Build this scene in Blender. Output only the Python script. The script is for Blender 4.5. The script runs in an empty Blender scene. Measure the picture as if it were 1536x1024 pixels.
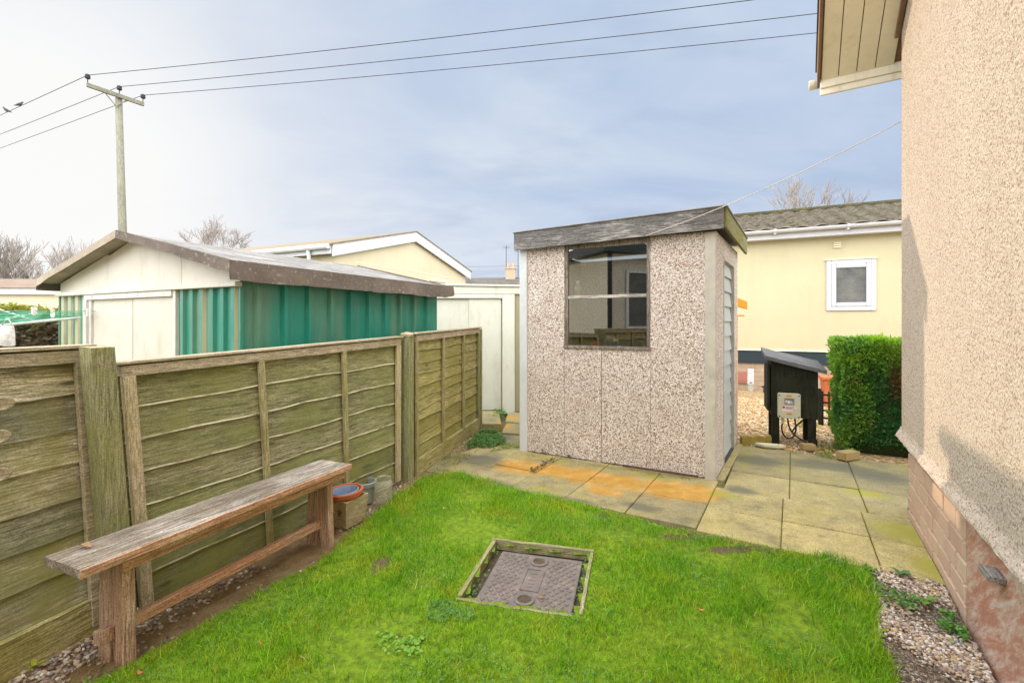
import bpy, bmesh, math, random
import numpy as np
from mathutils import Vector, Matrix, noise as mnoise

random.seed(7)
rng = np.random.default_rng(11)
scene = bpy.context.scene
COL = scene.collection
R = math.radians
F, HZ, CX, CAMZ = 700.0, 484.0, 768.0, 1.32     # focal length in photo pixels, horizon row, centre column, eye height


def G(x, y, z=0.0):                               # photo pixel -> point of the ground (or of the level z)
    d = F * (CAMZ - z) / (y - HZ)
    return Vector(((x - CX) / F * d, d, z))


def P(x, y, d):                                   # photo pixel + distance -> point
    return Vector(((x - CX) / F * d, d, CAMZ - (y - HZ) / F * d))


# ------------------------------------------------------------------ materials
class NT:
    def __init__(s, name):
        s.m = bpy.data.materials.new(name)
        s.m.use_nodes = True
        s.t = s.m.node_tree
        s.b = s.t.nodes['Principled BSDF']
        s.out = s.t.nodes['Material Output']
        s.tc = s.t.nodes.new('ShaderNodeTexCoord')

    def n(s, typ, **kw):
        nd = s.t.nodes.new('ShaderNode' + typ)
        for k, v in kw.items():
            setattr(nd, k, v)
        return nd

    def set(s, sock, v):
        if hasattr(v, 'is_output') or isinstance(v, bpy.types.NodeSocket):
            s.t.links.new(v, sock)
        else:
            if isinstance(v, (tuple, list)) and len(v) == 3 and sock.type == 'RGBA':
                v = (*v, 1)
            sock.default_value = v

    def co(s, scale=(1, 1, 1), rot=(0, 0, 0), loc=(0, 0, 0)):
        mp = s.n('Mapping')
        s.t.links.new(s.tc.outputs['Object'], mp.inputs['Vector'])
        mp.inputs['Scale'].default_value = scale
        mp.inputs['Rotation'].default_value = rot
        mp.inputs['Location'].default_value = loc
        return mp.outputs[0]

    def noise(s, scale, detail=4, rough=0.55, vec=None, dist=0.0, out='Fac'):
        nd = s.n('TexNoise')
        s.t.links.new(vec if vec is not None else s.tc.outputs['Object'], nd.inputs['Vector'])
        nd.inputs['Scale'].default_value = scale
        nd.inputs['Detail'].default_value = detail
        nd.inputs['Roughness'].default_value = rough
        nd.inputs['Distortion'].default_value = dist
        return nd.outputs[out]

    def vor(s, scale, feature='F1', vec=None, out='Distance', rnd=1.0):
        nd = s.n('TexVoronoi', feature=feature)
        s.t.links.new(vec if vec is not None else s.tc.outputs['Object'], nd.inputs['Vector'])
        nd.inputs['Scale'].default_value = scale
        nd.inputs['Randomness'].default_value = rnd
        return nd.outputs[out]

    def ramp(s, fac, stops, interp='LINEAR'):
        nd = s.n('ValToRGB')
        s.t.links.new(fac, nd.inputs['Fac'])
        cr = nd.color_ramp
        cr.interpolation = interp
        while len(cr.elements) < len(stops):
            cr.elements.new(0.5)
        for e, (p, c) in zip(cr.elements, stops):
            e.position = p
            if not isinstance(c, (tuple, list)):
                c = (c, c, c)
            e.color = (*c[:3], 1)
        return nd.outputs['Color']

    def mix(s, fac, a, b, blend='MIX'):
        nd = s.n('Mix', data_type='RGBA', blend_type=blend)
        s.set(nd.inputs[0], fac)
        s.set(nd.inputs[6], a)
        s.set(nd.inputs[7], b)
        return nd.outputs[2]

    def math(s, op, a, b=0.0, clamp=False):
        nd = s.n('Math', operation=op, use_clamp=clamp)
        s.set(nd.inputs[0], a)
        s.set(nd.inputs[1], b)
        return nd.outputs[0]

    def attr(s, name, out='Color'):
        nd = s.n('Attribute', attribute_name=name)
        return nd.outputs[out]

    def sep(s, c, ch):
        nd = s.n('SeparateColor')
        s.t.links.new(c, nd.inputs[0])
        return nd.outputs[ch]

    def bump(s, h, strength=0.5, distance=0.01, prev=None):
        nd = s.n('Bump')
        s.t.links.new(h, nd.inputs['Height'])
        nd.inputs['Strength'].default_value = strength
        nd.inputs['Distance'].default_value = distance
        if prev is not None:
            s.t.links.new(prev, nd.inputs['Normal'])
        return nd.outputs[0]

    def fin(s, col, rough=0.8, normal=None, metal=0.0, spec=0.35, **kw):
        s.set(s.b.inputs['Base Color'], col)
        s.set(s.b.inputs['Roughness'], rough)
        s.set(s.b.inputs['Metallic'], metal)
        s.b.inputs['Specular IOR Level'].default_value = spec
        if normal is not None:
            s.t.links.new(normal, s.b.inputs['Normal'])
        for k, v in kw.items():
            s.set(s.b.inputs[k], v)
        return s.m


def plain(name, col, rough=0.6, var=0.12, scale=6.0, bump=0.15, spec=0.35, dirt=None, metal=0.0, bscale=60):
    t = NT(name)
    n1 = t.noise(scale, 6, 0.65)
    lo = tuple(c * (1 - var) for c in col)
    hi = tuple(min(1, c * (1 + var)) for c in col)
    c = t.ramp(n1, [(0.3, lo), (0.7, hi)])
    if dirt is not None:
        n2 = t.noise(scale * 2.3, 8, 0.7, t.co((1, 1, 0.35)))
        c = t.mix(t.ramp(n2, [(0.52, 0.0), (0.72, 0.75)]), c, dirt)
    nrm = t.bump(t.noise(bscale, 5, 0.6), bump, 0.004)
    return t.fin(c, rough, nrm, metal, spec)


def wood(name, dark, mid, pale, axis='x', algae=None, alg_amt=0.5, tint=False, pale_amt=0.5, gs=1.0, rough=0.85):
    t = NT(name)
    s1 = {'x': (2.2, 48, 48), 'z': (48, 48, 2.2), 'y': (48, 2.2, 48)}[axis]
    s1 = tuple(v * gs for v in s1)
    s2 = tuple(v * 3.3 for v in s1)
    v1, v2 = t.co(s1), t.co(s2)
    g1 = t.noise(1.0, 5, 0.6, v1, 0.7)
    g2 = t.noise(1.0, 4, 0.7, v2, 0.3)
    big = t.noise(5.0, 7, 0.72, t.co(tuple(1.0 if v > 10 else 0.35 for v in s1)))
    c = t.ramp(g1, [(0.25, dark), (0.5, mid), (0.75, tuple(min(1, v * 1.25) for v in mid))])
    wear = t.math('MULTIPLY', t.ramp(big, [(0.46, 0.0), (0.58, 1.0)]), t.ramp(g2, [(0.38, 0.0), (0.56, 1.0)]))
    c = t.mix(t.math('MULTIPLY', wear, pale_amt, True), c, pale)
    c = t.mix(t.ramp(g2, [(0.32, 0.7), (0.56, 0.0)]), c, tuple(d * 0.5 for d in dark))
    fl = t.noise(1.0, 3, 0.6, t.co(tuple(v * 2.4 for v in s1), loc=(5, 2, 3)), 0.4)
    c = t.mix(t.ramp(fl, [(0.465, 0.0), (0.5, 0.75), (0.535, 0.0)]), c, tuple(d * 0.35 for d in dark))
    c = t.mix(1.0, c, t.ramp(t.noise(150, 3, 0.7), [(0.3, 0.62), (0.7, 1.38)]), 'MULTIPLY')
    if algae is not None:
        a = t.noise(3.7, 8, 0.78, t.co((0.7, 0.7, 1.4), loc=(3, 1, 7)))
        c = t.mix(t.ramp(a, [(0.42, 0.0), (0.66, alg_amt)]), c, algae)
    if tint:
        k = t.attr('mask')
        c = t.mix(1.0, c, t.mix(t.sep(k, 0), (0.72, 0.72, 0.72), (1.3, 1.25, 1.15)), 'MULTIPLY')
        c = t.mix(t.math('MULTIPLY', t.sep(k, 1), t.ramp(t.noise(9, 5, 0.7, t.co((1, 1, 4))), [(0.34, 0.0), (0.55, 1.0)])), c, tuple(min(0.85, v * 1.35) for v in pale))
        kn = t.vor(1.0, vec=t.co((2.6, 9, 9), loc=(0.3, 0.1, 0.2)))
        c = t.mix(t.ramp(kn, [(0.05, 0.75), (0.085, 0.45), (0.11, 0.0)]), c, (0.07, 0.05, 0.03))
        if algae is not None:
            c = t.mix(t.math('MULTIPLY', t.sep(k, 2), t.ramp(t.noise(5, 5, 0.7), [(0.35, 0.1), (0.62, 1.0)])), c, algae)
    h = t.math('ADD', g1, t.math('MULTIPLY', g2, 0.5))
    return t.fin(c, rough, t.bump(h, 0.55, 0.004), spec=0.2)


def aggregate(name):
    t = NT(name)
    v = t.co()
    n = t.noise(40, 2, 0.5, out='Color')
    nd = t.n('VectorMath', operation='MULTIPLY_ADD')
    t.t.links.new(n, nd.inputs[0]); nd.inputs[1].default_value = (0.012,) * 3; t.t.links.new(v, nd.inputs[2])
    vv = nd.outputs[0]
    rc = t.sep(t.vor(124, vec=vv, out='Color'), 0)
    c = t.ramp(rc, [(0.0, (0.13, 0.085, 0.065)), (0.07, (0.30, 0.155, 0.10)), (0.17, (0.45, 0.29, 0.21)), (0.28, (0.54, 0.44, 0.36)),
                    (0.43, (0.66, 0.58, 0.51)), (0.62, (0.79, 0.73, 0.67)), (0.80, (0.88, 0.85, 0.81))], 'CONSTANT')
    e = t.vor(124, 'DISTANCE_TO_EDGE', vv)
    c = t.mix(t.ramp(e, [(0.0, 0.9), (0.09, 0.0)]), c, (0.36, 0.29, 0.245))
    c = t.mix(t.ramp(t.noise(2.2, 5, 0.6), [(0.35, 0.22), (0.65, 0.0)]), c, (0.30, 0.25, 0.2))
    h = t.ramp(t.vor(124, vec=vv), [(0.0, 1.0), (0.6, 0.0)])
    return t.fin(c, 0.75, t.bump(h, 0.75, 0.006), spec=0.3)


def roughcast(name):
    t = NT(name)
    n1 = t.noise(70, 5, 0.68, dist=0.4)
    v1 = t.vor(98, 'SMOOTH_F1')
    h = t.math('SUBTRACT', t.math('MULTIPLY', n1, 1.5), t.math('MULTIPLY', v1, 0.8))
    big = t.noise(2.2, 8, 0.7, t.co((1, 1, 0.5)))
    c = t.ramp(big, [(0.3, (0.61, 0.50, 0.40)), (0.7, (0.68, 0.57, 0.465))])
    rc = t.sep(t.vor(150, out='Color'), 1)
    c = t.mix(t.ramp(rc, [(0.0, 0.0), (0.72, 0.0), (0.73, 0.55), (1.0, 0.35)], 'CONSTANT'), c, (0.70, 0.62, 0.53))
    c = t.mix(t.ramp(rc, [(0.0, 0.75), (0.16, 0.0)], 'CONSTANT'), c, (0.34, 0.235, 0.165))
    pit = t.ramp(t.noise(46, 5, 0.66, dist=0.8), [(0.36, 0.7), (0.43, 0.0)])
    c = t.mix(pit, c, (0.30, 0.205, 0.14))
    return t.fin(c, 0.9, t.bump(h, 0.95, 0.011), spec=0.2)


def slab_mat(name):
    t = NT(name)
    k = t.attr('mask'); st = t.attr('stain')
    n1 = t.noise(5.5, 11, 0.78); n2 = t.noise(75, 5, 0.75); n3 = t.noise(2.0, 6, 0.7, t.co(loc=(4, 9, 0)))
    c = t.ramp(n1, [(0.28, (0.19, 0.16, 0.085)), (0.5, (0.345, 0.295, 0.155)), (0.74, (0.49, 0.42, 0.22))])
    c = t.mix(1.0, c, t.mix(t.sep(k, 0), (0.62, 0.64, 0.70), (1.5, 1.42, 1.12)), 'MULTIPLY')
    c = t.mix(t.ramp(n2, [(0.34, 0.6), (0.52, 0.0)]), c, (0.10, 0.085, 0.055))
    c = t.mix(1.0, c, t.ramp(t.noise(170, 3, 0.7), [(0.32, 0.6), (0.68, 1.4)]), 'MULTIPLY')
    c = t.mix(t.ramp(t.vor(26, out='Distance'), [(0.07, 0.55), (0.12, 0.0)]), c, (0.40, 0.40, 0.33))
    c = t.mix(t.ramp(t.vor(190, out='Color'), [(0.9, 0.0), (0.92, 0.35)]), c, (0.5, 0.46, 0.36))
    warp = t.math('ADD', t.sep(st, 0), t.math('MULTIPLY', t.math('SUBTRACT', t.noise(9, 12, 0.82), 0.5), 1.7))
    c = t.mix(t.ramp(t.noise(3.3, 10, 0.78, t.co(loc=(7, 3, 1))), [(0.47, 0.0), (0.62, 0.5)]), c, (0.34, 0.285, 0.075))
    c = t.mix(t.ramp(t.noise(4.1, 10, 0.78, t.co(loc=(1, 8, 2))), [(0.52, 0.0), (0.64, 0.55)]), c, (0.12, 0.115, 0.075))
    org = t.ramp(n1, [(0.3, (0.33, 0.16, 0.022)), (0.52, (0.46, 0.25, 0.04)), (0.7, (0.58, 0.40, 0.18))])
    c = t.mix(t.ramp(warp, [(0.2, 0.0), (0.36, 0.55), (0.6, 0.95)]), c, org)
    wg = t.math('ADD', t.sep(st, 1), t.math('MULTIPLY', t.math('SUBTRACT', t.noise(14, 7, 0.75), 0.5), 1.3))
    c = t.mix(t.ramp(wg, [(0.3, 0.0), (0.85, 0.8)]), c, (0.30, 0.285, 0.035))
    wd = t.math('ADD', t.sep(st, 2), t.math('MULTIPLY', t.math('SUBTRACT', n3, 0.5), 0.9))
    c = t.mix(t.ramp(wd, [(0.4, 0.0), (0.8, 0.75)]), c, (0.095, 0.095, 0.07))
    h = t.math('ADD', t.math('MULTIPLY', n2, 0.5), n1)
    return t.fin(c, t.ramp(n1, [(0.3, 0.6), (0.7, 0.85)]), t.bump(h, 0.45, 0.006), spec=0.35)


def colmat(name, rough=0.6, trans=0.0, attr='col', spec=0.3, sss=None):
    t = NT(name)
    c = t.attr(attr)
    if trans > 0:
        d = t.n('BsdfTranslucent'); t.set(d.inputs['Color'], t.mix(1.0, c, (1.25, 1.2, 0.55), 'MULTIPLY'))
        t.fin(c, rough, spec=spec)
        mx = t.n('MixShader'); mx.inputs[0].default_value = trans
        t.t.links.new(t.b.outputs[0], mx.inputs[1]); t.t.links.new(d.outputs[0], mx.inputs[2])
        t.t.links.new(mx.outputs[0], t.out.inputs['Surface'])
        return t.m
    return t.fin(c, rough, spec=spec)


def gravel_mat(name, stops, scale, dirt, damt=0.5):
    t = NT(name)
    rc = t.sep(t.vor(scale, out='Color'), 0)
    c = t.ramp(rc, stops, 'CONSTANT')
    c = t.mix(t.ramp(t.vor(scale, 'DISTANCE_TO_EDGE'), [(0.0, 0.9), (0.16, 0.0)]), c, tuple(v * 0.35 for v in dirt))
    c = t.mix(t.ramp(t.noise(5, 6, 0.7), [(0.42, 0.0), (0.66, damt)]), c, dirt)
    h = t.ramp(t.vor(scale), [(0.0, 1.0), (0.65, 0.0)])
    return t.fin(c, 0.8, t.bump(h, 0.9, 0.008))


def glass(name, tint=(1, 1, 1), refl=0.12, rough=0.0):
    t = NT(name)
    tr = t.n('BsdfTransparent'); t.set(tr.inputs[0], tint)
    gl = t.n('BsdfGlossy'); gl.inputs['Roughness'].default_value = rough
    fr = t.n('Fresnel'); fr.inputs[0].default_value = 1.5
    mx = t.n('MixShader')
    t.t.links.new(t.math('ADD', fr.outputs[0], refl, True), mx.inputs[0])
    t.t.links.new(tr.outputs[0], mx.inputs[1]); t.t.links.new(gl.outputs[0], mx.inputs[2])
    t.t.links.new(mx.outputs[0], t.out.inputs['Surface'])
    return t.m


# ------------------------------------------------------------------ mesh building
class MB:
    def __init__(s, tf=None):
        s.v, s.f, s.mi, s.mask, s.tf, s.cur = [], [], [], [], tf, (0.5, 0, 0)

    def add(s, vs, fs, mi=0, mask=None):
        b = len(s.v)
        for p in vs:
            s.v.append(s.tf(*p) if s.tf else tuple(p))
            s.mask.append(mask if mask is not None else s.cur)
        for f in fs:
            s.f.append(tuple(b + i for i in f)); s.mi.append(mi)
        return s

    def box(s, x0, x1, y0, y1, z0, z1, mi=0):
        v = [(x, y, z) for z in (z0, z1) for y in (y0, y1) for x in (x0, x1)]
        return s.add(v, [(0, 2, 3, 1), (4, 5, 7, 6), (0, 1, 5, 4), (1, 3, 7, 5), (3, 2, 6, 7), (2, 0, 4, 6)], mi)

    def hexa(s, lo, hi, mi=0):                      # two quads, bottom and top, both counter-clockwise
        return s.add(list(lo) + list(hi), [(3, 2, 1, 0), (4, 5, 6, 7)] + [(i, (i + 1) % 4, 4 + (i + 1) % 4, 4 + i) for i in range(4)], mi)

    def prism(s, poly, axis, a0, a1, mi=0):         # polygon extruded along an axis
        n = len(poly)
        def mk(p, a):
            return {'x': (a, p[0], p[1]), 'y': (p[0], a, p[1]), 'z': (p[0], p[1], a)}[axis]
        v = [mk(p, a0) for p in poly] + [mk(p, a1) for p in poly]
        return s.add(v, [tuple(range(n))[::-1], tuple(range(n, 2 * n))] + [(i, (i + 1) % n, n + (i + 1) % n, n + i) for i in range(n)], mi)

    def tube(s, pts, r, n=8, mi=0, cap=True):
        pts = [Vector(p) for p in pts]
        rs = r if isinstance(r, (list, tuple)) else [r] * len(pts)
        v, f = [], []
        up = Vector((0.31, 0.17, 0.93))
        for i, p in enumerate(pts):
            d = (pts[min(i + 1, len(pts) - 1)] - pts[max(i - 1, 0)]).normalized()
            a = d.cross(up)
            if a.length < 0.05:
                a = d.cross(Vector((1, 0, 0)))
            a.normalize(); b = d.cross(a)
            for k in range(n):
                q = 2 * math.pi * k / n
                v.append(tuple(p + (a * math.cos(q) + b * math.sin(q)) * rs[i]))
        for i in range(len(pts) - 1):
            for k in range(n):
                f.append((i * n + k, i * n + (k + 1) % n, (i + 1) * n + (k + 1) % n, (i + 1) * n + k))
        if cap:
            f.append(tuple(range(n))[::-1]); f.append(tuple(range((len(pts) - 1) * n, len(pts) * n)))
        return s.add(v, f, mi)

    def lathe(s, prof, c=(0, 0, 0), n=28, mi=0):
        v, f = [], []
        for (r, z) in prof:
            for k in range(n):
                q = 2 * math.pi * k / n
                v.append((c[0] + r * math.cos(q), c[1] + r * math.sin(q), c[2] + z))
        for i in range(len(prof) - 1):
            for k in range(n):
                f.append((i * n + k, i * n + (k + 1) % n, (i + 1) * n + (k + 1) % n, (i + 1) * n + k))
        if prof[0][0] > 1e-4:
            f.append(tuple(range(n))[::-1])
        if prof[-1][0] > 1e-4:
            f.append(tuple(range((len(prof) - 1) * n, len(prof) * n)))
        return s.add(v, f, mi)

    def sheet(s, fn, nu, nv, mi=0, maskfn=None):    # grid of fn(u, v)
        b = len(s.v)
        for j in range(nv + 1):
            for i in range(nu + 1):
                p = fn(i / nu, j / nv)
                s.v.append(s.tf(*p) if s.tf else tuple(p))
                s.mask.append(maskfn(i / nu, j / nv) if maskfn else s.cur)
        for j in range(nv):
            for i in range(nu):
                q = b + j * (nu + 1) + i
                s.f.append((q, q + 1, q + nu + 2, q + nu + 1)); s.mi.append(mi)
        return s

    def build(s, name, mats, parent=None, bevel=0.0, smooth=False, seg=1, fix=True):
        me = bpy.data.meshes.new(name)
        me.from_pydata(s.v, [], s.f)
        a = me.color_attributes.new('mask', 'FLOAT_COLOR', 'POINT')
        a.data.foreach_set('color', np.array([(*m, 1) for m in s.mask], dtype=np.float32).ravel())
        if not isinstance(mats, (list, tuple)):
            mats = [mats]
        for m in mats:
            me.materials.append(m)
        if len(mats) > 1:
            me.polygons.foreach_set('material_index', s.mi)
        if fix or bevel:
            bm = bmesh.new(); bm.from_mesh(me)
            if fix:
                bmesh.ops.recalc_face_normals(bm, faces=bm.faces)
            if bevel:
                ed = [e for e in bm.edges if len(e.link_faces) == 2 and e.calc_face_angle(0) > 0.6]
                bmesh.ops.bevel(bm, geom=ed, offset=bevel, segments=seg, affect='EDGES', clamp_overlap=True)
            bm.to_mesh(me); bm.free()
        if smooth:
            me.polygons.foreach_set('use_smooth', [True] * len(me.polygons))
        o = bpy.data.objects.new(name, me)
        COL.objects.link(o)
        if parent is not None:
            o.parent = parent
        return o


def tag(o, label=None, cat=None, group=None, kind=None):
    if label: o['label'] = label
    if cat: o['category'] = cat
    if group: o['group'] = group
    if kind: o['kind'] = kind
    return o


def thing(name, label, cat, loc=(0, 0, 0), rz=0.0, group=None):
    o = bpy.data.objects.new(name, None)
    COL.objects.link(o)
    o.empty_display_size = 0.1
    o.location = loc; o.rotation_euler = (0, 0, rz)
    return tag(o, label, cat, group)


def place(o, loc, rz=0.0):
    o.location = loc; o.rotation_euler = (0, 0, rz)
    return o


def copy_tree(o, parent=None):
    c = o.copy(); COL.objects.link(c)
    if parent is not None:
        c.parent = parent
    for ch in list(o.children):
        copy_tree(ch, c)
    return c


def np_mesh(name, verts, faces_flat, loop_tot, mat, col=None, parent=None, smooth=False):
    me = bpy.data.meshes.new(name)
    verts = np.asarray(verts, dtype=np.float32)
    me.vertices.add(len(verts)); me.vertices.foreach_set('co', verts.ravel())
    me.loops.add(len(faces_flat)); me.loops.foreach_set('vertex_index', np.asarray(faces_flat, dtype=np.int32))
    me.polygons.add(len(loop_tot))
    st = np.zeros(len(loop_tot), dtype=np.int32); st[1:] = np.cumsum(loop_tot)[:-1]
    me.polygons.foreach_set('loop_start', st)
    if smooth:
        me.polygons.foreach_set('use_smooth', [True] * len(loop_tot))
    if col is not None:
        a = me.color_attributes.new('col', 'FLOAT_COLOR', 'POINT')
        cc = np.ones((len(verts), 4), dtype=np.float32); cc[:, :3] = col
        a.data.foreach_set('color', cc.ravel())
    me.update(calc_edges=True); me.validate()
    me.materials.append(mat)
    o = bpy.data.objects.new(name, me); COL.objects.link(o)
    if parent is not None:
        o.parent = parent
    return o


def unit(a):
    return a / np.maximum(np.linalg.norm(a, axis=1, keepdims=True), 1e-9)


def leaf_arrays(pos, axis, nrm, ln, wd, col):       # pointed four-cornered leaves
    n = len(pos)
    axis = unit(axis); side = unit(np.cross(axis, nrm)); nn = np.cross(side, axis)
    ln = np.asarray(ln).reshape(-1, 1) * np.ones((n, 1)); wd = np.asarray(wd).reshape(-1, 1) * np.ones((n, 1))
    v = np.empty((n, 4, 3))
    v[:, 0] = pos
    v[:, 1] = pos + axis * ln * 0.5 + side * wd * 0.5 + nn * wd * 0.18
    v[:, 2] = pos + axis * ln
    v[:, 3] = pos + axis * ln * 0.5 - side * wd * 0.5 + nn * wd * 0.18
    f = (np.arange(n)[:, None] * 4 + np.array([[0, 1, 2, 3]])).ravel()
    return v.reshape(-1, 3), f, np.full(n, 4), np.repeat(col, 4, axis=0)


def merge(parts):
    V, Fc, L, C, b = [], [], [], [], 0
    for v, f, l, c in parts:
        V.append(v); Fc.append(f + b); L.append(l); C.append(c); b += len(v)
    return np.concatenate(V), np.concatenate(Fc), np.concatenate(L), np.concatenate(C)


def in_poly(x, y, poly):
    inside = np.zeros(len(x), dtype=bool)
    n = len(poly)
    for i in range(n):
        x1, y1 = poly[i]; x2, y2 = poly[(i + 1) % n]
        if y1 == y2:
            continue
        c = ((y1 > y) != (y2 > y)) & (x < (x2 - x1) * (y - y1) / (y2 - y1) + x1)
        inside ^= c
    return inside


def scatter(poly, n):
    xs = [p[0] for p in poly]; ys = [p[1] for p in poly]
    out = np.zeros((0, 2))
    while len(out) < n:
        q = np.column_stack([rng.uniform(min(xs), max(xs), n * 2), rng.uniform(min(ys), max(ys), n * 2)])
        out = np.concatenate([out, q[in_poly(q[:, 0], q[:, 1], poly)]])
    return out[:n]


def vnoise(p, s, seed=0.0):                        # cheap smooth noise on 2-D points, about 0..1
    return np.array([mnoise.noise((a * s + seed, b * s - seed, seed * 0.7)) for a, b in p]) * 0.5 + 0.5


# ------------------------------------------------------------------ camera, sun and sky
cam = bpy.data.cameras.new('camera')
cam.sensor_width = 36; cam.lens = 36 * F / 1536
cam.shift_y = -(512 - HZ) / 1536
cam.clip_start = 0.05; cam.clip_end = 2000
co = bpy.data.objects.new('camera', cam); COL.objects.link(co)
co.location = (0, 0, CAMZ); co.rotation_euler = (R(90), 0, 0)
scene.camera = co

SAZ, SEL = R(46), R(13.2)
SUN = Vector((-math.sin(SAZ) * math.cos(SEL), math.cos(SAZ) * math.cos(SEL), math.sin(SEL)))
sl = bpy.data.lights.new('sun', 'SUN'); sl.energy = 2.7; sl.angle = R(1.0); sl.color = (1.0, 0.83, 0.62)
so = bpy.data.objects.new('sun', sl); COL.objects.link(so)
so.rotation_euler = (-SUN).to_track_quat('-Z', 'Y').to_euler()
so.location = SUN * 50

w = bpy.data.worlds.new('World'); scene.world = w; w.use_nodes = True
wt = w.node_tree; wt.nodes.clear()


def wn(typ, **kw):
    nd = wt.nodes.new('ShaderNode' + typ)
    for k, v in kw.items():
        setattr(nd, k, v)
    return nd


def wl(a, b):
    if isinstance(a, bpy.types.NodeSocket):
        wt.links.new(a, b)
    else:
        b.default_value = (*a, 1) if isinstance(a, tuple) and b.type == 'RGBA' else a


def wm(op, a, b=0.0, clamp=False):
    nd = wn('Math', operation=op, use_clamp=clamp); wl(a, nd.inputs[0]); wl(b, nd.inputs[1]); return nd.outputs[0]


def wmix(f, a, b, blend='MIX'):
    nd = wn('Mix', data_type='RGBA', blend_type=blend); wl(f, nd.inputs[0]); wl(a, nd.inputs[6]); wl(b, nd.inputs[7]); return nd.outputs[2]


def wramp(f, stops):
    nd = wn('ValToRGB'); wt.links.new(f, nd.inputs[0]); cr = nd.color_ramp
    while len(cr.elements) < len(stops):
        cr.elements.new(0.5)
    for e, (p, c) in zip(cr.elements, stops):
        e.position = p; c = c if isinstance(c, tuple) else (c, c, c); e.color = (*c, 1)
    return nd.outputs[0]


sky = wn('TexSky', sky_type='NISHITA', sun_disc=False)
sky.sun_elevation = SEL; sky.sun_rotation = -SAZ
sky.air_density = 1.0; sky.dust_density = 1.5; sky.ozone_density = 1.5
tc = wn('TexCoord')
sepx = wn('SeparateXYZ'); wt.links.new(tc.outputs['Generated'], sepx.inputs[0])
dx, dy, dz = sepx.outputs
dot = wn('VectorMath', operation='DOT_PRODUCT'); wt.links.new(tc.outputs['Generated'], dot.inputs[0]); dot.inputs[1].default_value = SUN
sd = dot.outputs['Value']
# thin cloud sheet: coordinates on a flat layer overhead
den = wm('ADD', wm('MAXIMUM', dz, 0.0), 0.28)
cx_ = wm('DIVIDE', dx, den); cy_ = wm('DIVIDE', dy, den)
cmb = wn('CombineXYZ'); wl(cx_, cmb.inputs[0]); wl(cy_, cmb.inputs[1])
mp = wn('Mapping'); wt.links.new(cmb.outputs[0], mp.inputs[0]); mp.inputs['Scale'].default_value = (0.55, 1.1, 1); mp.inputs['Rotation'].default_value = (0, 0, R(12))
cn = wn('TexNoise'); wt.links.new(mp.outputs[0], cn.inputs['Vector']); cn.inputs['Scale'].default_value = 1.25; cn.inputs['Detail'].default_value = 7
cn.inputs['Roughness'].default_value = 0.56; cn.inputs['Distortion'].default_value = 0.5
cn2 = wn('TexNoise'); wt.links.new(mp.outputs[0], cn2.inputs['Vector']); cn2.inputs['Scale'].default_value = 3.2; cn2.inputs['Detail'].default_value = 6
cn2.inputs['Roughness'].default_value = 0.55
glow = wm('POWER', wramp(sd, [(0.56, 0.0), (0.82, 0.17), (0.94, 0.46), (0.99, 0.95)]), 1.0)
low = wramp(dz, [(0.0, 1.0), (0.22, 0.45), (0.55, 0.0)])
blue = wmix(wn('Value').outputs[0], (0.40, 0.53, 0.80), (0.40, 0.53, 0.80))
clear = wmix(low, (0.405, 0.53, 0.775), (0.62, 0.72, 0.87))
nish = wmix(1.0, sky.outputs[0], (0.09, 0.09, 0.09), 'MULTIPLY')
clear = wmix(0.06, clear, nish)
white = wmix(low, (0.58, 0.68, 0.83), (0.74, 0.80, 0.90))
dark = (0.425, 0.53, 0.715)
cl = wmix(wramp(cn.outputs['Fac'], [(0.40, 0.0), (0.60, 1.0)]), clear, white)
cl = wmix(wramp(cn2.outputs['Fac'], [(0.50, 0.0), (0.70, 0.7)]), cl, dark)
cl = wmix(glow, cl, (0.985, 0.98, 0.965))
# the sky behind the photographer and overhead is brightened, out of view, as added fill light
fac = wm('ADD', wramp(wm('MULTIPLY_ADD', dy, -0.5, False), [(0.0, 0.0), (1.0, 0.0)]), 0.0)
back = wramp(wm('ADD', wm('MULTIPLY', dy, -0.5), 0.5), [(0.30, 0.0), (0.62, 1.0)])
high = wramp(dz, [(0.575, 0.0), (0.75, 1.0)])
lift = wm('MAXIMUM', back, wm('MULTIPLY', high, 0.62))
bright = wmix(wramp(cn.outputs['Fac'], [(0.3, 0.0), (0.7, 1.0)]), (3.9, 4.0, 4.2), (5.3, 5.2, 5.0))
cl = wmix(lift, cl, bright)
# nothing is seen below the horizon: the ground hides it
below = wn('Math', operation='GREATER_THAN'); wl(dz, below.inputs[0]); below.inputs[1].default_value = -0.02
cl = wmix(below.outputs[0], (0.02, 0.02, 0.02), cl)
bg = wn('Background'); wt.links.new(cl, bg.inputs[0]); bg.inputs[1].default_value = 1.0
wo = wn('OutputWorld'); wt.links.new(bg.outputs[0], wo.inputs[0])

scene.view_settings.view_transform = 'Standard'
scene.view_settings.look = 'None'
scene.view_settings.exposure = 0.0
scene.view_settings.gamma = 1.0
scene.render.engine = 'CYCLES'
scene.cycles.use_denoising = True
scene.cycles.denoising_prefilter = 'NONE'
scene.cycles.use_adaptive_sampling = False
scene.cycles.max_bounces = 6
scene.cycles.transparent_max_bounces = 12

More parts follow.
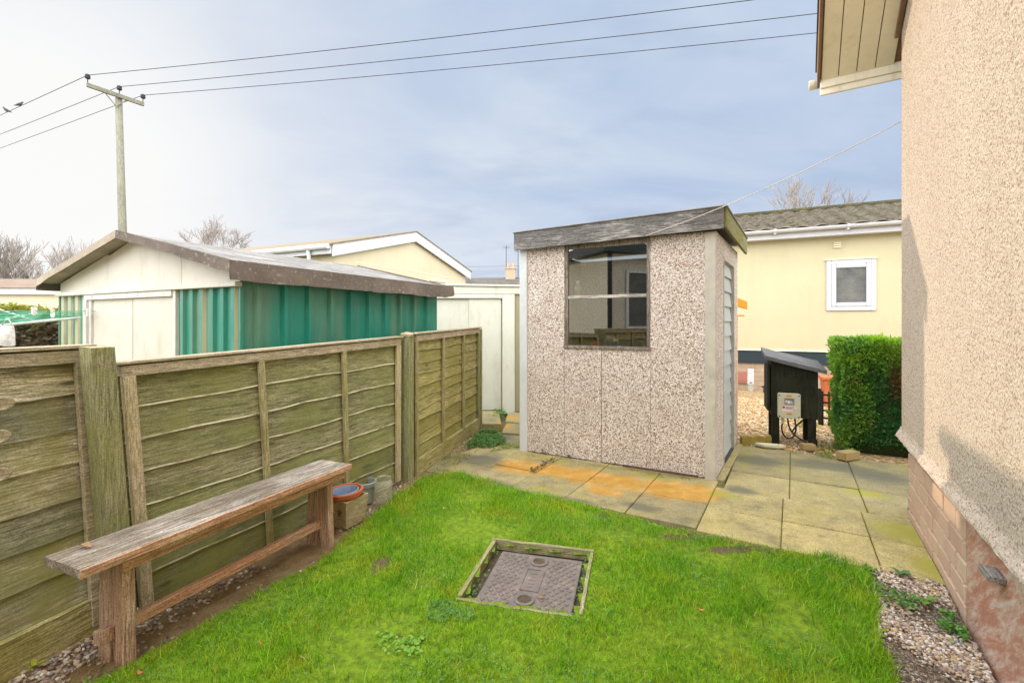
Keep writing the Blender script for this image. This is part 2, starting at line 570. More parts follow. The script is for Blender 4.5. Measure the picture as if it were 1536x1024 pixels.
# ------------------------------------------------------------------ material library
M = {}
M['agg'] = aggregate('exposed_aggregate')
M['cast'] = roughcast('roughcast')
M['slab'] = slab_mat('paving')
M['concrete'] = plain('concrete', (0.47, 0.435, 0.37), 0.85, 0.15, 9, 0.3, dirt=(0.3, 0.28, 0.2))
M['whitepost'] = plain('white_painted_concrete', (0.56, 0.58, 0.59), 0.7, 0.07, 9, 0.2, dirt=(0.5, 0.5, 0.46))
M['greyboard'] = wood('silvered_board', (0.06, 0.056, 0.053), (0.18, 0.17, 0.162), (0.50, 0.48, 0.455), 'x', pale_amt=0.7)
M['greenboard'] = wood('mossy_board', (0.13, 0.12, 0.05), (0.25, 0.225, 0.09), (0.40, 0.37, 0.26), 'y', algae=(0.2, 0.2, 0.035), alg_amt=0.6)
M['fence'] = wood('fence_board', (0.105, 0.107, 0.058), (0.25, 0.25, 0.137), (0.62, 0.56, 0.42), 'x', algae=(0.25, 0.255, 0.075), alg_amt=0.4, tint=True, pale_amt=0.42)
M['fence_g'] = wood('fence_board_grey', (0.15, 0.145, 0.105), (0.36, 0.345, 0.255), (0.74, 0.68, 0.55), 'x', algae=(0.27, 0.26, 0.08), alg_amt=0.5, tint=True, pale_amt=0.95)
M['fence_y'] = wood('fence_board_mossy', (0.18, 0.165, 0.065), (0.44, 0.405, 0.165), (0.66, 0.59, 0.37), 'x', algae=(0.27, 0.25, 0.055), alg_amt=0.5, tint=True, pale_amt=0.6)
M['rail'] = wood('fence_rail', (0.36, 0.285, 0.19), (0.56, 0.46, 0.33), (0.72, 0.63, 0.51), 'x', algae=(0.24, 0.23, 0.09), alg_amt=0.6)
M['batten'] = wood('fence_batten', (0.28, 0.23, 0.11), (0.45, 0.385, 0.205), (0.62, 0.54, 0.37), 'z', algae=(0.26, 0.25, 0.06), alg_amt=0.6)
M['batten_pale'] = wood('new_batten', (0.42, 0.33, 0.21), (0.62, 0.51, 0.35), (0.72, 0.62, 0.48), 'z', algae=(0.36, 0.34, 0.07), alg_amt=0.45)
M['post'] = wood('mossy_post', (0.20, 0.19, 0.10), (0.34, 0.325, 0.18), (0.50, 0.47, 0.32), 'z', algae=(0.27, 0.275, 0.06), alg_amt=0.6)
M['bench'] = wood('bench_wood', (0.44, 0.215, 0.125), (0.68, 0.375, 0.235), (0.78, 0.57, 0.42), 'x', pale_amt=0.6)
M['bench_leg'] = wood('bench_leg_wood', (0.33, 0.19, 0.125), (0.53, 0.335, 0.23), (0.66, 0.52, 0.405), 'z', pale_amt=0.7)
M['bench_top'] = wood('bench_top_wood', (0.13, 0.108, 0.085), (0.32, 0.265, 0.20), (0.62, 0.57, 0.51), 'x', pale_amt=0.85, gs=0.8)
M['planter'] = wood('planter_wood', (0.38, 0.28, 0.16), (0.52, 0.42, 0.26), (0.62, 0.52, 0.36), 'x', algae=(0.42, 0.36, 0.2), alg_amt=0.3)
M['edging'] = wood('edging_wood', (0.20, 0.17, 0.09), (0.36, 0.315, 0.185), (0.58, 0.52, 0.38), 'x', algae=(0.24, 0.25, 0.07), alg_amt=0.6)
M['felt'] = None


def felt(name, base, lich, moss):
    t = NT(name)
    n = t.noise(3.5, 7, 0.7)
    c = t.ramp(n, [(0.3, tuple(v * 0.7 for v in base)), (0.7, tuple(v * 1.25 for v in base))])
    c = t.mix(t.ramp(t.noise(38, 5, 0.75), [(0.57, 0.0), (0.66, 0.7)]), c, lich)
    c = t.mix(t.ramp(t.noise(5, 6, 0.7, t.co(loc=(2, 5, 1))), [(0.58, 0.0), (0.72, 0.7)]), c, moss)
    return t.fin(c, 0.9, t.bump(t.noise(120, 4, 0.7), 0.5, 0.004), spec=0.25)


def shingle(m_):
    nt = m_.node_tree; b = nt.nodes['Principled BSDF']
    lk = [l for l in nt.links if l.to_socket == b.inputs['Base Color']][0]; src = lk.from_socket
    tcn = nt.nodes.new('ShaderNodeTexCoord'); mp_ = nt.nodes.new('ShaderNodeMapping'); nt.links.new(tcn.outputs['Object'], mp_.inputs[0])
    br = nt.nodes.new('ShaderNodeTexBrick'); nt.links.new(mp_.outputs[0], br.inputs['Vector'])
    br.inputs['Scale'].default_value = 1.0; br.inputs['Brick Width'].default_value = 0.31; br.inputs['Row Height'].default_value = 0.155
    br.inputs['Mortar Size'].default_value = 0.006; br.inputs['Color1'].default_value = (1.18, 1.18, 1.18, 1); br.inputs['Color2'].default_value = (0.8, 0.79, 0.78, 1)
    br.inputs['Mortar'].default_value = (0.38, 0.36, 0.34, 1); br.inputs['Mortar Smooth'].default_value = 0.3
    mx = nt.nodes.new('ShaderNodeMix'); mx.data_type = 'RGBA'; mx.blend_type = 'MULTIPLY'; mx.inputs[0].default_value = 1.0
    nt.links.new(src, mx.inputs[6]); nt.links.new(br.outputs['Color'], mx.inputs[7]); nt.links.new(mx.outputs[2], b.inputs['Base Color'])
    return m_


M['felt'] = felt('roof_felt', (0.25, 0.24, 0.23), (0.42, 0.41, 0.40), (0.15, 0.14, 0.10))
shingle(M['felt'])
M['felt_edge'] = felt('felt_edge', (0.155, 0.125, 0.105), (0.42, 0.39, 0.35), (0.21, 0.185, 0.07))
M['felt_dark'] = felt('cabinet_felt', (0.13, 0.13, 0.135), (0.26, 0.26, 0.265), (0.16, 0.16, 0.15))
M['felt_grey'] = felt('shed_felt', (0.25, 0.25, 0.26), (0.4, 0.4, 0.4), (0.2, 0.19, 0.12))


def green_metal():
    t = NT('green_metal')
    n = t.noise(1.7, 4, 0.6, t.co((1, 1, 0.5)))
    c = t.ramp(n, [(0.3, (0.010, 0.19, 0.135)), (0.7, (0.02, 0.27, 0.195))])
    c = t.mix(t.ramp(t.noise(2.2, 5, 0.6, t.co((1.6, 1.6, 0.25), loc=(3, 3, 0))), [(0.45, 0.0), (0.7, 0.7)]), c, (0.19, 0.27, 0.165))
    c = t.mix(t.ramp(t.noise(30, 5, 0.7, t.co((1, 1, 0.15))), [(0.55, 0.0), (0.7, 0.2)]), c, (0.3, 0.36, 0.28))
    return t.fin(c, 0.42, t.bump(t.noise(6, 3, 0.5), 0.12, 0.01), spec=0.45)


M['green'] = green_metal()
M['cream_and_glint'] = plain('cream_metal_and_glint', (0.48, 0.46, 0.31), 0.45, 0.08, 4, 0.08, dirt=(0.3, 0.33, 0.2))
M['white_metal'] = plain('white_metal', (0.66, 0.625, 0.54), 0.5, 0.06, 3, 0.06, dirt=(0.53, 0.47, 0.36))
M['white_frame'] = plain('white_frame', (0.66, 0.64, 0.60), 0.5, 0.06, 7, 0.08, dirt=(0.45, 0.42, 0.36))
M['offwhite'] = plain('offwhite_metal', (0.64, 0.63, 0.54), 0.5, 0.05, 3, 0.06, dirt=(0.48, 0.465, 0.35))
M['olive'] = plain('olive_panel', (0.30, 0.28, 0.17), 0.5, 0.08, 3, 0.06)
M['upvc'] = plain('white_plastic', (0.57, 0.585, 0.61), 0.35, 0.03, 4, 0.03)
M['white_board'] = plain('white_board', (0.53, 0.545, 0.57), 0.45, 0.05, 5, 0.05, dirt=(0.5, 0.5, 0.48))
M['soffit'] = plain('cream_board', (0.84, 0.76, 0.60), 0.55, 0.05, 4, 0.06, dirt=(0.72, 0.62, 0.44))
M['soffit_l'] = plain('pale_cream_board', (0.84, 0.79, 0.66), 0.55, 0.05, 4, 0.06, dirt=(0.60, 0.50, 0.34))
M['yellow'] = plain('yellow_render', (0.505, 0.462, 0.30), 0.85, 0.04, 1.2, 0.7, bscale=45, dirt=(0.455, 0.405, 0.25))
M['creamwall'] = plain('cream_render', (0.58, 0.52, 0.37), 0.85, 0.05, 1.2, 0.2, dirt=(0.52, 0.45, 0.30))
M['band'] = plain('dark_band', (0.02, 0.034, 0.042), 0.6, 0.2, 3)
M['blackwood'] = wood('black_timber', (0.012, 0.014, 0.01), (0.024, 0.025, 0.017), (0.05, 0.05, 0.036), 'z', algae=(0.045, 0.05, 0.02), alg_amt=0.4)
M['black'] = plain('black_plastic', (0.02, 0.02, 0.022), 0.45, 0.2, 8, 0.05)
M['brownedge'] = plain('brown_edge', (0.22, 0.13, 0.08), 0.8, 0.3, 12, 0.4)
M['iron'] = None
M['terracotta'] = plain('terracotta', (0.50, 0.135, 0.05), 0.6, 0.1, 9, 0.1, dirt=(0.55, 0.25, 0.14))
M['bluepot'] = plain('bluegrey_plastic', (0.20, 0.27, 0.40), 0.5, 0.1, 9, 0.06, dirt=(0.34, 0.38, 0.45))
M['greypot'] = plain('grey_plastic', (0.30, 0.33, 0.32), 0.6, 0.15, 9, 0.1, dirt=(0.3, 0.25, 0.18))
M['tub'] = plain('faded_blue_plastic', (0.20, 0.30, 0.36), 0.5, 0.1, 4, 0.05)
M['box'] = plain('meter_plastic', (0.55, 0.53, 0.40), 0.45, 0.05, 5, 0.03)
M['orange'] = plain('orange_paint', (0.65, 0.26, 0.015), 0.5, 0.1, 5, 0.05)
M['red'] = plain('red_paint', (0.45, 0.02, 0.02), 0.5, 0.1, 5, 0.05)
M['blue'] = plain('blue_plastic', (0.10, 0.25, 0.55), 0.5, 0.1, 5, 0.05)
M['white'] = plain('white_paint', (0.8, 0.8, 0.78), 0.5, 0.04, 5, 0.03)
M['pole'] = wood('pole_wood', (0.16, 0.155, 0.125), (0.24, 0.23, 0.185), (0.34, 0.33, 0.28), 'z', algae=(0.3, 0.28, 0.16), alg_amt=0.4)
M['wire'] = plain('dark_wire', (0.03, 0.03, 0.035), 0.6, 0.1)
M['string'] = plain('pale_string', (0.55, 0.50, 0.44), 0.8, 0.1)
M['bark_hazed'] = plain('bark_hazed', (0.27, 0.235, 0.21), 0.9, 0.2, 8, 0.3)  # paler than plain bark: distance haze put into the colour
M['bark'] = plain('bark', (0.15, 0.12, 0.095), 0.9, 0.25, 8, 0.4)
M['leaf'] = colmat('foliage', 0.55, 0.35)
M['grassm'] = colmat('grass_blades', 0.5, 0.4, spec=0.25)
M['stone'] = colmat('pebbles', 0.65)
M['rollup'] = plain('grey_door_metal', (0.40, 0.43, 0.42), 0.5, 0.05, 3, 0.05, dirt=(0.45, 0.45, 0.38))
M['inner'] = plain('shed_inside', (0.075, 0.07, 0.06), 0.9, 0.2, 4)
M['pane'] = glass('window_glass', (0.85, 0.88, 0.85), 0.22)
M['clear'] = glass('clear_plastic', (0.86, 0.88, 0.80), 0.08, 0.15)
def cloudy():
    t = NT('cloudy_plastic')
    tr = t.n('BsdfTransparent'); t.set(tr.inputs[0], (0.93, 0.93, 0.88))
    t.fin((0.62, 0.60, 0.50), 0.25, spec=0.5)
    mx = t.n('MixShader'); t.set(mx.inputs[0], t.ramp(t.noise(14, 5, 0.7), [(0.35, 0.10), (0.7, 0.38)]))
    t.t.links.new(tr.outputs[0], mx.inputs[1]); t.t.links.new(t.b.outputs[0], mx.inputs[2])
    t.t.links.new(mx.outputs[0], t.out.inputs['Surface'])
    return t.m


M['clear'] = cloudy()
M['bird'] = plain('dark_feathers', (0.06, 0.06, 0.065), 0.7, 0.3, 30)
M['soil'] = plain('soil', (0.10, 0.075, 0.045), 0.95, 0.4, 14, 0.8)
M['mortar'] = plain('mortar', (0.52, 0.47, 0.36), 0.9, 0.15, 20, 0.5)


def brick_mat(name, a, b, c3, lime):
    t = NT(name)
    k = t.attr('mask')
    n = t.noise(16, 6, 0.7)
    c = t.mix(t.sep(k, 0), a, b)
    c = t.mix(t.ramp(n, [(0.35, 0.0), (0.7, 0.7)]), c, c3)
    c = t.mix(t.ramp(t.noise(7, 7, 0.75, t.co(loc=(1, 2, 3))), [(0.52, 0.0), (0.7, 0.6)]), c, lime)
    return t.fin(c, 0.9, t.bump(t.noise(70, 5, 0.7), 0.6, 0.005), spec=0.2)


M['brick'] = brick_mat('plinth_brick', (0.50, 0.32, 0.23), (0.60, 0.43, 0.31), (0.46, 0.34, 0.27), (0.55, 0.51, 0.35))
M['brick2'] = brick_mat('skirt_brick', (0.40, 0.29, 0.20), (0.46, 0.34, 0.24), (0.36, 0.27, 0.2), (0.5, 0.42, 0.32))
M['loosebrick'] = brick_mat('loose_brick', (0.36, 0.25, 0.11), (0.36, 0.25, 0.11), (0.33, 0.24, 0.11), (0.38, 0.33, 0.14))


def peeling():
    t = NT('peeling_red_paint')
    v = t.co((1, 1, 1), (R(35), 0, 0))
    mpn = t.n('Mapping'); t.t.links.new(v, mpn.inputs[0]); mpn.inputs['Scale'].default_value = (1, 0.9, 4)
    n = t.noise(4.5, 12, 0.8, mpn.outputs[0], 0.35)
    c = t.ramp(n, [(0.34, (0.37, 0.16, 0.10)), (0.47, (0.44, 0.225, 0.155)), (0.54, (0.52, 0.37, 0.30)), (0.66, (0.60, 0.53, 0.46))])
    c = t.mix(t.ramp(t.noise(45, 5, 0.7), [(0.55, 0.0), (0.66, 0.5)]), c, (0.33, 0.17, 0.12))
    return t.fin(c, 0.85, t.bump(n, 0.3, 0.006), spec=0.2)


M['peel'] = peeling()


def iron():
    t = NT('cast_iron')
    n = t.noise(9, 7, 0.7)
    c = t.ramp(n, [(0.3, (0.125, 0.105, 0.095)), (0.7, (0.215, 0.18, 0.16))])
    c = t.mix(t.ramp(t.noise(30, 5, 0.75), [(0.56, 0.0), (0.66, 0.6)]), c, (0.36, 0.27, 0.16))
    return t.fin(c, 0.65, t.bump(t.noise(90, 4, 0.7), 0.3, 0.002), spec=0.4)


M['iron'] = iron()


def tile_mat():
    t = NT('mossy_roof_tile')
    n = t.noise(7, 7, 0.75)
    c = t.ramp(n, [(0.35, (0.026, 0.022, 0.018)), (0.55, (0.05, 0.042, 0.024)), (0.72, (0.10, 0.09, 0.016))])
    c = t.mix(t.ramp(t.noise(26, 6, 0.7), [(0.50, 0.0), (0.62, 0.75)]), c, (0.105, 0.098, 0.014))
    k = t.attr('mask')
    c = t.mix(t.math('MULTIPLY', t.sep(k, 1), t.ramp(t.noise(9, 6, 0.7), [(0.35, 0.1), (0.6, 0.95)])), c, (0.38, 0.33, 0.28))
    return t.fin(c, 0.8, t.bump(t.noise(60, 4, 0.7), 0.5, 0.01), spec=0.3)


M['tile'] = tile_mat()
M['tile_far'] = plain('far_roof_tile', (0.10, 0.09, 0.08), 0.85, 0.3, 3, 0.4, dirt=(0.17, 0.155, 0.07))
GST = [(0.0, (0.10, 0.07, 0.05)), (0.2, (0.20, 0.14, 0.10)), (0.45, (0.30, 0.22, 0.15)), (0.7, (0.40, 0.33, 0.25)), (0.88, (0.52, 0.47, 0.40))]
M['gravel'] = gravel_mat('gravel_bed', GST, 95, (0.085, 0.06, 0.04), 0.95)
GOLD = [(0.0, (0.26, 0.14, 0.055)), (0.2, (0.40, 0.25, 0.11)), (0.45, (0.49, 0.33, 0.16)), (0.7, (0.57, 0.43, 0.25)), (0.9, (0.63, 0.54, 0.40))]
M['gold'] = gravel_mat('golden_gravel', GOLD, 38, (0.30, 0.22, 0.10), 0.35)


def lawn_mat():
    t = NT('lawn_soil')
    n = t.noise(24, 8, 0.75)
    c = t.ramp(n, [(0.3, (0.075, 0.075, 0.022)), (0.45, (0.15, 0.25, 0.02)), (0.6, (0.24, 0.36, 0.025)), (0.76, (0.36, 0.37, 0.05))])
    c = t.mix(t.ramp(t.math('ADD', t.sep(t.attr('mask'), 0), t.math('MULTIPLY', t.math('SUBTRACT', t.noise(40, 4, 0.7), 0.5), 0.5)), [(0.3, 0.0), (0.5, 0.95)]), c, (0.15, 0.11, 0.065))
    return t.fin(c, 0.95, t.bump(t.noise(60, 5, 0.7), 0.9, 0.02), spec=0.1)


M['lawn'] = lawn_mat()


def ground_mat():
    t = NT('earth')
    n = t.noise(0.6, 8, 0.7)
    c = t.ramp(n, [(0.35, (0.13, 0.13, 0.05)), (0.65, (0.22, 0.18, 0.11))])
    return t.fin(c, 0.95, t.bump(t.noise(20, 6, 0.7), 0.6, 0.03), spec=0.1)


M['earth'] = ground_mat()

# ------------------------------------------------------------------ the ground
TH = R(31.0)
U = Vector((math.sin(TH), math.cos(TH), 0)); V = Vector((math.cos(TH), -math.sin(TH), 0))
mb = MB(); mb.add([(-400, -400, -0.06), (400, -400, -0.06), (400, 400, -0.06), (-400, 400, -0.06)], [(0, 1, 2, 3)])
tag(mb.build('ground', M['earth']), kind='structure')

lawn_px = [(129, 1024), (180, 1000), (262, 959), (322, 927), (400, 880), (480, 838), (517, 808), (560, 772), (595, 743), (640, 716), (681, 708),
           (716, 716), (779, 734), (833, 745), (911, 765), (951, 775), (1009, 794), (1068, 808), (1164, 823), (1263, 838), (1300, 846),
           (1306, 887), (1322, 931), (1326, 964), (1337, 997), (1346, 1024)]
LAWN = [tuple(G(*p)[:2]) for p in lawn_px]
e0, e1 = LAWN[0], LAWN[-1]
LAWN += [(1.05, 1.3), (0.8, 0.6), (-1.9, 0.6), (-1.75, 1.3)]
# manhole frame
MH0 = Vector((0.10, 2.455, 0)); MHA = R(-14.5)
mhu = Vector((math.cos(MHA), math.sin(MHA), 0)); mhv = Vector((-math.sin(MHA), math.cos(MHA), 0))
MHW, MHD = 0.30, 0.315                               # half sizes of the edging


def in_mh(p, e=0.0):
    q = p - np.array([[MH0.x, MH0.y]])
    a = q @ np.array([mhu.x, mhu.y]); b = q @ np.array([mhv.x, mhv.y])
    return (np.abs(a) < MHW + e) & (np.abs(b) < MHD + e)


BARE = [(1.04, 2.88, .26, .05), (1.42, 2.74, .22, .05), (1.22, 2.70, .16, .035), (0.60, 3.20, .12, .03), (-0.72, 2.55, .05, .12)]


def bareness(x, y):
    return min(1.0, sum(math.exp(-(((x - a) / c) ** 2 + ((y - b) / d) ** 2)) for a, b, c, d in BARE) * (0.7 + 0.8 * mnoise.noise((x * 12, y * 12, 4))))


def lawn_z(x, y):
    return 0.012 * mnoise.noise((x * 2.3, y * 2.3, 0.3)) + 0.004 * mnoise.noise((x * 9, y * 9, 1.3))


cs = 0.035
gx = np.arange(-2.2, 2.2, cs); gy = np.arange(0.6, 4.2, cs)
cc = np.array([(a + cs / 2, b + cs / 2) for b in gy for a in gx])
ok = in_poly(cc[:, 0], cc[:, 1], LAWN) & ~in_mh(cc, -0.03)
mb = MB(); idx = {}
vs, fs = [], []
def gv(i, j):
    if (i, j) not in idx:
        x, y = -2.2 + i * cs, 0.6 + j * cs
        idx[(i, j)] = len(vs); vs.append((x, y, lawn_z(x, y)))
    return idx[(i, j)]
nx = len(gx)
for q in np.nonzero(ok)[0]:
    i, j = int(q % nx), int(q // nx)
    fs.append((gv(i, j), gv(i + 1, j), gv(i + 1, j + 1), gv(i, j + 1)))
mb.add(vs, fs); lo_ = tag(mb.build('lawn', M['lawn'], smooth=True, fix=False), kind='structure')
lo_.data.color_attributes['mask'].data.foreach_set('color', np.array([(max(0, bareness(a, b)), 0, 0, 1) for a, b, c in vs], dtype=np.float32).ravel())

# grass blades: one uncountable mass
NB = 125000
p = scatter(LAWN, NB)
p = p[p[:, 1] > 1.15]
p = p + np.column_stack([vnoise(p, 5.0, 40.0) - 0.5, vnoise(p, 5.0, 60.0) - 0.5]) * 0.10
near_mh = in_mh(p, 0.0)
p = p[~near_mh]
bare = vnoise(p, 3.1, 5.0)
lush = vnoise(p, 1.3, 2.0)
fine = vnoise(p, 5.5, 8.0)
# bare earth by the paving on the right
bd = np.exp(-(((p[:, 0] - 1.05) / 0.45) ** 2 + ((p[:, 1] - 2.78) / 0.14) ** 2))
keep = (bare + rng.uniform(-0.16, 0.16, len(p)) > 0.345) & (rng.uniform(0, 1, len(p)) > np.array([bareness(a, b) for a, b in p]) * 1.05)
p, lush, fine, bare = p[keep], lush[keep], fine[keep], bare[keep]
n = len(p)
edge = np.clip((p[:, 1] - 2.75) * 1.5, 0, 1) * (p[:, 0] < 0.3) + np.clip((p[:, 0] - 1.05) * 2.5, 0, 1)
h = 0.85 * (0.016 + 0.020 * rng.random(n) + 0.022 * np.clip(lush - 0.4, 0, 1) * 2 + 0.016 * np.clip(edge, 0, 1)) * (0.6 + 0.8 * fine) * np.where(rng.random(n) < 0.06, rng.uniform(1.3, 1.9, n), 1.0)
ang = rng.uniform(0, 2 * math.pi, n); la = rng.uniform(0, 2 * math.pi, n); lean = rng.uniform(0.15, 1.25, n) * h
bz = np.array([lawn_z(a, b) for a, b in p])
base = np.column_stack([p, bz - 0.003])
sd_ = np.column_stack([np.cos(ang), np.sin(ang), np.zeros(n)]) * (rng.uniform(0.0009, 0.0019, n))[:, None]
ld = np.column_stack([np.cos(la), np.sin(la), np.zeros(n)]) * lean[:, None]
upv = np.column_stack([np.zeros(n), np.zeros(n), h])
v = np.empty((n, 5, 3))
v[:, 0] = base - sd_; v[:, 1] = base + sd_
v[:, 2] = base + sd_ * 0.8 + ld * 0.35 + upv * 0.6; v[:, 3] = base - sd_ * 0.8 + ld * 0.35 + upv * 0.6
v[:, 4] = base + ld + upv * 0.95
f = (np.arange(n)[:, None] * 5 + np.array([[0, 1, 2, 3, 3, 2, 4]])).ravel()
lt = np.tile([4, 3], n)
gA, gB, gC, gD = np.array([0.125, 0.36, 0.014]), np.array([0.32, 0.56, 0.02]), np.array([0.43, 0.48, 0.03]), np.array([0.55, 0.48, 0.23])
tt = np.clip(0.6 * lush + 0.9 * vnoise(p, 7.0, 23.0) - 0.25 + rng.normal(0, 0.18, n), 0, 1)[:, None]
c = gB * (1 - tt) + gA * tt
moss = np.clip((0.6 * vnoise(p, 4.6, 14.0) + 0.4 * vnoise(p, 11.0, 19.0) - 0.50) * 6 + rng.normal(0, 0.3, n), 0, 1)[:, None]
c = c * (1 - moss * 0.75) + gC * moss * 0.75
straw = (rng.random(n) < 0.025)[:, None]
c = np.where(straw, gD, c) * rng.uniform(0.45, 1.4, n)[:, None]
tag(np_mesh('grass', v.reshape(-1, 3), f, lt, M['grassm'], np.repeat(c, 5, axis=0)),
    'short bright green grass of the small lawn', 'grass', kind='stuff')

# clover, speedwell and moss between the blades
p = scatter(LAWN, 26000); p = p[(p[:, 1] > 1.2)]
p = p[~in_mh(p, 0.01)]
k = vnoise(p, 2.7, 31.0); p = p[(k > 0.55) | (rng.random(len(p)) < 0.06)]
n = len(p); a = rng.uniform(0, 6.28, n)
pos = np.column_stack([p, rng.uniform(0.006, 0.03, n)])
ax = np.column_stack([np.cos(a), np.sin(a), rng.uniform(-0.1, 0.35, n)])
cl_ = np.array([0.10, 0.25, 0.05]) + rng.random((n, 1)) * np.array([0.10, 0.13, 0.03])
L1 = leaf_arrays(pos, ax, np.tile([[0, 0, 1.0]], (n, 1)), rng.uniform(0.006, 0.013, n), rng.uniform(0.005, 0.010, n), cl_)
p2 = scatter(LAWN, 9000); p2 = p2[p2[:, 1] > 1.2]; p2 = p2[~in_mh(p2, 0.01)]
tag(np_mesh('clover', *L1[:3], M['leaf'], L1[3]), 'tiny clover and weed leaves spread through the lawn', 'ground cover', kind='stuff')


def pebbles(name, pts, zs, r0, r1, cols, label, weights=None):
    bm = bmesh.new(); bmesh.ops.create_icosphere(bm, subdivisions=2, radius=1.0)
    bv = np.array([v_.co[:] for v_ in bm.verts]); bf = np.array([[q.index for q in f_.verts] for f_ in bm.faces]); bm.free()
    n = len(pts); m = len(bv)
    r = rng.uniform(r0, r1, n) * rng.uniform(0.7, 1.15, n)
    sc = np.column_stack([r * rng.uniform(0.8, 1.35, n), r * rng.uniform(0.7, 1.1, n), r * rng.uniform(0.45, 0.8, n)])
    lump = 1 + 0.12 * np.sin(bv[:, 0] * 3.1 + bv[:, 1] * 2.3) + 0.08 * np.sin(bv[:, 2] * 4 + bv[:, 1] * 3)
    loc = (bv * lump[:, None])[None] * sc[:, None]
    a = rng.uniform(0, 6.28, n); ca, sa = np.cos(a)[:, None], np.sin(a)[:, None]
    t1 = rng.normal(0, 0.35, n)[:, None]
    x = loc[:, :, 0]; y = loc[:, :, 1]; z = loc[:, :, 2]
    z2 = z * np.cos(t1) + y * np.sin(t1); y2 = y * np.cos(t1) - z * np.sin(t1)
    out = np.stack([x * ca - y2 * sa, x * sa + y2 * ca, z2], axis=2)
    out += np.column_stack([pts, zs + r * 0.25])[:, None]
    f = (bf[None] + (np.arange(n) * m)[:, None, None]).ravel()
    ci = rng.choice(len(cols), n, p=weights)
    c = np.array(cols)[ci] * rng.uniform(0.8, 1.15, n)[:, None]
    return tag(np_mesh(name, out.reshape(-1, 3), f, np.full(n * len(bf), 3), M['stone'], np.repeat(c, m, axis=0), smooth=True), label, 'gravel', kind='stuff')


PEB = [(0.60, 0.54, 0.46), (0.46, 0.36, 0.26), (0.34, 0.25, 0.18), (0.25, 0.165, 0.14), (0.15, 0.10, 0.08), (0.25, 0.24, 0.24), (0.46, 0.31, 0.15)]
PW = [0.22, 0.22, 0.18, 0.13, 0.09, 0.09, 0.07]
# house corner and wall direction
HC = Vector((2.698, 3.234, 0)); HA = R(-31.7)
hU = Vector((math.sin(R(31.7)), math.cos(R(31.7)), 0)); hV = Vector((math.cos(R(31.7)), -math.sin(R(31.7)), 0))
wallpt = lambda t, o=0.0: (HC + hU * t - hV * o)
BED = [tuple(G(*q)[:2]) for q in [(1290, 842), (1300, 887), (1316, 931), (1318, 964), (1330, 1000), (1340, 1030)]]
BED = BED + [(1.0, 1.25), tuple(wallpt(-3.0, -0.02)[:2]), tuple(wallpt(-0.93, -0.02)[:2])]
mb = MB(); mb.add([(x, y, -0.012) for x, y in BED], [tuple(range(len(BED)))])
tag(mb.build('gravel_bed', M['gravel']), kind='structure')
q = scatter(BED, 15000)
soilp = vnoise(q, 3.4, 3.3)
q = q[soilp + rng.uniform(-0.13, 0.13, len(q)) > 0.43]
pebbles('gravel', q, np.full(len(q), -0.012) + rng.uniform(0, 0.008, len(q)), 0.0042, 0.0088, PEB, 'mixed pale and brown pebbles in the bed along the house', PW)
# strip below the fence and bench
STRIP = [tuple(G(*q_)[:2]) for q_ in [(0, 1012), (100, 957), (180, 925), (240, 897), (330, 850), (420, 810), (520, 770), (590, 728), (640, 690), (700, 655)]]
back = [tuple(G(*q_)[:2]) for q_ in [(735, 655), (700, 690), (650, 712), (600, 742), (560, 772), (517, 808), (480, 838), (400, 880), (322, 927), (262, 959), (180, 1000), (120, 1035)]]
STRIP2 = [(-2.4, 1.0), (STRIP[0][0] - 0.1, STRIP[0][1])] + STRIP[1:] + back + [(-1.7, 1.0)]
mb = MB()
def strip_quads(a_, b_, z):
    k_ = 26
    def lerp(pl, t_):
        t_ *= len(pl) - 1; i_ = min(int(t_), len(pl) - 2); w_ = t_ - i_
        return (pl[i_][0] * (1 - w_) + pl[i_ + 1][0] * w_, pl[i_][1] * (1 - w_) + pl[i_ + 1][1] * w_)
    mb.sheet(lambda u_, v_: (*[lerp(a_, u_)[c_] * (1 - v_) + lerp(b_, u_)[c_] * v_ for c_ in (0, 1)], z), k_, 1)
A_ = [(-2.7, 1.0), (-2.3, 1.6)] + [(x - 0.1, y + 0.03) for x, y in STRIP]
B_ = [(-1.5, 1.0), (-1.45, 1.5)] + [(x + 0.12, y - 0.05) for x, y in back[::-1]]
strip_quads(A_, B_, -0.014)
def straw_mat():
    t = NT('dry_thatch_soil')
    n = t.noise(9, 8, 0.75)
    c = t.ramp(n, [(0.3, (0.18, 0.12, 0.065)), (0.5, (0.36, 0.25, 0.13)), (0.72, (0.52, 0.40, 0.24))])
    return t.fin(c, 0.95, t.bump(t.noise(70, 6, 0.75), 1.0, 0.02), spec=0.1)
M['straw'] = straw_mat()
tag(mb.build('earth_strip', M['straw']), kind='structure')
q = scatter(STRIP2, 11000)
wgt = np.where(q[:, 1] < 1.95, 1.0, 0.33)
gs_ = vnoise(q, 3.0, 9.0)
# keep pebbles near the fence side
sidev = np.array([min(((x - sx) ** 2 + (y - sy) ** 2) ** 0.5 for sx, sy in A_) for x, y in q])
q = q[(rng.random(len(q)) < wgt) & (gs_ > 0.38) & ((sidev < 0.34) | (rng.random(len(q)) < 0.12))]
pebbles('gravel', q, np.full(len(q), -0.014) + rng.uniform(0, 0.006, len(q)), 0.0045, 0.0105, PEB[:6], 'grey and tan pebbles under the bench along the fence', [0.16, 0.24, 0.2, 0.14, 0.1, 0.16])
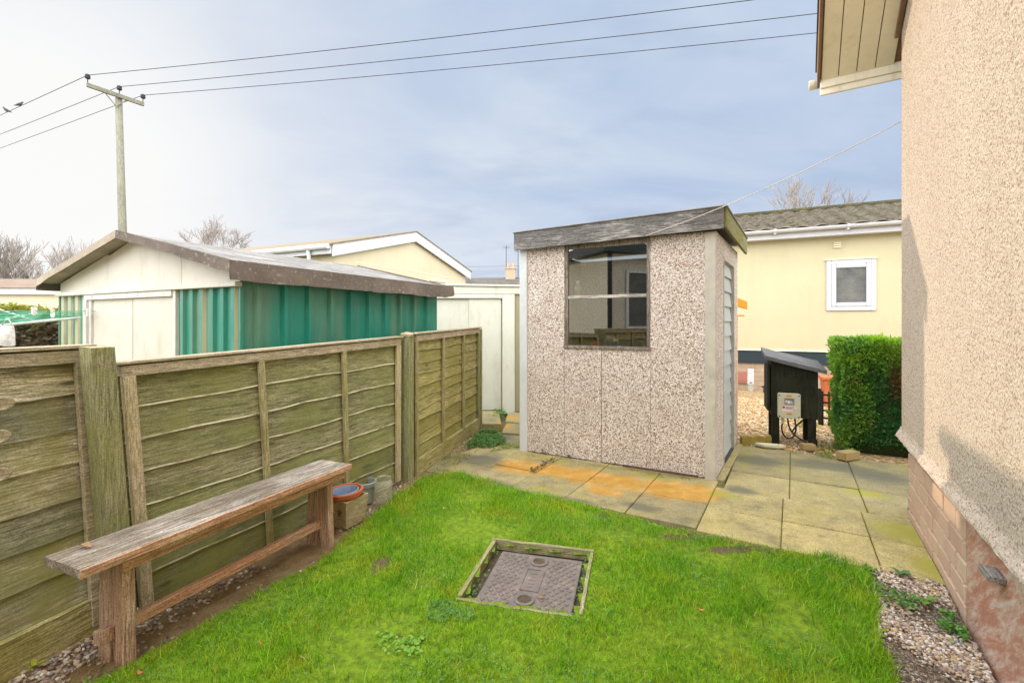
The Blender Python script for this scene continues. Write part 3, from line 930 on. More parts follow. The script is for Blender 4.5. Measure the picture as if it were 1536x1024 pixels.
# dry grass thatch
q = scatter(STRIP2, 9000)
n = len(q); a = rng.normal(0.9, 0.7, n)
sx_ = np.array([min(((x - sx) ** 2 + (y - sy) ** 2) ** 0.5 for sx, sy in B_) for x, y in q])
q = q[sx_ < 0.30]; n = len(q); a = rng.normal(0.9, 0.8, n)
pos = np.column_stack([q, rng.uniform(-0.012, 0.012, n)])
L1 = leaf_arrays(pos, np.column_stack([np.cos(a), np.sin(a), rng.uniform(-0.05, 0.3, n)]), np.tile([[0, 0, 1.0]], (n, 1)), rng.uniform(0.02, 0.05, n), 0.0022,
                 np.array([0.40, 0.29, 0.15]) * rng.uniform(0.5, 1.25, (n, 1)))
tag(np_mesh('dead_grass', *L1[:3], M['grassm'], L1[3]), 'flattened straw-coloured dead grass beside the bench', 'grass', kind='stuff')

# ------------------------------------------------------------------ paving
O = Vector((1.402, 3.36, 0))
def uv(u_, v_, z=0.0):
    q_ = O + U * u_ + V * v_
    return Vector((q_.x, q_.y, z))
org_spots = [(780, 700, .26, .17), (825, 704, .2, .15), (880, 714, .26, .18), (930, 722, .2, .16), (1005, 734, .26, .19), (1045, 738, .16, .17), (905, 736, .14, .09),
             (762, 627, .14, .10), (760, 640, .10, .08)]
moss_spots = [(812, 733, .10, .05), (872, 744, .07, .035), (1085, 742, .14, .08), (1120, 690, .05, .3), (1360, 800, .22, .22), (1395, 850, .10, .2), (1300, 740, .16, .12), (1230, 700, .3, .06),
              (830, 690, .25, .05), (985, 716, .2, .05)]
dark_spots = [(720, 690, .3, .2), (860, 755, .3, .12), (960, 760, .22, .1), (1250, 700, .5, .22), (1320, 715, .3, .25), (745, 655, .25, .25), (740, 725, .3, .12), (1130, 690, .35, .25), (1110, 735, .16, .12)]
def spotval(x, y, spots):
    r_ = 0.0
    for px, py, a_, b_ in spots:
        c_ = G(px, py); d_ = Vector((x, y, 0)) - c_
        du, dv = d_.dot(U), d_.dot(V)
        r_ = max(r_, math.exp(-((dv / a_) ** 2 + (du / b_) ** 2) * 0.9))
    return r_
slabs = []
def slab(q4, z=0.012, tint=None):
    slabs.append((q4, z - 0.009, random.uniform(0.1, 0.75) if tint is None else tint))
g = 0.003
def cell(u0, u1, v0, v1, tint=None, z=0.012, gap=g):
    slab([uv(u0 + gap, v0 + gap), uv(u0 + gap, v1 - gap), uv(u1 - gap, v1 - gap), uv(u1 - gap, v0 + gap)], z + random.uniform(-0.004, 0.004), tint)
# in front of the shed
for i in range(5):
    v1_ = -0.47 * i; v0_ = v1_ - 0.47
    cell(-0.42, 0.055, v0_, v1_, 0.25 + 0.12 * (i % 2)); cell(0.06, 0.66, v0_, v1_, 0.45)
# right of the joint line, three columns towards the house
rows = [-0.45, 0.0, 0.46, 0.98, 1.45, 1.98]
for r_ in range(5):
    for c_ in range(2):
        sh = 0.0 if r_ < 2 else 0.04
        v0_ = 0.47 * c_ + (sh if c_ else 0.0)
        if r_ >= 2 and c_ == 0:
            v0_ = 0.055
        cell(rows[r_], rows[r_ + 1], v0_, 0.47 * (c_ + 1) + sh, [0.7, 0.55, 0.5, 0.2, 0.15][r_] + (0.15 if c_ else 0) * (r_ < 2))
    # last column is cut to the house wall
    sh = 0.0 if r_ < 2 else 0.04
    a_ = uv(rows[r_] + g, 0.94 + sh + g); b_ = uv(rows[r_ + 1] - g, 0.94 + sh + g)
    def tow(pt):                                     # out to the wall foot
        d_ = (HC - pt).dot(hV)
        return pt + V * max(0.05, d_ / V.dot(hV) + 0.03) if (pt - HC).dot(hU) < 0.05 else pt + V * 0.47
    if r_ >= 3:
        slab([a_, a_ + V * 0.46, b_ + V * 0.46, b_], 0.012, 0.15)
        slab([a_ + V * 0.47, a_ + V * 0.93, b_ + V * 0.93, b_ + V * 0.47], 0.010, 0.15)
    else:
        slab([a_, tow(a_), tow(b_), b_], 0.012, [0.75, 0.6, 0.4][r_])
# passage between fence and shed
for (quad, z_, tn) in [([(698, 692), (738, 701), (762, 682), (717, 671)], 0.012, 0.1), ([(676, 707), (716, 716), (737, 702), (697, 693)], 0.008, 0.2),
                       ([(738, 668), (784, 668), (784, 652), (752, 650)], 0.0, 0.15), ([(752, 649), (784, 651), (784, 636), (760, 634)], 0.012, 0.2),
                       ([(758, 633), (784, 635), (784, 620), (762, 619)], 0.02, 0.3), ([(712, 640), (752, 640), (748, 620), (714, 620)], 0.05, 0.25)]:
    slab([G(x_, y_, 0) for x_, y_ in quad], z_, tn)
mb = MB(); stain = []
def slab_stain(x, y):
    return (spotval(x, y, org_spots), spotval(x, y, moss_spots), spotval(x, y, dark_spots))
for q4, z_, tn in slabs:
    n_ = 12
    tilt = (random.uniform(-0.003, 0.003), random.uniform(-0.003, 0.003))
    a_, b_, c_, d_ = [Vector(p_[:2]) for p_ in q4]
    b0 = len(mb.v)
    mb.cur = (tn, 0, 0)
    def sp(u_, v_, zz=0.0, ins=0.0):
        u_ = ins + u_ * (1 - 2 * ins); v_ = ins + v_ * (1 - 2 * ins)
        p_ = (a_ * (1 - u_) + b_ * u_) * (1 - v_) + (d_ * (1 - u_) + c_ * u_) * v_
        jx = 0.003 * mnoise.noise((p_.x * 14, p_.y * 14, 0))
        return (p_.x + jx, p_.y + jx, z_ + tilt[0] * (u_ - .5) + tilt[1] * (v_ - .5) + zz)
    mb.sheet(lambda u_, v_: sp(u_, v_, 0, 0.012), n_, n_)
    ring_t, ring_b = [], []
    for u_, v_ in [(i / n_, 0) for i in range(n_)] + [(1, i / n_) for i in range(n_)] + [(1 - i / n_, 1) for i in range(n_)] + [(0, 1 - i / n_) for i in range(n_)]:
        ring_t.append(sp(u_, v_, -0.004)); ring_b.append(sp(u_, v_, -0.05 - z_)); 
    top_in = [sp(u_, v_, 0, 0.012) for u_, v_ in [(i / n_, 0) for i in range(n_)] + [(1, i / n_) for i in range(n_)] + [(1 - i / n_, 1) for i in range(n_)] + [(0, 1 - i / n_) for i in range(n_)]]
    m_ = len(ring_t)
    mb.add(top_in + ring_t + ring_b, [(i, (i + 1) % m_, m_ + (i + 1) % m_, m_ + i) for i in range(m_)] + [(m_ + i, m_ + (i + 1) % m_, 2 * m_ + (i + 1) % m_, 2 * m_ + i) for i in range(m_)])
o = mb.build('patio', M['slab'], fix=False)
me = o.data
a_ = me.color_attributes.new('stain', 'FLOAT_COLOR', 'POINT')
a_.data.foreach_set('color', np.array([(*slab_stain(p_[0], p_[1]), 1) for p_ in mb.v], dtype=np.float32).ravel())
tag(o, kind='structure')
mb = MB()
pj = [uv(-0.40, -2.33), uv(-0.40, 0), uv(-0.43, 1.0), uv(-0.43, 1.42), uv(1.96, 2.0), uv(1.96, 0.1), uv(0.6, 0.1), uv(0.6, -2.33)]
mb.add([(p_.x, p_.y, -0.009) for p_ in pj], [tuple(range(len(pj)))])
def joint_mat():
    t = NT('mossy_joint')
    c = t.ramp(t.noise(13, 6, 0.7), [(0.35, (0.08, 0.07, 0.03)), (0.55, (0.17, 0.16, 0.04)), (0.72, (0.25, 0.26, 0.03))])
    return t.fin(c, 0.95, t.bump(t.noise(80, 4, 0.7), 0.8, 0.01), spec=0.1)
M['joint'] = joint_mat()
tag(mb.build('patio_bed', M['joint']), kind='structure')
# golden gravel yard
mb = MB()
yard = [uv(1.97, -2.0), uv(1.97, 5.0), Vector((12, 6, 0)), Vector((14, 11, 0)), Vector((2, 13, 0)), uv(4.0, -2.0)]
mb.add([(p_.x, p_.y, -0.008) for p_ in yard], [tuple(range(len(yard)))])
tag(mb.build('gravel_yard', M['gold']), kind='structure')
q = scatter([tuple(uv(2.0, 0.0)[:2]), tuple(uv(2.0, 1.1)[:2]), tuple(uv(5.6, 1.0)[:2]), tuple(uv(5.6, -0.6)[:2]), tuple(uv(3.0, -0.2)[:2])], 9000)
pebbles('gravel', q, np.full(len(q), -0.008), 0.008, 0.02, [(0.48, 0.32, 0.15), (0.56, 0.42, 0.24), (0.38, 0.22, 0.09), (0.6, 0.51, 0.37), (0.26, 0.15, 0.07)],
        'golden gravel of the yard below the yellow home', [0.3, 0.28, 0.18, 0.16, 0.08])
# ------------------------------------------------------------------ the fence
def fence_panel(label, bl, br, ztl, ztr, shl, shr, nb, mats, batts, seed, gravel_board=False, edge_wear=0.5, cap_over=0.02):
    """bl, br: ground points; zt*: top heights; sh*: sideways lean of the two ends at the top (world vectors)."""
    rn = random.Random(seed)
    bl, br = Vector(bl), Vector(br)
    d = (br - bl); L = d.length; rz = math.atan2(d.y, d.x)
    root = thing('lapped_fence', label, 'fence panel', (bl.x, bl.y, 0), rz, 'lapped wooden fence panels')
    cs_, sn_ = math.cos(-rz), math.sin(-rz)
    loc2 = lambda v_: (v_[0] * cs_ - v_[1] * sn_, v_[0] * sn_ + v_[1] * cs_)
    l0, l1 = loc2(shl), loc2(shr)
    H = 1.0
    def tf(x, y, z):                                # z as a fraction of the height
        s_ = x / L
        zt = ztl * (1 - s_) + ztr * s_
        lx = (l0[0] * (1 - s_) + l1[0] * s_) * z; ly = (l0[1] * (1 - s_) + l1[1] * s_) * z
        return (x + lx, y + ly, 0.0 + zt * z)
    mb = MB(tf)
    z_lo = 0.13 if gravel_board else 0.02
    z_hi = 0.975
    nseg = 44
    sp = (z_hi - z_lo) / nb
    for i in range(nb):
        zb0 = z_lo + sp * i - 0.012
        zt0 = z_lo + sp * (i + 1) + 0.02
        if i == nb - 1:
            zt0 = z_hi
        amp = rn.uniform(0.004, 0.012); ph = rn.uniform(0, 50)
        tint = rn.uniform(0.1, 0.9)
        slope = rn.uniform(-0.008, 0.008)
        def edge(s_):
            return zb0 + amp * (mnoise.noise((s_ * L * 2.4 + ph, 0.3, ph)) * 1.6 + 0.5 * mnoise.noise((s_ * L * 7 + ph, 2.3, ph))) + slope * (s_ - .5)
        def fn(u_, v_):
            zb_ = edge(u_)
            # v: 0 back-bottom, then front from the bottom edge up
            if v_ < 0.01: return (u_ * L, 0.006, zb_)
            if v_ < 0.21: return (u_ * L, -0.010 + 0.003 * mnoise.noise((u_ * 9, ph, 1)), zb_)
            if v_ < 0.41: return (u_ * L, -0.0095 + 0.003 * mnoise.noise((u_ * 9, ph, 1)), zb_ + 0.005)
            if v_ < 0.61: return (u_ * L, -0.0088 + 0.003 * mnoise.noise((u_ * 9, ph, 1)), zb_ + 0.0075)
            if v_ < 0.81: return (u_ * L, -0.003 + 0.003 * mnoise.noise((u_ * 6, ph, 4)), (zb_ + zt0) / 2)
            return (u_ * L, 0.004, zt0)
        def mk(u_, v_):
            alg = max(0.0, 0.65 - (z_lo + sp * i) * 1.3) + (0.45 if mnoise.noise((u_ * 3, i * 1.7, seed)) > 0.1 else 0.0)
            return (tint, edge_wear if v_ < 0.5 else 0.0, min(1, alg))
        mb.sheet(fn, nseg, 5, maskfn=mk)
        mb.cur = (tint, 0, 0.3)
        mb.sheet(lambda u_, v_: (u_ * L, 0.012, z_lo + sp * i + v_ * sp * 1.05 if i < nb - 1 else z_lo + sp * i + v_ * (z_hi - z_lo - sp * i)), 4, 1)
    o = mb.build('boards', mats[0], root, fix=False)
    # battens on the face
    for s_, wd, pr in batts:
        b_ = MB(tf); x0 = s_ * L
        lo_ = 0.02; jx = rn.uniform(-0.006, 0.006)
        b_.hexa([(x0, -0.036, lo_), (x0 + wd, -0.036, lo_), (x0 + wd, -0.012, lo_), (x0, -0.012, lo_)],
                [(x0 + jx, -0.036, 0.955), (x0 + wd + jx, -0.036, 0.955), (x0 + wd + jx, -0.012, 0.955), (x0 + jx, -0.012, 0.955)])
        b_.build('batten', M[pr], root, bevel=0.002)
    b_ = MB(tf)
    b_.sheet(lambda u_, v_: [(u_ * L, -0.034, 0.955 + 0.002 * mnoise.noise((u_ * 8, 0, seed))), (u_ * L, -0.037, 0.998), (u_ * L, 0.03, 1.002), (u_ * L, 0.03, 0.96)][min(3, int(v_ * 3 + 0.5))], 30, 3)
    b_.add([(0, -0.034, 0.955), (0, -0.037, 0.998), (0, 0.03, 1.002), (0, 0.03, 0.96)], [(0, 1, 2, 3)])
    b_.add([(L, -0.034, 0.955), (L, -0.037, 0.998), (L, 0.03, 1.002), (L, 0.03, 0.96)], [(0, 3, 2, 1)])
    b_.build('top_rail', M['rail'], root, fix=False)
    b_ = MB(tf); b_.box(-cap_over, L + cap_over, -0.045, 0.04, 1.004, 1.016)
    b_.build('capping', M['rail'], root, bevel=0.002)
    if gravel_board:
        b_ = MB(tf); b_.box(0, L, -0.03, 0.0, -0.02, 0.115)
        b_.build('gravel_board', M['batten'] if False else M['fence_y'], root, bevel=0.003)
    return root


p1L, p1R = Vector((-1.70, 2.12, 0)), Vector((-0.945, 3.86, 0))
fence_panel('dark olive lapped fence panel with pale wavy board edges, directly behind the bench', p1L, p1R, 1.125, 1.19, (-0.098, 0.0, 0), (0, 0, 0), 7,
            [M['fence']], [(0.0, 0.052, 'batten_pale'), (0.345, 0.034, 'batten'), (0.675, 0.034, 'batten'), (0.972, 0.05, 'batten_pale')], 3, edge_wear=1.0)
p2L, p2R = Vector((-0.845, 4.00, 0)), Vector((-0.425, 5.80, 0))
fence_panel('yellowish mossy lapped fence panel running from the capped post towards the white shed', p2L, p2R, 1.215, 1.25, (0, 0, 0), (0, 0, 0), 10,
            [M['fence_y']], [(0.0, 0.035, 'batten'), (0.33, 0.035, 'batten'), (0.66, 0.035, 'batten'), (0.965, 0.05, 'post')], 9, gravel_board=True, edge_wear=0.25)
p0L, p0R = Vector((-2.36, 0.30, 0)), Vector((-1.795, 2.06, 0))
fp0 = fence_panel('grey weathered lapped fence panel cut off by the left edge of the photo', p0L, p0R, 1.19, 1.205, (0, 0, 0), (-0.088, 0, 0), 7,
                  [M['fence_g']], [(0.0, 0.05, 'batten'), (0.33, 0.034, 'batten'), (0.64, 0.034, 'batten'), (0.965, 0.045, 'rail')], 21, gravel_board=True, edge_wear=0.1)
# sawn-off knots showing on the boards of the near panel
for zk in (0.76, 0.90, 1.02):
    kn = MB(); kn.lathe([(0.0, 0.004), (0.010, 0.006), (0.018, 0.005), (0.024, 0.008), (0.028, 0.0)], n=18)
    o_ = kn.build('knot', M['rail'], fp0, smooth=True)
    xk = 1.50 + 0.01 * math.sin(zk * 40)
    o_.location = (xk, -0.012, zk); o_.rotation_euler = (R(90), 0, 0); o_.scale = (1.5, 1.0, 1)


def post(label, base, size, h, lean, rz, mat='post', cap=False):
    b_ = MB(); s_ = size / 2
    lx, ly = lean
    n_ = 10
    for k in range(1):
        b_.sheet(lambda u_, v_: (lambda q_: (q_[0] + lx * v_, q_[1] + ly * v_, -0.1 + (h + 0.1) * v_))(
            [(-s_, -s_), (s_, -s_), (s_, s_), (-s_, s_), (-s_, -s_)][int(round(u_ * 4))]), 4, n_)
    b_.add([(-s_ + lx, -s_ + ly, h), (s_ + lx, -s_ + ly, h), (s_ + lx, s_ + ly, h + 0.004), (-s_ + lx, s_ + ly, h + 0.004)], [(0, 1, 2, 3)])
    o_ = b_.build('fence_post', M[mat], None, bevel=0.003)
    place(o_, base, rz)
    tag(o_, label, 'fence post', 'square wooden fence posts')
    return o_


post('mossy green leaning fence post between the grey panel and the bench', G(184, 931), 0.088, 1.215, (-0.085, 0.02), R(68))
pb = post('fence post with weathered cap in the middle of the fence, by the plastic jar', Vector((-0.885, 3.93, 0)), 0.085, 1.205, (0, 0), R(70))
b_ = MB(); b_.lathe([(0.055, 1.206), (0.058, 1.222), (0.045, 1.236), (0.0, 1.245)], n=10)
o_ = b_.build('post_cap', M['rail'], pb)
post('slim mossy end post of the fence next to the white shed', Vector((-0.41, 5.86, 0)), 0.06, 1.245, (0, 0), R(76))

# ------------------------------------------------------------------ the bench
BA = R(67)                                          # long axis
S0 = Vector((-1.512, 1.633, 0)); BH = 0.455
bench = thing('bench', 'long rustic wooden plank bench with reddish rail standing against the fence', 'bench', S0, BA)
BL, BW = 1.335, 0.24                                # local x along, y towards the fence
b_ = MB()
def seat_fn(u_, v_):
    return (u_ * BL, v_ * BW, BH + 0.0025 * mnoise.noise((u_ * 4, v_ * 3, 2)))
b_.sheet(seat_fn, 40, 8)
b_.sheet(lambda u_, v_: (u_ * BL, 0, BH - 0.03 * v_), 40, 1); b_.sheet(lambda u_, v_: (u_ * BL, BW, BH - 0.03 * v_), 40, 1)
b_.sheet(lambda u_, v_: (0, u_ * BW, BH - 0.03 * v_), 8, 1); b_.sheet(lambda u_, v_: (BL, u_ * BW, BH - 0.03 * v_), 8, 1)
b_.sheet(lambda u_, v_: (u_ * BL, v_ * BW, BH - 0.03), 1, 1)
seat = b_.build('seat', M['bench_top'], bench)
b_ = MB(); b_.box(-0.002, BL + 0.002, -0.010, -0.0005, BH - 0.031, BH + 0.0015)
b_.build('front_lipping', M['bench'], seat, bevel=0.002)
b_ = MB(); b_.box(0.145, BL - 0.02, 0.028, 0.050, BH - 0.085, BH - 0.0315)
b_.build('apron', M['bench'], bench, bevel=0.002)
def leg(x0, x1, notch):
    b_ = MB(); y0, y1 = 0.052, 0.205; ym = (y0 + y1) / 2 - 0.005
    poly = [(y0 - 0.012, -0.02), (ym - 0.018, -0.02), (ym, 0.095), (ym + 0.018, -0.02), (y1 + 0.012, -0.02), (y1, BH - 0.032), (y0, BH - 0.032)]
    b_.prism(poly, 'x', x0, x1)
    return b_.build('leg', M['bench_leg'], bench, bevel=0.003)
leg(0.155, 0.198, True); leg(BL - 0.135, BL - 0.092, True)
b_ = MB(); b_.box(0.120, BL - 0.055, 0.105, 0.137, 0.098, 0.142)
st = b_.build('stretcher', M['bench'], bench, bevel=0.003)
b_ = MB(); b_.prism([(0.096, 0.093), (0.142, 0.093), (0.146, 0.14), (0.100, 0.147)], 'x', 0.105, 0.1545)
b_.build('tenon_block', M['bench_leg'], st, bevel=0.003)

# ------------------------------------------------------------------ planter box and pots
PB = Vector((-1.055, 2.965, 0)); PA = R(64)
pl = thing('planter_box', 'pale square wooden planter with a star cut in its side, past the bench end', 'planter', PB, PA)
w_, h_ = 0.20, 0.175
def taper(x, y, z):
    k = 0.88 + 0.12 * z / h_
    return ((x - w_ / 2) * k + w_ / 2, (y - w_ / 2) * k + w_ / 2, z)
b_ = MB(taper)
b_.box(0, w_, 0, 0.013, 0, h_); b_.box(0, w_, w_ - 0.013, w_, 0, h_)
b_.box(w_ - 0.013, w_, 0.0131, w_ - 0.0131, 0, h_)
b_.build('side_boards', M['planter'], pl, bevel=0.0015)
# the end board with a real star-shaped hole
b_ = MB(taper)
cy, cz = 0.064, 0.10
star = [(cy + (0.036 if k % 2 == 0 else 0.015) * math.sin(k * math.pi / 5), cz + (0.036 if k % 2 == 0 else 0.015) * math.cos(k * math.pi / 5)) for k in range(10)]
outer = []
for (a, c_) in star:
    dx_, dz_ = a - cy, c_ - cz
    k = min(abs((w_ / 2 - 0.0131) / dx_) if abs(dx_) > 1e-6 else 9e9, abs(((h_ - cz) if dz_ > 0 else cz) / dz_) if abs(dz_) > 1e-6 else 9e9)
    outer.append((cy + dx_ * k, cz + dz_ * k))
rect = [(0.0131, 0), (w_ - 0.0131, 0), (w_ - 0.0131, h_), (0.0131, h_)]
bm = bmesh.new()
# triangulated ring between the star and the rectangle
ov = [bm.verts.new((0, a, c_)) for a, c_ in rect]; sv = [bm.verts.new((0, a, c_)) for a, c_ in star]
eo = [bm.edges.new((ov[i], ov[(i + 1) % 4])) for i in range(4)]; es = [bm.edges.new((sv[i], sv[(i + 1) % 10])) for i in range(10)]
bmesh.ops.triangle_fill(bm, edges=eo + es, use_beauty=True)
vs_ = [tuple(v_.co) for v_ in bm.verts]; fs_ = [[v_.index for v_ in f_.verts] for f_ in bm.faces]
bm.verts.index_update(); fs_ = [[v_.index for v_ in f_.verts] for f_ in bm.faces]; bm.free()
nv = len(vs_)
allv = vs_ + [(0.013, b2, c2) for (_, b2, c2) in vs_]
ff = [tuple(f_) for f_ in fs_] + [tuple(nv + i for i in f_[::-1]) for f_ in fs_] + [(4 + i, 4 + (i + 1) % 10, nv + 4 + (i + 1) % 10, nv + 4 + i) for i in range(10)]
ff += [(i, (i + 1) % 4, nv + (i + 1) % 4, nv + i) for i in range(4)]
b_.add(allv, ff)
b_.build('star_board', M['planter'], pl)
b_ = MB(taper); b_.box(0.0131, w_ - 0.0135, 0.0135, w_ - 0.0135, 0.01, 0.02); b_.build('base_board', M['bench_leg'], pl)


def pot(name, label, c, ro, rb, h, mat, rim=0.012, thick=0.004, tilt=(0, 0)):
    b_ = MB()
    rc = ro * 0.93
    prof = [(rb, 0), (rb + (rc - rb) * 0.8, h * 0.8), (ro, h * 0.8), (ro + 0.002, h - 0.004), (ro - 0.002, h), (ro - rim, h), (ro - rim - 0.002, h - 0.004),
            (rb + (rc - rb) * 0.75 - thick, h * 0.72), (rb - thick, 0.008), (0.0, 0.008)]
    b_.lathe(prof, n=40)
    o_ = b_.build(name, mat, None, smooth=True)
    o_.location = c; o_.rotation_euler = (tilt[0], tilt[1], 0)
    md = o_.modifiers.new('split', 'EDGE_SPLIT'); md.split_angle = R(40)
    return tag(o_, label, 'plant pot')


pc = PB + Vector((math.cos(PA) * 0.1 - math.sin(PA) * 0.1, math.sin(PA) * 0.1 + math.cos(PA) * 0.1, 0))
pot('plant_pot', 'round terracotta plant pot sitting in the wooden planter', pc + Vector((0, 0, 0.072)), 0.116, 0.072, 0.145, M['terracotta'], 0.012, tilt=(R(2), R(-3)))
pot('plant_pot', 'blue-grey plastic pot nested inside the terracotta pot', pc + Vector((0.0, 0, 0.1)), 0.086, 0.06, 0.115, M['bluepot'], 0.005, tilt=(R(2), R(-3)))
gc = G(556, 764)
pot('plant_pot', 'dull grey pot with a flat rim hidden behind the wooden planter', Vector((gc.x - 0.09, gc.y + 0.16, 0)), 0.085, 0.068, 0.15, M['greypot'], 0.012)
jc = G(574, 757)
b_ = MB()
b_.lathe([(0.0, 0.0), (0.060, 0.0), (0.066, 0.008), (0.066, 0.15), (0.060, 0.175), (0.050, 0.182), (0.050, 0.198), (0.053, 0.20), (0.048, 0.203), (0.045, 0.18), (0.055, 0.17), (0.062, 0.15), (0.062, 0.012), (0.0, 0.006)], n=32)
o_ = b_.build('jar', M['clear'], None, smooth=True); place(o_, (jc.x, jc.y + 0.02, -0.006))
tag(o_, 'cloudy clear plastic jar standing at the foot of the fence', 'jar')

# ------------------------------------------------------------------ manhole
mh = thing('manhole_cover', 'square rusty cast iron inspection cover with diamond tread set in the lawn', 'manhole cover', MH0, MHA)
zt = -0.024
LX, LY = 0.235, 0.262
cover_off = (0.01, -0.012)
ox, oy = cover_off
b_ = MB()
b_.box(ox - LX, ox + LX, oy - LY, oy + LY, zt - 0.022, zt)
lid = b_.build('lid', M['iron'], mh, bevel=0.004)
b_ = MB()
stp = 0.056
for i in range(-14, 15):
    for j in range(-14, 15):
        a = ox + (i + j) * stp / 2 * 0.72; c_ = oy + (i - j) * stp / 2
        if abs(a - ox) > LX - 0.028 or abs(c_ - oy) > LY - 0.022:
            continue
        if abs(a - ox) < 0.062 and abs(c_ - oy) < 0.12:
            continue
        if math.hypot(a - ox, abs(c_ - oy) - 0.185) < 0.062:
            continue
        for sgn in (1,):
            pass
        dw, dh = stp * 0.72 / 2 * 0.72, stp / 2 * 0.72
        t_ = 0.0048
        bb = [(a - dw, c_, zt + 0.0003), (a, c_ - dh, zt + 0.0003), (a + dw, c_, zt + 0.0003), (a, c_ + dh, zt + 0.0003)]
        k = 0.72
        tb = [(a - dw * k, c_, zt + t_), (a, c_ - dh * k, zt + t_), (a + dw * k, c_, zt + t_), (a, c_ + dh * k, zt + t_)]
        b_.hexa(bb, tb)
b_.build('diamond_tread', M['iron'], lid)
b_ = MB()
x0, x1, y0, y1 = ox - 0.05, ox + 0.05, oy - 0.105, oy + 0.105
for (a0, a1, c0, c1) in [(x0, x1, y0, y0 + 0.006), (x0, x1, y1 - 0.006, y1), (x0, x0 + 0.006, y0 + 0.0062, y1 - 0.0062), (x1 - 0.006, x1, y0 + 0.0062, y1 - 0.0062)]:
    b_.box(a0, a1, c0, c1, zt + 0.0002, zt + 0.004)
for k in range(5):                                   # worn raised marks on the name plate, no longer legible
    b_.box(ox - 0.02 + 0.006 * (k % 2), ox + 0.012 + 0.004 * (k % 3), oy - 0.07 + k * 0.032, oy - 0.058 + k * 0.032, zt + 0.0002, zt + 0.0018)
b_.build('name_plate', M['iron'], lid)
for sy in (-1, 1):
    b_ = MB()
    b_.lathe([(0.050, 0.0003), (0.050, 0.006), (0.046, 0.008), (0.035, 0.008), (0.033, 0.001)], c=(ox, oy + sy * 0.185, zt), n=28)
    rg = b_.build('keyhole_ring', M['iron'], lid, smooth=False)
    b_ = MB(); b_.lathe([(0.033, 0.0012), (0.02, 0.0004), (0.0, 0.0003)], c=(ox, oy + sy * 0.185, zt), n=20)
    b_.build('keyhole_cup', M['soil'], lid)
ed = thing('timber_edging', 'square frame of four mossy timber boards around the iron cover', 'edging', MH0, MHA)
def eboard(x0, x1, y0, y1, z0, z1, rot=0.0):
    b_ = MB()
    along_x = (x1 - x0) > (y1 - y0)
    n_ = 16
    def f(u_, v_):
        k = [(0, 0), (0, 1), (1, 1), (1, 0), (0, 0)][int(round(v_ * 4))]
        j = 0.004 * mnoise.noise((u_ * 5, x0 * 9, y0 * 7))
        if along_x:
            return (x0 + (x1 - x0) * u_, y0 + (y1 - y0) * k[0] + j, z0 + (z1 - z0) * k[1] + j)
        return (x0 + (x1 - x0) * k[0] + j, y0 + (y1 - y0) * u_, z0 + (z1 - z0) * k[1] + j)
    b_.sheet(f, n_, 4)
    for u_ in (0, 1):
        b_.add([f(u_, k / 4) for k in range(4)], [(0, 1, 2, 3)])
    b_.build('board', M['edging'] if along_x else M['edging_y'], ed)
M['edging_y'] = wood('edging_wood_y', (0.20, 0.17, 0.09), (0.36, 0.315, 0.185), (0.58, 0.52, 0.38), 'y', algae=(0.24, 0.25, 0.07), alg_amt=0.6)
eboard(-MHW, MHW, MHD - 0.022, MHD, -0.04, 0.016)
eboard(-MHW, MHW * 0.85, -MHD, -MHD + 0.016, -0.045, 0.004)
eboard(-MHW, -MHW + 0.022, -MHD + 0.0215, MHD - 0.0255, -0.045, 0.012)
eboard(MHW - 0.016, MHW, -MHD + 0.0215, MHD - 0.0255, -0.045, 0.012)
b_ = MB(); b_.add([(-MHW, -MHD, -0.047), (MHW, -MHD, -0.047), (MHW, MHD, -0.047), (-MHW, MHD, -0.047)], [(0, 1, 2, 3)])
tag(place(b_.build('soil', M['soil']), MH0, MHA), kind='structure')
# ------------------------------------------------------------------ the pebble-dashed concrete shed
FL, FR = Vector((0.094, 4.82, 0)), Vector((1.711, 3.915, 0))
sdir = FR - FL; SW = sdir.length; SA = math.atan2(sdir.y, sdir.x)
sh = thing('concrete_shed', 'small flat-roofed shed of pebbled concrete panels with one dusty window', 'shed', FL, SA)
SKEW = 0.053
stf = lambda x, y, z: (x + SKEW * y, y, z)
SD, SH = 1.44, 2.09
WX0, WX1, WZ0, WZ1 = 0.485, 1.31, 1.07, 2.06
def zroof(x):                                       # underside of the fascia, a little higher on the right
    return 2.06 + 0.035 * x / SW
T = 0.06
b_ = MB(stf)
PL0, PR0 = 0.075, 0.085
b_.box(PL0, WX0 - 0.003, 0, T, -0.05, SH); b_.box(WX1 + 0.003, SW - PR0, 0, T, -0.05, SH); b_.box(WX0, 0.855, 0, T, -0.05, WZ0); b_.box(0.861, WX1, 0, T, -0.05, WZ0)
b_.build('front_panel', M['agg'], sh)
b_ = MB(stf)
DY0, DY1, DZ1 = 0.42, 1.16, 1.93
b_.box(SW - T, SW, 0.002, DY0, -0.05, SH); b_.box(SW - T, SW, DY1, SD, -0.05, SH); b_.box(SW - T, SW, DY0, DY1, DZ1, SH)
b_.build('door_side_panel', M['agg'], sh)
b_ = MB(stf)
b_.box(0, T, T + 0.001, SD, -0.05, SH); b_.box(T + 0.001, SW - T - 0.001, SD - T, SD, -0.05, SH)
b_.build('rear_panel', M['agg'], sh)
b_ = MB(stf); b_.box(-0.012, PL0, -0.014, T, -0.05, SH); b_.build('corner_post', M['whitepost'], sh, bevel=0.006)
b_ = MB(stf); b_.box(SW - PR0, SW + 0.004, -0.016, T * 0.2, -0.05, SH); b_.build('corner_post', M['concrete'], sh, bevel=0.008)
b_ = MB(stf); b_.box(0, SW, 0.0, SD, 0.0, 0.012); b_.build('floor', M['inner'], sh)
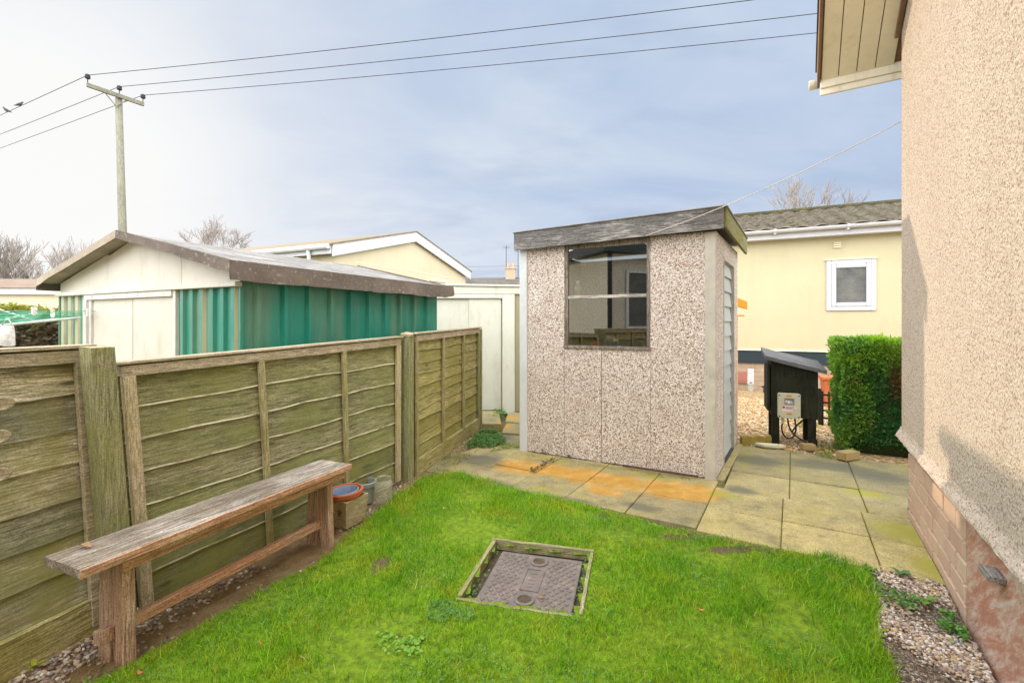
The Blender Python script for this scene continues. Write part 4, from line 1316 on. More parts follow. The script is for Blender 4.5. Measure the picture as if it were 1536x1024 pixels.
b_ = MB(stf); b_.box(SW + 0.002, SW + 0.062, -0.005, SD + 0.05, -0.05, 0.016); b_.build('kerb', M['slab'], sh, bevel=0.006)
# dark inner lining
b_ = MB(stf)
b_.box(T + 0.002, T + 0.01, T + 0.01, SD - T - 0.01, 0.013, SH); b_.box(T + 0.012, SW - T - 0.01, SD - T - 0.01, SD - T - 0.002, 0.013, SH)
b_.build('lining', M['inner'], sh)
# roof
b_ = MB(stf)
zr0, zr1 = 2.225, 2.262
b_.hexa([(-0.03, -0.05, zr0 - 0.06), (SW + 0.06, -0.05, zr1 - 0.06), (SW + 0.06, SD + 0.05, zr1 - 0.09), (-0.03, SD + 0.05, zr0 - 0.09)],
        [(-0.03, -0.05, zr0), (SW + 0.06, -0.05, zr1), (SW + 0.06, SD + 0.05, zr1 - 0.03), (-0.03, SD + 0.05, zr0 - 0.03)])
b_.build('roof', M['felt_grey'], sh)
b_ = MB(stf)
def fasc(u_, v_):
    x = -0.035 + (SW + 0.105) * u_
    zt_ = 2.232 + (2.268 - 2.232) * (x / SW); zb_ = 2.058 + 0.036 * x / SW + (0.004 * mnoise.noise((x * 3, 1, 1)))
    y = -0.082 + 0.002 * mnoise.noise((x * 4, v_ * 3, 2))
    return (x, y, zb_ + (zt_ - zb_) * v_)
b_.sheet(fasc, 40, 3)
b_.sheet(lambda u_, v_: (lambda q: (q[0], q[1] + 0.028 * v_, q[2]))(fasc(u_, 0)), 40, 1)
b_.sheet(lambda u_, v_: (lambda q: (q[0], q[1] + 0.028, q[2]))(fasc(u_, v_)), 40, 1)
for u_ in (0, 1):
    b_.add([fasc(u_, 0), fasc(u_, 1), (fasc(u_, 1)[0], fasc(u_, 1)[1] + 0.028, fasc(u_, 1)[2]), (fasc(u_, 0)[0], fasc(u_, 0)[1] + 0.028, fasc(u_, 0)[2])], [(0, 1, 2, 3)])
fb = b_.build('fascia_board', M['greyboard'], sh, fix=False)
b_ = MB(stf)
for k, x in enumerate((0.18, 0.62, 1.10, 1.58)):
    b_.lathe([(0.008, 0.0), (0.006, 0.004), (0.0, 0.005)], c=(0, 0, 0), n=8) if False else None
b_ = MB(stf)
xe = SW + 0.064
b_.hexa([(xe, -0.054, 2.10), (xe + 0.025, -0.054, 2.10), (xe + 0.025, SD + 0.07, 2.075), (xe, SD + 0.07, 2.075)],
        [(xe, -0.054, 2.266), (xe + 0.025, -0.054, 2.266), (xe + 0.025, SD + 0.07, 2.235), (xe, SD + 0.07, 2.235)])
b_.build('fascia_board', M['greenboard'], sh, bevel=0.003)
b_ = MB(stf)
b_.hexa([(-0.045, -0.094, 2.2325), (xe + 0.034, -0.094, 2.2715), (xe + 0.034, SD + 0.08, 2.2400), (-0.045, SD + 0.08, 2.205)],
        [(-0.045, -0.094, 2.246), (xe + 0.034, -0.094, 2.285), (xe + 0.034, SD + 0.08, 2.2535), (-0.045, SD + 0.08, 2.2185)])
b_.build('roof_covering', M['felt_grey'], sh, bevel=0.004)
# window
fw = 0.032
win = MB(stf)
win.box(WX0, WX0 + fw, 0.004, 0.05, WZ0 + 0.03, SH); win.box(WX1 - fw, WX1, 0.004, 0.05, WZ0 + 0.03, SH)
win.box(WX0 + fw + 0.001, WX1 - fw - 0.001, 0.006, 0.05, SH - 0.055, SH)
win.box(WX0 - 0.01, WX1 + 0.01, -0.014, 0.05, WZ0, WZ0 + 0.0295)
M['oldframe'] = wood('flaking_window_frame', (0.10, 0.085, 0.07), (0.21, 0.175, 0.145), (0.42, 0.37, 0.31), 'z', pale_amt=0.8)
M['oldrail'] = wood('flaking_window_rail', (0.22, 0.195, 0.17), (0.42, 0.385, 0.35), (0.70, 0.66, 0.61), 'x', pale_amt=1.0)
wf = win.build('window', M['oldframe'], sh, bevel=0.003)
b_ = MB(stf); b_.box(WX0 + fw + 0.001, WX1 - fw - 0.001, 0.0, 0.05, 1.552, 1.582); b_.build('glazing_bar', M['oldrail'], wf, bevel=0.003)
b_ = MB(stf); b_.box(WX0 + fw, WX1 - fw, 0.02, 0.024, WZ0 + 0.03, 1.5515); b_.build('pane', M['pane'], wf)
b_ = MB(stf); b_.box(WX0 + fw, WX1 - fw, 0.02, 0.024, 1.5825, SH - 0.056); b_.build('pane', M['pane'], wf)
b_ = MB(stf); b_.box(WX0 + fw + 0.001, WX0 + fw + 0.02, 0.026, 0.06, WZ0 + 0.035, SH - 0.06); b_.build('inner_bead', M['brownedge'], wf)
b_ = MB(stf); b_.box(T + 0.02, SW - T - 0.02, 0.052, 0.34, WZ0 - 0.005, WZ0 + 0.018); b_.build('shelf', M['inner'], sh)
# door: ribbed metal sheet in a thin frame
dr = MB(stf)
pitch = 0.145
nrib = int(1.88 / pitch)
xd = SW - 0.024
for k in range(nrib + 1):
    z0_ = 0.03 + k * pitch; z1_ = min(DZ1 - 0.012, z0_ + pitch - 0.0005)
    if z1_ <= z0_: break
    dr.hexa([(xd - 0.02, DY0 + 0.03, z0_), (xd + 0.004, DY0 + 0.03, z0_), (xd + 0.004, DY1 - 0.03, z0_), (xd - 0.02, DY1 - 0.03, z0_)],
            [(xd - 0.02, DY0 + 0.03, z1_), (xd - 0.014, DY0 + 0.03, z1_), (xd - 0.014, DY1 - 0.03, z1_), (xd - 0.02, DY1 - 0.03, z1_)])
door = dr.build('door', M['rollup'], sh)
b_ = MB(stf)
b_.box(SW - 0.05, SW + 0.006, DY0 + 0.0005, DY0 + 0.028, 0.0, DZ1 - 0.001); b_.box(SW - 0.05, SW + 0.006, DY1 - 0.028, DY1 - 0.0005, 0.0, DZ1 - 0.001)
b_.box(SW - 0.05, SW + 0.003, DY0 + 0.0285, DY1 - 0.0285, DZ1 - 0.03, DZ1 - 0.001)
b_.build('door_frame', M['concrete'], door, bevel=0.003)


def in_shed(x, y, z):
    c_, s_ = math.cos(SA), math.sin(SA)
    x2, y2 = x + SKEW * y, y
    return Vector((FL.x + x2 * c_ - y2 * s_, FL.y + x2 * s_ + y2 * c_, z))


# things seen through the shed window
b_ = MB(); b_.lathe([(0.0, 0.0), (0.030, 0.0), (0.033, 0.01), (0.033, 0.085), (0.030, 0.105), (0.016, 0.125), (0.016, 0.130)], n=20)
bt = b_.build('bottle', plain('amber_bottle', (0.50, 0.30, 0.11), 0.35, 0.1), None, smooth=True); place(bt, in_shed(0.59, 0.075, 1.5825), 0)
b_ = MB(); b_.lathe([(0.0175, 0.122), (0.0175, 0.15), (0.0, 0.151)], n=14); b_.build('cap', M['white'], bt)
b_ = MB(); b_.lathe([(0.0345, 0.045), (0.0345, 0.085)], n=20); b_.build('bottle_label', plain('cream_label', (0.62, 0.55, 0.38), 0.6), bt, smooth=True)
tag(bt, 'small amber bottle with a white cap on the glazing bar inside the shed window', 'bottle')
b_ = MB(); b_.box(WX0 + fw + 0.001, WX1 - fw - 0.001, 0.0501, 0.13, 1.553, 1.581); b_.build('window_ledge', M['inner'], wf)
b_ = MB()
b_.sheet(lambda u_, v_: (u_ * 0.25, 0.03 * v_, 0.012 + 0.010 * math.sin(u_ * 5) * (1 - u_ * .5) + 0.008 * mnoise.noise((u_ * 5, v_ * 2, 3))), 18, 3)
b_.sheet(lambda u_, v_: (u_ * 0.25, 0.0, v_ * (0.012 + 0.010 * math.sin(u_ * 5) * (1 - u_ * .5) + 0.008 * mnoise.noise((u_ * 5, 0, 3)))), 18, 1)
o_ = b_.build('wood_offcut', M['planter'], None, fix=False); place(o_, in_shed(1.0, 0.055, 1.5815), SA)
tag(o_, 'pale curved piece of bare wood lying on the ledge inside the shed window', 'wood offcut')
def tool(name, label, cat, x, y, build):
    b1 = MB(); build(b1)
    return b1
b_ = MB(); b_.lathe([(0.0, 0.0), (0.025, 0.0), (0.027, 0.01), (0.027, 0.095), (0.012, 0.115), (0.012, 0.13), (0.0, 0.131)], n=18)
o_ = b_.build('spray_can', plain('dark_red_can', (0.16, 0.03, 0.03), 0.35, 0.2), None, smooth=True); place(o_, in_shed(0.955, 0.12, WZ0 + 0.0185))
b_ = MB(); b_.lathe([(0.0275, 0.05), (0.0275, 0.08)], n=18); b_.build('can_label', M['white'], o_, smooth=True)
tag(o_, 'dark red can with a white band on the shelf inside the shed window', 'can')
b_ = MB(); b_.lathe([(0.0, 0.0), (0.075, 0.0), (0.082, 0.008), (0.082, 0.014), (0.07, 0.018), (0.0, 0.020)], n=30)
o_ = b_.build('lid', M['blue'], None, smooth=True); place(o_, in_shed(1.02, 0.10, WZ0 + 0.0185))
tag(o_, 'flat pale blue lid on the shelf inside the shed window', 'lid')
b_ = MB()
b_.prism([(0, 0), (0.11, 0), (0.115, 0.03), (0.08, 0.06), (0.03, 0.05), (0, 0.03)], 'y', 0, 0.06)
o_ = b_.build('power_tool', M['red'], None, bevel=0.008, seg=2); place(o_, in_shed(0.70, 0.12, WZ0 + 0.0185), SA)
b_ = MB(); b_.tube([(0.09, 0.03, 0.05), (0.12, 0.03, 0.10), (0.15, 0.03, 0.11)], 0.012, 8); b_.build('handle', M['black'], o_, smooth=True)
b_ = MB(); b_.box(-0.05, 0.0, 0.018, 0.042, 0.008, 0.028); b_.build('bit', M['black'], o_, bevel=0.004)
tag(o_, 'red power tool with a black handle lying on the shelf inside the shed window', 'tool')
b_ = MB(); b_.tube([(0, 0, 0.014), (0.05, 0.01, 0.016), (0.10, 0.0, 0.02), (0.14, 0.02, 0.035)], [0.012, 0.014, 0.012, 0.008], 8)
b_.tube([(0.10, 0, 0.02), (0.11, 0.0, 0.075)], 0.007, 6)
o_ = b_.build('pliers', M['black'], None, smooth=True); place(o_, in_shed(0.83, 0.13, WZ0 + 0.0185), SA)
tag(o_, 'black hand tool between the red tool and the red can in the shed', 'tool')
# iron bar on the ground along the shed
pa, pb_ = G(934, 702), G(1047, 719)
b_ = MB(); b_.tube([(pa.x, pa.y, 0.026), (pb_.x, pb_.y, 0.026)], 0.010, 8)
o_ = b_.build('metal_bar', plain('rusty_bar', (0.10, 0.055, 0.04), 0.8, 0.3, 20, 0.3), None, smooth=True)
tag(o_, 'thin rusty dark bar lying on the paving at the foot of the shed', 'metal bar')

# ------------------------------------------------------------------ the house on the right
hs = thing('house', 'roughcast home with brick plinth filling the right edge of the photo', 'house', HC, HA)
EZ, PIT = 3.34, math.tan(R(23))
DEPTH = 9.0; WIDE = 7.0
ridge = EZ + PIT * DEPTH / 2
b_ = MB(); b_.prism([(0, 0.56), (0, EZ), (-DEPTH / 2, ridge), (-DEPTH, EZ), (-DEPTH, 0.56)], 'x', 0, WIDE)
b_.build('wall', M['cast'], hs, bevel=0.012, seg=2)
b_ = MB()                                           # bell-cast drip at the foot of the render
prof = [(0.0, 0.60), (-0.007, 0.575), (-0.026, 0.548), (-0.03, 0.535), (-0.024, 0.53), (0.03, 0.53)]
b_.sheet(lambda u_, v_: (lambda q: (q[0] + 0.004 * mnoise.noise((u_ * 160, v_ * 4, 0)), -DEPTH * u_ + 0.03 * (1 - u_), q[1] + 0.005 * mnoise.noise((u_ * 120, 3, v_ * 3))))(prof[int(round(v_ * 5))]), 500, 5)
b_.sheet(lambda u_, v_: (WIDE * u_ * 0.6, 0.03 - 0.0 * v_, 0.53 + 0.07 * v_), 20, 1)
b_.add([(-0.028, 0.03, 0.53), (0.02, 0.03, 0.53), (0.02, 0.03, 0.6), (0.0, 0.03, 0.6)], [(0, 1, 2, 3)])
b_.build('render_drip', M['cast'], hs, fix=False)
b_ = MB(); b_.box(0.045, 0.4, -1.318, -0.02, -0.06, 0.555); b_.box(0.4, WIDE, -0.3, -0.02, -0.06, 0.555); b_.build('plinth_mortar', M['mortar'], hs)
b_ = MB(); rn = random.Random(4)
courses = [(-0.05, 0.045), (0.055, 0.135), (0.147, 0.232), (0.244, 0.33), (0.342, 0.43), (0.442, 0.533)]
for ci, (z0_, z1_) in enumerate(courses):
    y = -0.02 if ci % 2 == 0 else -0.02 + 0.11
    while y > -1.31:
        y1 = max(y - 0.218, -1.315)
        yy = min(y, -0.015)
        if yy - y1 > 0.03:
            b_.cur = (rn.random(), 0, 0)
            pr = 0.034 + rn.uniform(-0.003, 0.003)
            b_.box(pr, 0.10, y1 + 0.0035, yy - 0.0035, z0_, z1_)
        y -= 0.229
b_.build('brick_plinth', M['brick'], hs, bevel=0.004)
b_ = MB(); b_.box(0.040, 0.5, -DEPTH, -1.3205, -0.06, 0.552); b_.build('painted_panel', M['peel'], hs)
pgy = -1.74
b_ = MB(); b_.box(-0.035, 0.0395, pgy - 0.018, pgy + 0.018, 0.365, 0.392) if False else b_.box(-0.012, 0.0395, pgy - 0.055, pgy + 0.045, 0.372, 0.393)
b_.build('peg_block', wood('grey_peg', (0.12, 0.11, 0.1), (0.24, 0.225, 0.2), (0.5, 0.48, 0.44), 'y'), hs, bevel=0.002)
# verge: sloping soffit of long boards, fascia, roof deck
OV, EO = 0.462, 0.285
zs = lambda y: EZ - PIT * y                          # underside of the roof on the near slope (y <= 0 goes up)
def slopebox(mbb, x0, x1, y0, y1, dz0, dz1):
    mbb.hexa([(x0, y0, zs(y0) + dz0), (x1, y0, zs(y0) + dz0), (x1, y1, zs(y1) + dz0), (x0, y1, zs(y1) + dz0)],
             [(x0, y0, zs(y0) + dz1), (x1, y0, zs(y0) + dz1), (x1, y1, zs(y1) + dz1), (x0, y1, zs(y1) + dz1)])
yR = -DEPTH / 2
b_ = MB()
xs_ = [-OV + 0.006, -OV + 0.118, -OV + 0.232, -OV + 0.345, -0.004]
for i in range(4):
    slopebox(b_, xs_[i] + 0.003, xs_[i + 1] - 0.003, yR, EO - 0.03, 0.0, 0.012)
so_ = b_.build('soffit', M['soffit'], hs, bevel=0.002)
b_ = MB(); slopebox(b_, -OV, 0.0, yR, EO - 0.03, 0.0125, 0.03); slopebox(b_, 0.0005, WIDE, yR, EO, 0.013, 0.03); b_.build('roof_deck', M['brownedge'], hs)
b_ = MB(); slopebox(b_, -OV - 0.020, -OV, yR, EO + 0.02, -0.012, 0.15); b_.build('verge_board', M['brownedge'], hs, bevel=0.003)
b_ = MB(); slopebox(b_, -0.035, -0.0042, yR, 0.02, -0.028, -0.0005); b_.build('wall_trim', M['brownedge'], hs, bevel=0.004)
b_ = MB(); slopebox(b_, -OV - 0.03, WIDE + 0.3, yR, EO + 0.06, 0.1505, 0.19)
b_.hexa([(-OV - 0.03, -DEPTH - 0.3, zs(0.3) + 0.15), (WIDE + 0.3, -DEPTH - 0.3, zs(0.3) + 0.15), (WIDE + 0.3, yR, zs(yR) + 0.15), (-OV - 0.03, yR, zs(yR) + 0.15)],
        [(-OV - 0.03, -DEPTH - 0.3, zs(0.3) + 0.19), (WIDE + 0.3, -DEPTH - 0.3, zs(0.3) + 0.19), (WIDE + 0.3, yR, zs(yR) + 0.19), (-OV - 0.03, yR, zs(yR) + 0.19)])
b_.build('roof', M['tile_far'], hs)
zb = zs(EO)
b_ = MB(); b_.box(-OV, WIDE, EO - 0.0295, EO - 0.012, zb - 0.045, zb + 0.06)
b_.build('eave_batten', M['soffit_l'], hs, bevel=0.003)
b_ = MB(); b_.box(-OV, WIDE, EO - 0.0115, EO + 0.012, zb - 0.095, zb + 0.12)
b_.build('fascia_board', M['soffit_l'], hs, bevel=0.004)
b_ = MB()
gp = [(EO + 0.014 + 0.06 + 0.055 * math.cos(a), zb + 0.055 + 0.055 * math.sin(a)) for a in [math.pi + k * math.pi / 10 for k in range(11)]]
gin = [(EO + 0.014 + 0.06 + 0.049 * math.cos(a), zb + 0.055 + 0.049 * math.sin(a)) for a in [2 * math.pi - k * math.pi / 10 for k in range(11)]]
b_.prism(gp + gin, 'x', -OV - 0.03, WIDE)
b_.build('gutter', M['upvc'], hs)
b_ = MB()
b_.prism([(q[0], q[1]) for q in gp], 'x', -OV - 0.075, -OV - 0.031); b_.build('gutter_end', M['soffit_l'], hs, bevel=0.004)
# rainwater pipe round the corner
b_ = MB(); b_.tube([(0.10, 0.10, -0.03), (0.10, 0.10, 3.2)], 0.034, 14)
b_.tube([(0.10, 0.10, 0.40), (0.10, 0.10, 0.47)], 0.043, 14); b_.tube([(0.10, 0.10, 0.10), (0.10, 0.10, 0.16)], 0.043, 14); b_.tube([(0.10, 0.10, -0.03), (0.10, 0.10, 0.03)], 0.05, 14)
b_.build('downpipe', M['black'], hs, smooth=False)

# ------------------------------------------------------------------ green metal shed behind the fence
CG = Vector((-1.769, 3.05, 0)); GA = R(63)
gs = thing('metal_shed', 'green ribbed metal shed with a felted gable roof and pale sliding doors', 'shed', CG, GA)
GL, GW, GE, GR = 2.14, 2.58, 1.655, 1.985


def corrug(mbb, a0, a1, z0, z1, fn, pitch, rib, dep, start=0.0, mi_rib=0, mi_flat=0, mi_side=None):
    """upright trapezoidal sheet along a; fn(a, out, z) -> point."""
    pts = [(a0, 0.0)]; kinds = []
    sw_ = 0; a = a0 + start; sl = min(0.012, rib * 0.3)
    while a + rib < a1 - 0.004:
        if a > a0 + 1e-4:
            pts.append((a, 0.0)); kinds.append(mi_flat)
        pts += [(a + sl, dep), (a + rib - sl, dep), (a + rib, 0.0)]; sw_ += 1; ms = (mi_rib, mi_rib) if mi_side is None else (((mi_side if sw_ % 3 == 1 else (mi_rib, mi_rib))) if isinstance(mi_side, tuple) else (mi_side, mi_side)); kinds += [ms[0], mi_rib, ms[1]]
        a += pitch
    pts.append((a1, 0.0)); kinds.append(mi_flat)
    for i in range(len(pts) - 1):
        (p0, d0), (p1, d1) = pts[i], pts[i + 1]
        mbb.add([fn(p0, d0, z0), fn(p1, d1, z0), fn(p1, d1, z1), fn(p0, d0, z1)], [(0, 1, 2, 3)], kinds[i])


b_ = MB(); corrug(b_, 0.0, GL, -0.02, GE + 0.0, lambda a, o, z: (a, -o, z), 0.205, 0.05, 0.03, 0.08)
b_.build('side_wall', M['green'], gs, fix=False)
b_ = MB(); corrug(b_, 0.0, GL, -0.02, GE + 0.0, lambda a, o, z: (a, GW + o, z), 0.205, 0.045, 0.018, 0.08)
b_.add([(GL, 0, -0.02), (GL, GW, -0.02), (GL, GW, GE), (GL, GW / 2, GR), (GL, 0, GE)], [(0, 1, 2, 3, 4)])
b_.build('rear_wall', M['green'], gs, fix=False)
# front: stripes, door frame, doors, stripes
yA, yB, yC = 0.72, 1.98, GW                          # right stripes 0..yA, doors yA..yB, left stripes yB..yC
ZD = 1.555
b_ = MB()
corrug(b_, 0.0, yA - 0.012, -0.02, ZD, lambda a, o, z: (-o, a, z), 0.118, 0.062, 0.020, 0.03, 0, 0, (1, 0))  # cream on some rib sides: bright glints painted into the green sheet
b_.build('front_sheet', [M['green'], M['cream_and_glint']], gs, fix=False)
b_ = MB()
corrug(b_, yB + 0.075, yC, -0.02, ZD, lambda a, o, z: (-o, a, z), 0.135, 0.075, 0.014, 0.04, 1, 0, 1)
b_.build('front_sheet', [M['green'], M['cream_and_glint']], gs, fix=False)
b_ = MB()
b_.box(-0.03, -0.001, yA - 0.012, yA + 0.022, -0.02, ZD); b_.box(-0.045, -0.001, yB + 0.035, yB + 0.085, -0.02, ZD - 0.045); b_.box(-0.028, -0.001, yB - 0.01, yB + 0.033, -0.02, ZD - 0.045)
b_.box(-0.04, -0.001, yA + 0.0225, yB + 0.085, ZD - 0.044, ZD - 0.001)
for k in range(4):
    b_.box(-0.044, -0.0401, yA + 0.12 + k * 0.36, yA + 0.132 + k * 0.36, ZD - 0.03, ZD - 0.018)
b_.build('door_frame', M['white_frame'], gs, bevel=0.002)
ym_ = yA + 0.022 + (yB - yA - 0.03) * 0.475
b_ = MB(); b_.box(-0.018, -0.004, yA + 0.0225, ym_, 0.0, ZD - 0.045); b_.box(-0.022, -0.0185, ym_ - 0.012, ym_ - 0.002, 0.0, ZD - 0.046); b_.build('sliding_door', M['white_metal'], gs, bevel=0.002)
b_ = MB(); b_.box(-0.012, -0.003, ym_ + 0.003, yB - 0.011, 0.0, ZD - 0.045); b_.box(-0.016, -0.0125, ym_ + 0.004, ym_ + 0.012, 0.0, ZD - 0.046); b_.build('sliding_door', M['white_metal'], gs, bevel=0.002)
b_ = MB(); b_.box(-0.05, -0.001, -0.012, GW + 0.012, ZD + 0.0005, ZD + 0.033); b_.build('lintel', M['offwhite'], gs, bevel=0.003)
b_ = MB()
zg = lambda y: GR - 0.008 - 0.222 * abs(y - GW / 2)
for (ya, yb_) in [(0.0, 0.66), (0.664, 1.72), (1.724, GW)]:
    pts = [(ya, ZD + 0.0335)] + [(yb_, ZD + 0.0335)] + [(yb_, max(ZD + 0.036, zg(yb_) - .02))] + ([(GW / 2, GR)] if ya < GW / 2 < yb_ else []) + [(ya, max(ZD + 0.036, zg(ya)))]
    b_.prism([(p_[0], p_[1]) for p_ in pts], 'x', -0.012, 0.0)
b_.build('gable_panel', M['white_metal'], gs)
b_ = MB(); b_.box(-0.02, 0.002, -0.02, -0.0005, -0.02, ZD + 0.0); b_.build('corner_trim', M['green'], gs, bevel=0.003); b_ = MB(); b_.box(-0.02, 0.002, GW + 0.0005, GW + 0.02, -0.02, ZD); b_.build('corner_trim', M['green'], gs, bevel=0.003)
# roof planes and the heavy drooping felt edge
OF, OE, OB = 0.13, 0.10, 0.15
slope_g = 0.222
def roofz(y):
    return GR + 0.02 - slope_g * abs(y - GW / 2)
b_ = MB()
def rs(side):
    def fn(u_, v_):
        x = -OF + (GL + OF + OB) * u_
        y = GW / 2 + side * (GW / 2 + OE) * v_
        return (x, y, roofz(y) + 0.006 * mnoise.noise((x * 2.5, y * 2.5, 1)) + 0.004 * (1 if (x * 1.6) % 1 < 0.06 else 0))
    return fn
for sd__ in (-1, 1):
    b_.sheet(rs(sd__), 60, 14)
    b_.sheet(lambda u_, v_: (lambda q: (q[0], q[1], q[2] - 0.02))(rs(sd__)(u_, v_)), 20, 4)
b_.build('roof', M['felt'], gs, fix=False, smooth=True)
b_ = MB()
def droop(u_, v_):                                  # long eave on the near side
    x = -OF - 0.012 + (GL + OF + OB + 0.02) * u_
    y = -OE - 0.004 - 0.012 * v_ + 0.006 * mnoise.noise((x * 4, v_, 5))
    dep = 0.125 + 0.012 * mnoise.noise((x * 3.0, 0, 3)) + 0.006 * mnoise.noise((x * 11, 0, 3)) - 0.03 * max(0, (u_ - 0.93) / 0.07)
    return (x, y, roofz(-OE) + 0.012 - dep * v_)
b_.sheet(droop, 60, 4)
b_.sheet(lambda u_, v_: (lambda q: (q[0], q[1] + 0.01, q[2] + 0.002))(droop(u_, v_)), 60, 4)
b_.build('eave_felt', M['felt_edge'], gs, fix=False)
b_ = MB()
def droop2(u_, v_):
    x = -OF - 0.012 + (GL + OF + OB + 0.02) * u_
    return (x, GW + OE + 0.004, roofz(GW + OE) + 0.012 - 0.10 * v_)
b_.sheet(droop2, 30, 2)
b_.build('eave_felt', M['felt_edge'], gs, fix=False)
b_ = MB()
def rake(side, xx):
    def fn(u_, v_):
        y = GW / 2 + side * (GW / 2 + OE + 0.006) * u_
        dep = 0.062 + 0.010 * mnoise.noise((y * 4, 2, 6)) + 0.04 * (u_ > 0.5 and side < 0) * (u_ - 0.5)
        return (xx - 0.004 * v_, y, roofz(y) + 0.014 - dep * v_)
    return fn
b_.sheet(rake(-1, -OF - 0.010), 40, 3); b_.sheet(rake(-1, -OF - 0.002), 40, 3); b_.build('rake_felt', M['felt_edge'], gs, fix=False); b_ = MB(); b_.sheet(rake(-1, GL + OB + 0.01), 30, 2); b_.sheet(rake(1, GL + OB + 0.01), 30, 2)
b_.build('rake_felt', M['felt_edge'], gs, fix=False)
M['rake_brown'] = felt('pale_brown_rake', (0.40, 0.34, 0.265), (0.52, 0.47, 0.40), (0.32, 0.26, 0.18))
b_ = MB(); b_.sheet(rake(1, -OF - 0.010), 40, 3); b_.sheet(rake(1, -OF - 0.002), 40, 3)
b_.sheet(lambda u_, v_: (-OF + OF * v_, GW / 2 + (GW / 2 + OE) * u_, roofz(GW / 2 + (GW / 2 + OE) * u_) - 0.024), 20, 2)
b_.build('rake_felt', M['rake_brown'], gs, fix=False)

# ------------------------------------------------------------------ white shed at the end of the passage
ws = thing('metal_shed', 'off-white flat metal shed with a sliding door at the end of the passage', 'shed', (-1.45, 6.92, 0), R(0))
zt0, zt1 = 1.875, 1.835
W3 = 2.3
def wz(x): return zt0 + (zt1 - zt0) * x / W3
b_ = MB(); b_.box(0, W3, 0.05, 1.6, -0.02, 1.74); b_.build('wall', M['offwhite'], ws)
b_ = MB(); b_.hexa([(-0.02, -0.035, 1.745), (W3, -0.035, 1.745), (W3, 0.049, 1.745), (-0.02, 0.049, 1.745)], [(-0.02, -0.035, wz(0)), (W3, -0.035, wz(W3)), (W3, 0.049, wz(W3)), (-0.02, 0.049, wz(0))])
b_.build('header', M['offwhite'], ws, bevel=0.003)
b_ = MB(); b_.hexa([(-0.08, -0.06, wz(0) + 0.001), (W3 + .05, -0.06, wz(W3) + 0.001), (W3 + .05, 1.65, wz(W3) + 0.04), (-0.08, 1.65, wz(0) + 0.04)],
        [(-0.08, -0.06, wz(0) + 0.028), (W3 + .05, -0.06, wz(W3) + 0.028), (W3 + .05, 1.65, wz(W3) + 0.07), (-0.08, 1.65, wz(0) + 0.07)])
b_.build('roof', M['offwhite'], ws, bevel=0.004)
xof = 1.45
X = lambda px: (px - CX) / F * 6.9 + xof
b_ = MB(); b_.box(X(640), X(703) - 0.002, 0.015, 0.0485, 0.02, 1.68); b_.build('fixed_panel', M['offwhite'], ws, bevel=0.003)
b_ = MB(); b_.box(X(703), X(752) - 0.002, 0.0, 0.0485, 0.03, 1.68); b_.build('sliding_door', M['offwhite'], ws, bevel=0.003)
b_ = MB(); b_.box(X(753.5), X(772), -0.03, 0.0485, 0.0, 1.743); b_.box(X(640), X(753.3), -0.03, 0.0485, 1.682, 1.743); b_.build('door_frame', M['offwhite'], ws, bevel=0.003)
b_ = MB(); b_.box(X(772.3), X(800), -0.005, 0.0485, 0.0, 1.743); b_.build('side_panel', M['olive'], ws, bevel=0.002)
b_ = MB(); b_.box(X(640), X(773), -0.05, 0.0485, -0.02, 0.018 - 0.02); b_.build('threshold', M['rollup'], ws, bevel=0.002)

# ------------------------------------------------------------------ cream bungalow behind the green shed
bg_ = thing('bungalow', 'cream bungalow gable with broad white bargeboards behind the green shed', 'bungalow', (-2.54, 12.0, 0), R(65.1))
HWD, EB, AP = 2.62, 2.78, 3.47
b_ = MB(); b_.prism([(-HWD, -0.05), (HWD, -0.05), (HWD, EB), (0, AP), (-HWD, EB)], 'y', 0, 9); b_.build('wall', M['creamwall'], bg_)
b_ = MB(); b_.box(-HWD * 0.78, HWD * 0.8, -0.006, -0.0005, 2.63, 2.645); b_.build('joint_strip', M['soffit'], bg_)
sl_ = (AP - EB) / HWD
b_ = MB()
for s_ in (-1, 1):
    for (ya, yb_) in [(-0.10, -0.07)]:
        x1 = s_ * (HWD + 0.16); z1 = AP - sl_ * (HWD + 0.16)
        lo = [(0, ya, AP - 0.07), (x1, ya, z1 - 0.07), (x1, yb_, z1 - 0.07), (0, yb_, AP - 0.07)]
        hi = [(0, ya, AP + 0.17), (x1, ya, z1 + 0.17), (x1, yb_, z1 + 0.17), (0, yb_, AP + 0.17)]
        b_.hexa(lo, hi)
b_.build('bargeboard', M['white_board'], bg_)
b_ = MB()
for s_ in (-1, 1):
    x1 = s_ * (HWD + 0.22); z1 = AP - sl_ * (HWD + 0.22)
    b_.hexa([(0, -0.115, AP + 0.172), (x1, -0.115, z1 + 0.172), (x1, 9.1, z1 + 0.172), (0, 9.1, AP + 0.172)], [(0, -0.115, AP + 0.2), (x1, -0.115, z1 + 0.2), (x1, 9.1, z1 + 0.2), (0, 9.1, AP + 0.2)])
b_.build('roof', plain('weathered_roof', (0.19, 0.15, 0.10), 0.9, 0.2, 3, 0.4, dirt=(0.27, 0.24, 0.13)), bg_)
b_ = MB(); b_.box(-HWD - 0.19, -HWD - 0.16, -0.06, 9, EB - 0.06, EB + 0.12); b_.build('fascia_board', M['white_board'], bg_)
b_ = MB(); b_.tube([(-HWD - 0.25, -0.06, EB + 0.08), (-HWD - 0.25, 9, EB + 0.08)], 0.055, 10); gt = b_.build('gutter', M['upvc'], bg_)
b_ = MB(); b_.tube([(-HWD - 0.24, 0.5, EB + 0.03), (-HWD - 0.22, 0.5, EB - 0.15), (-HWD - 0.08, 0.5, EB - 0.35), (-HWD - 0.06, 0.5, 0)], 0.04, 10); b_.build('downpipe', M['upvc'], bg_)
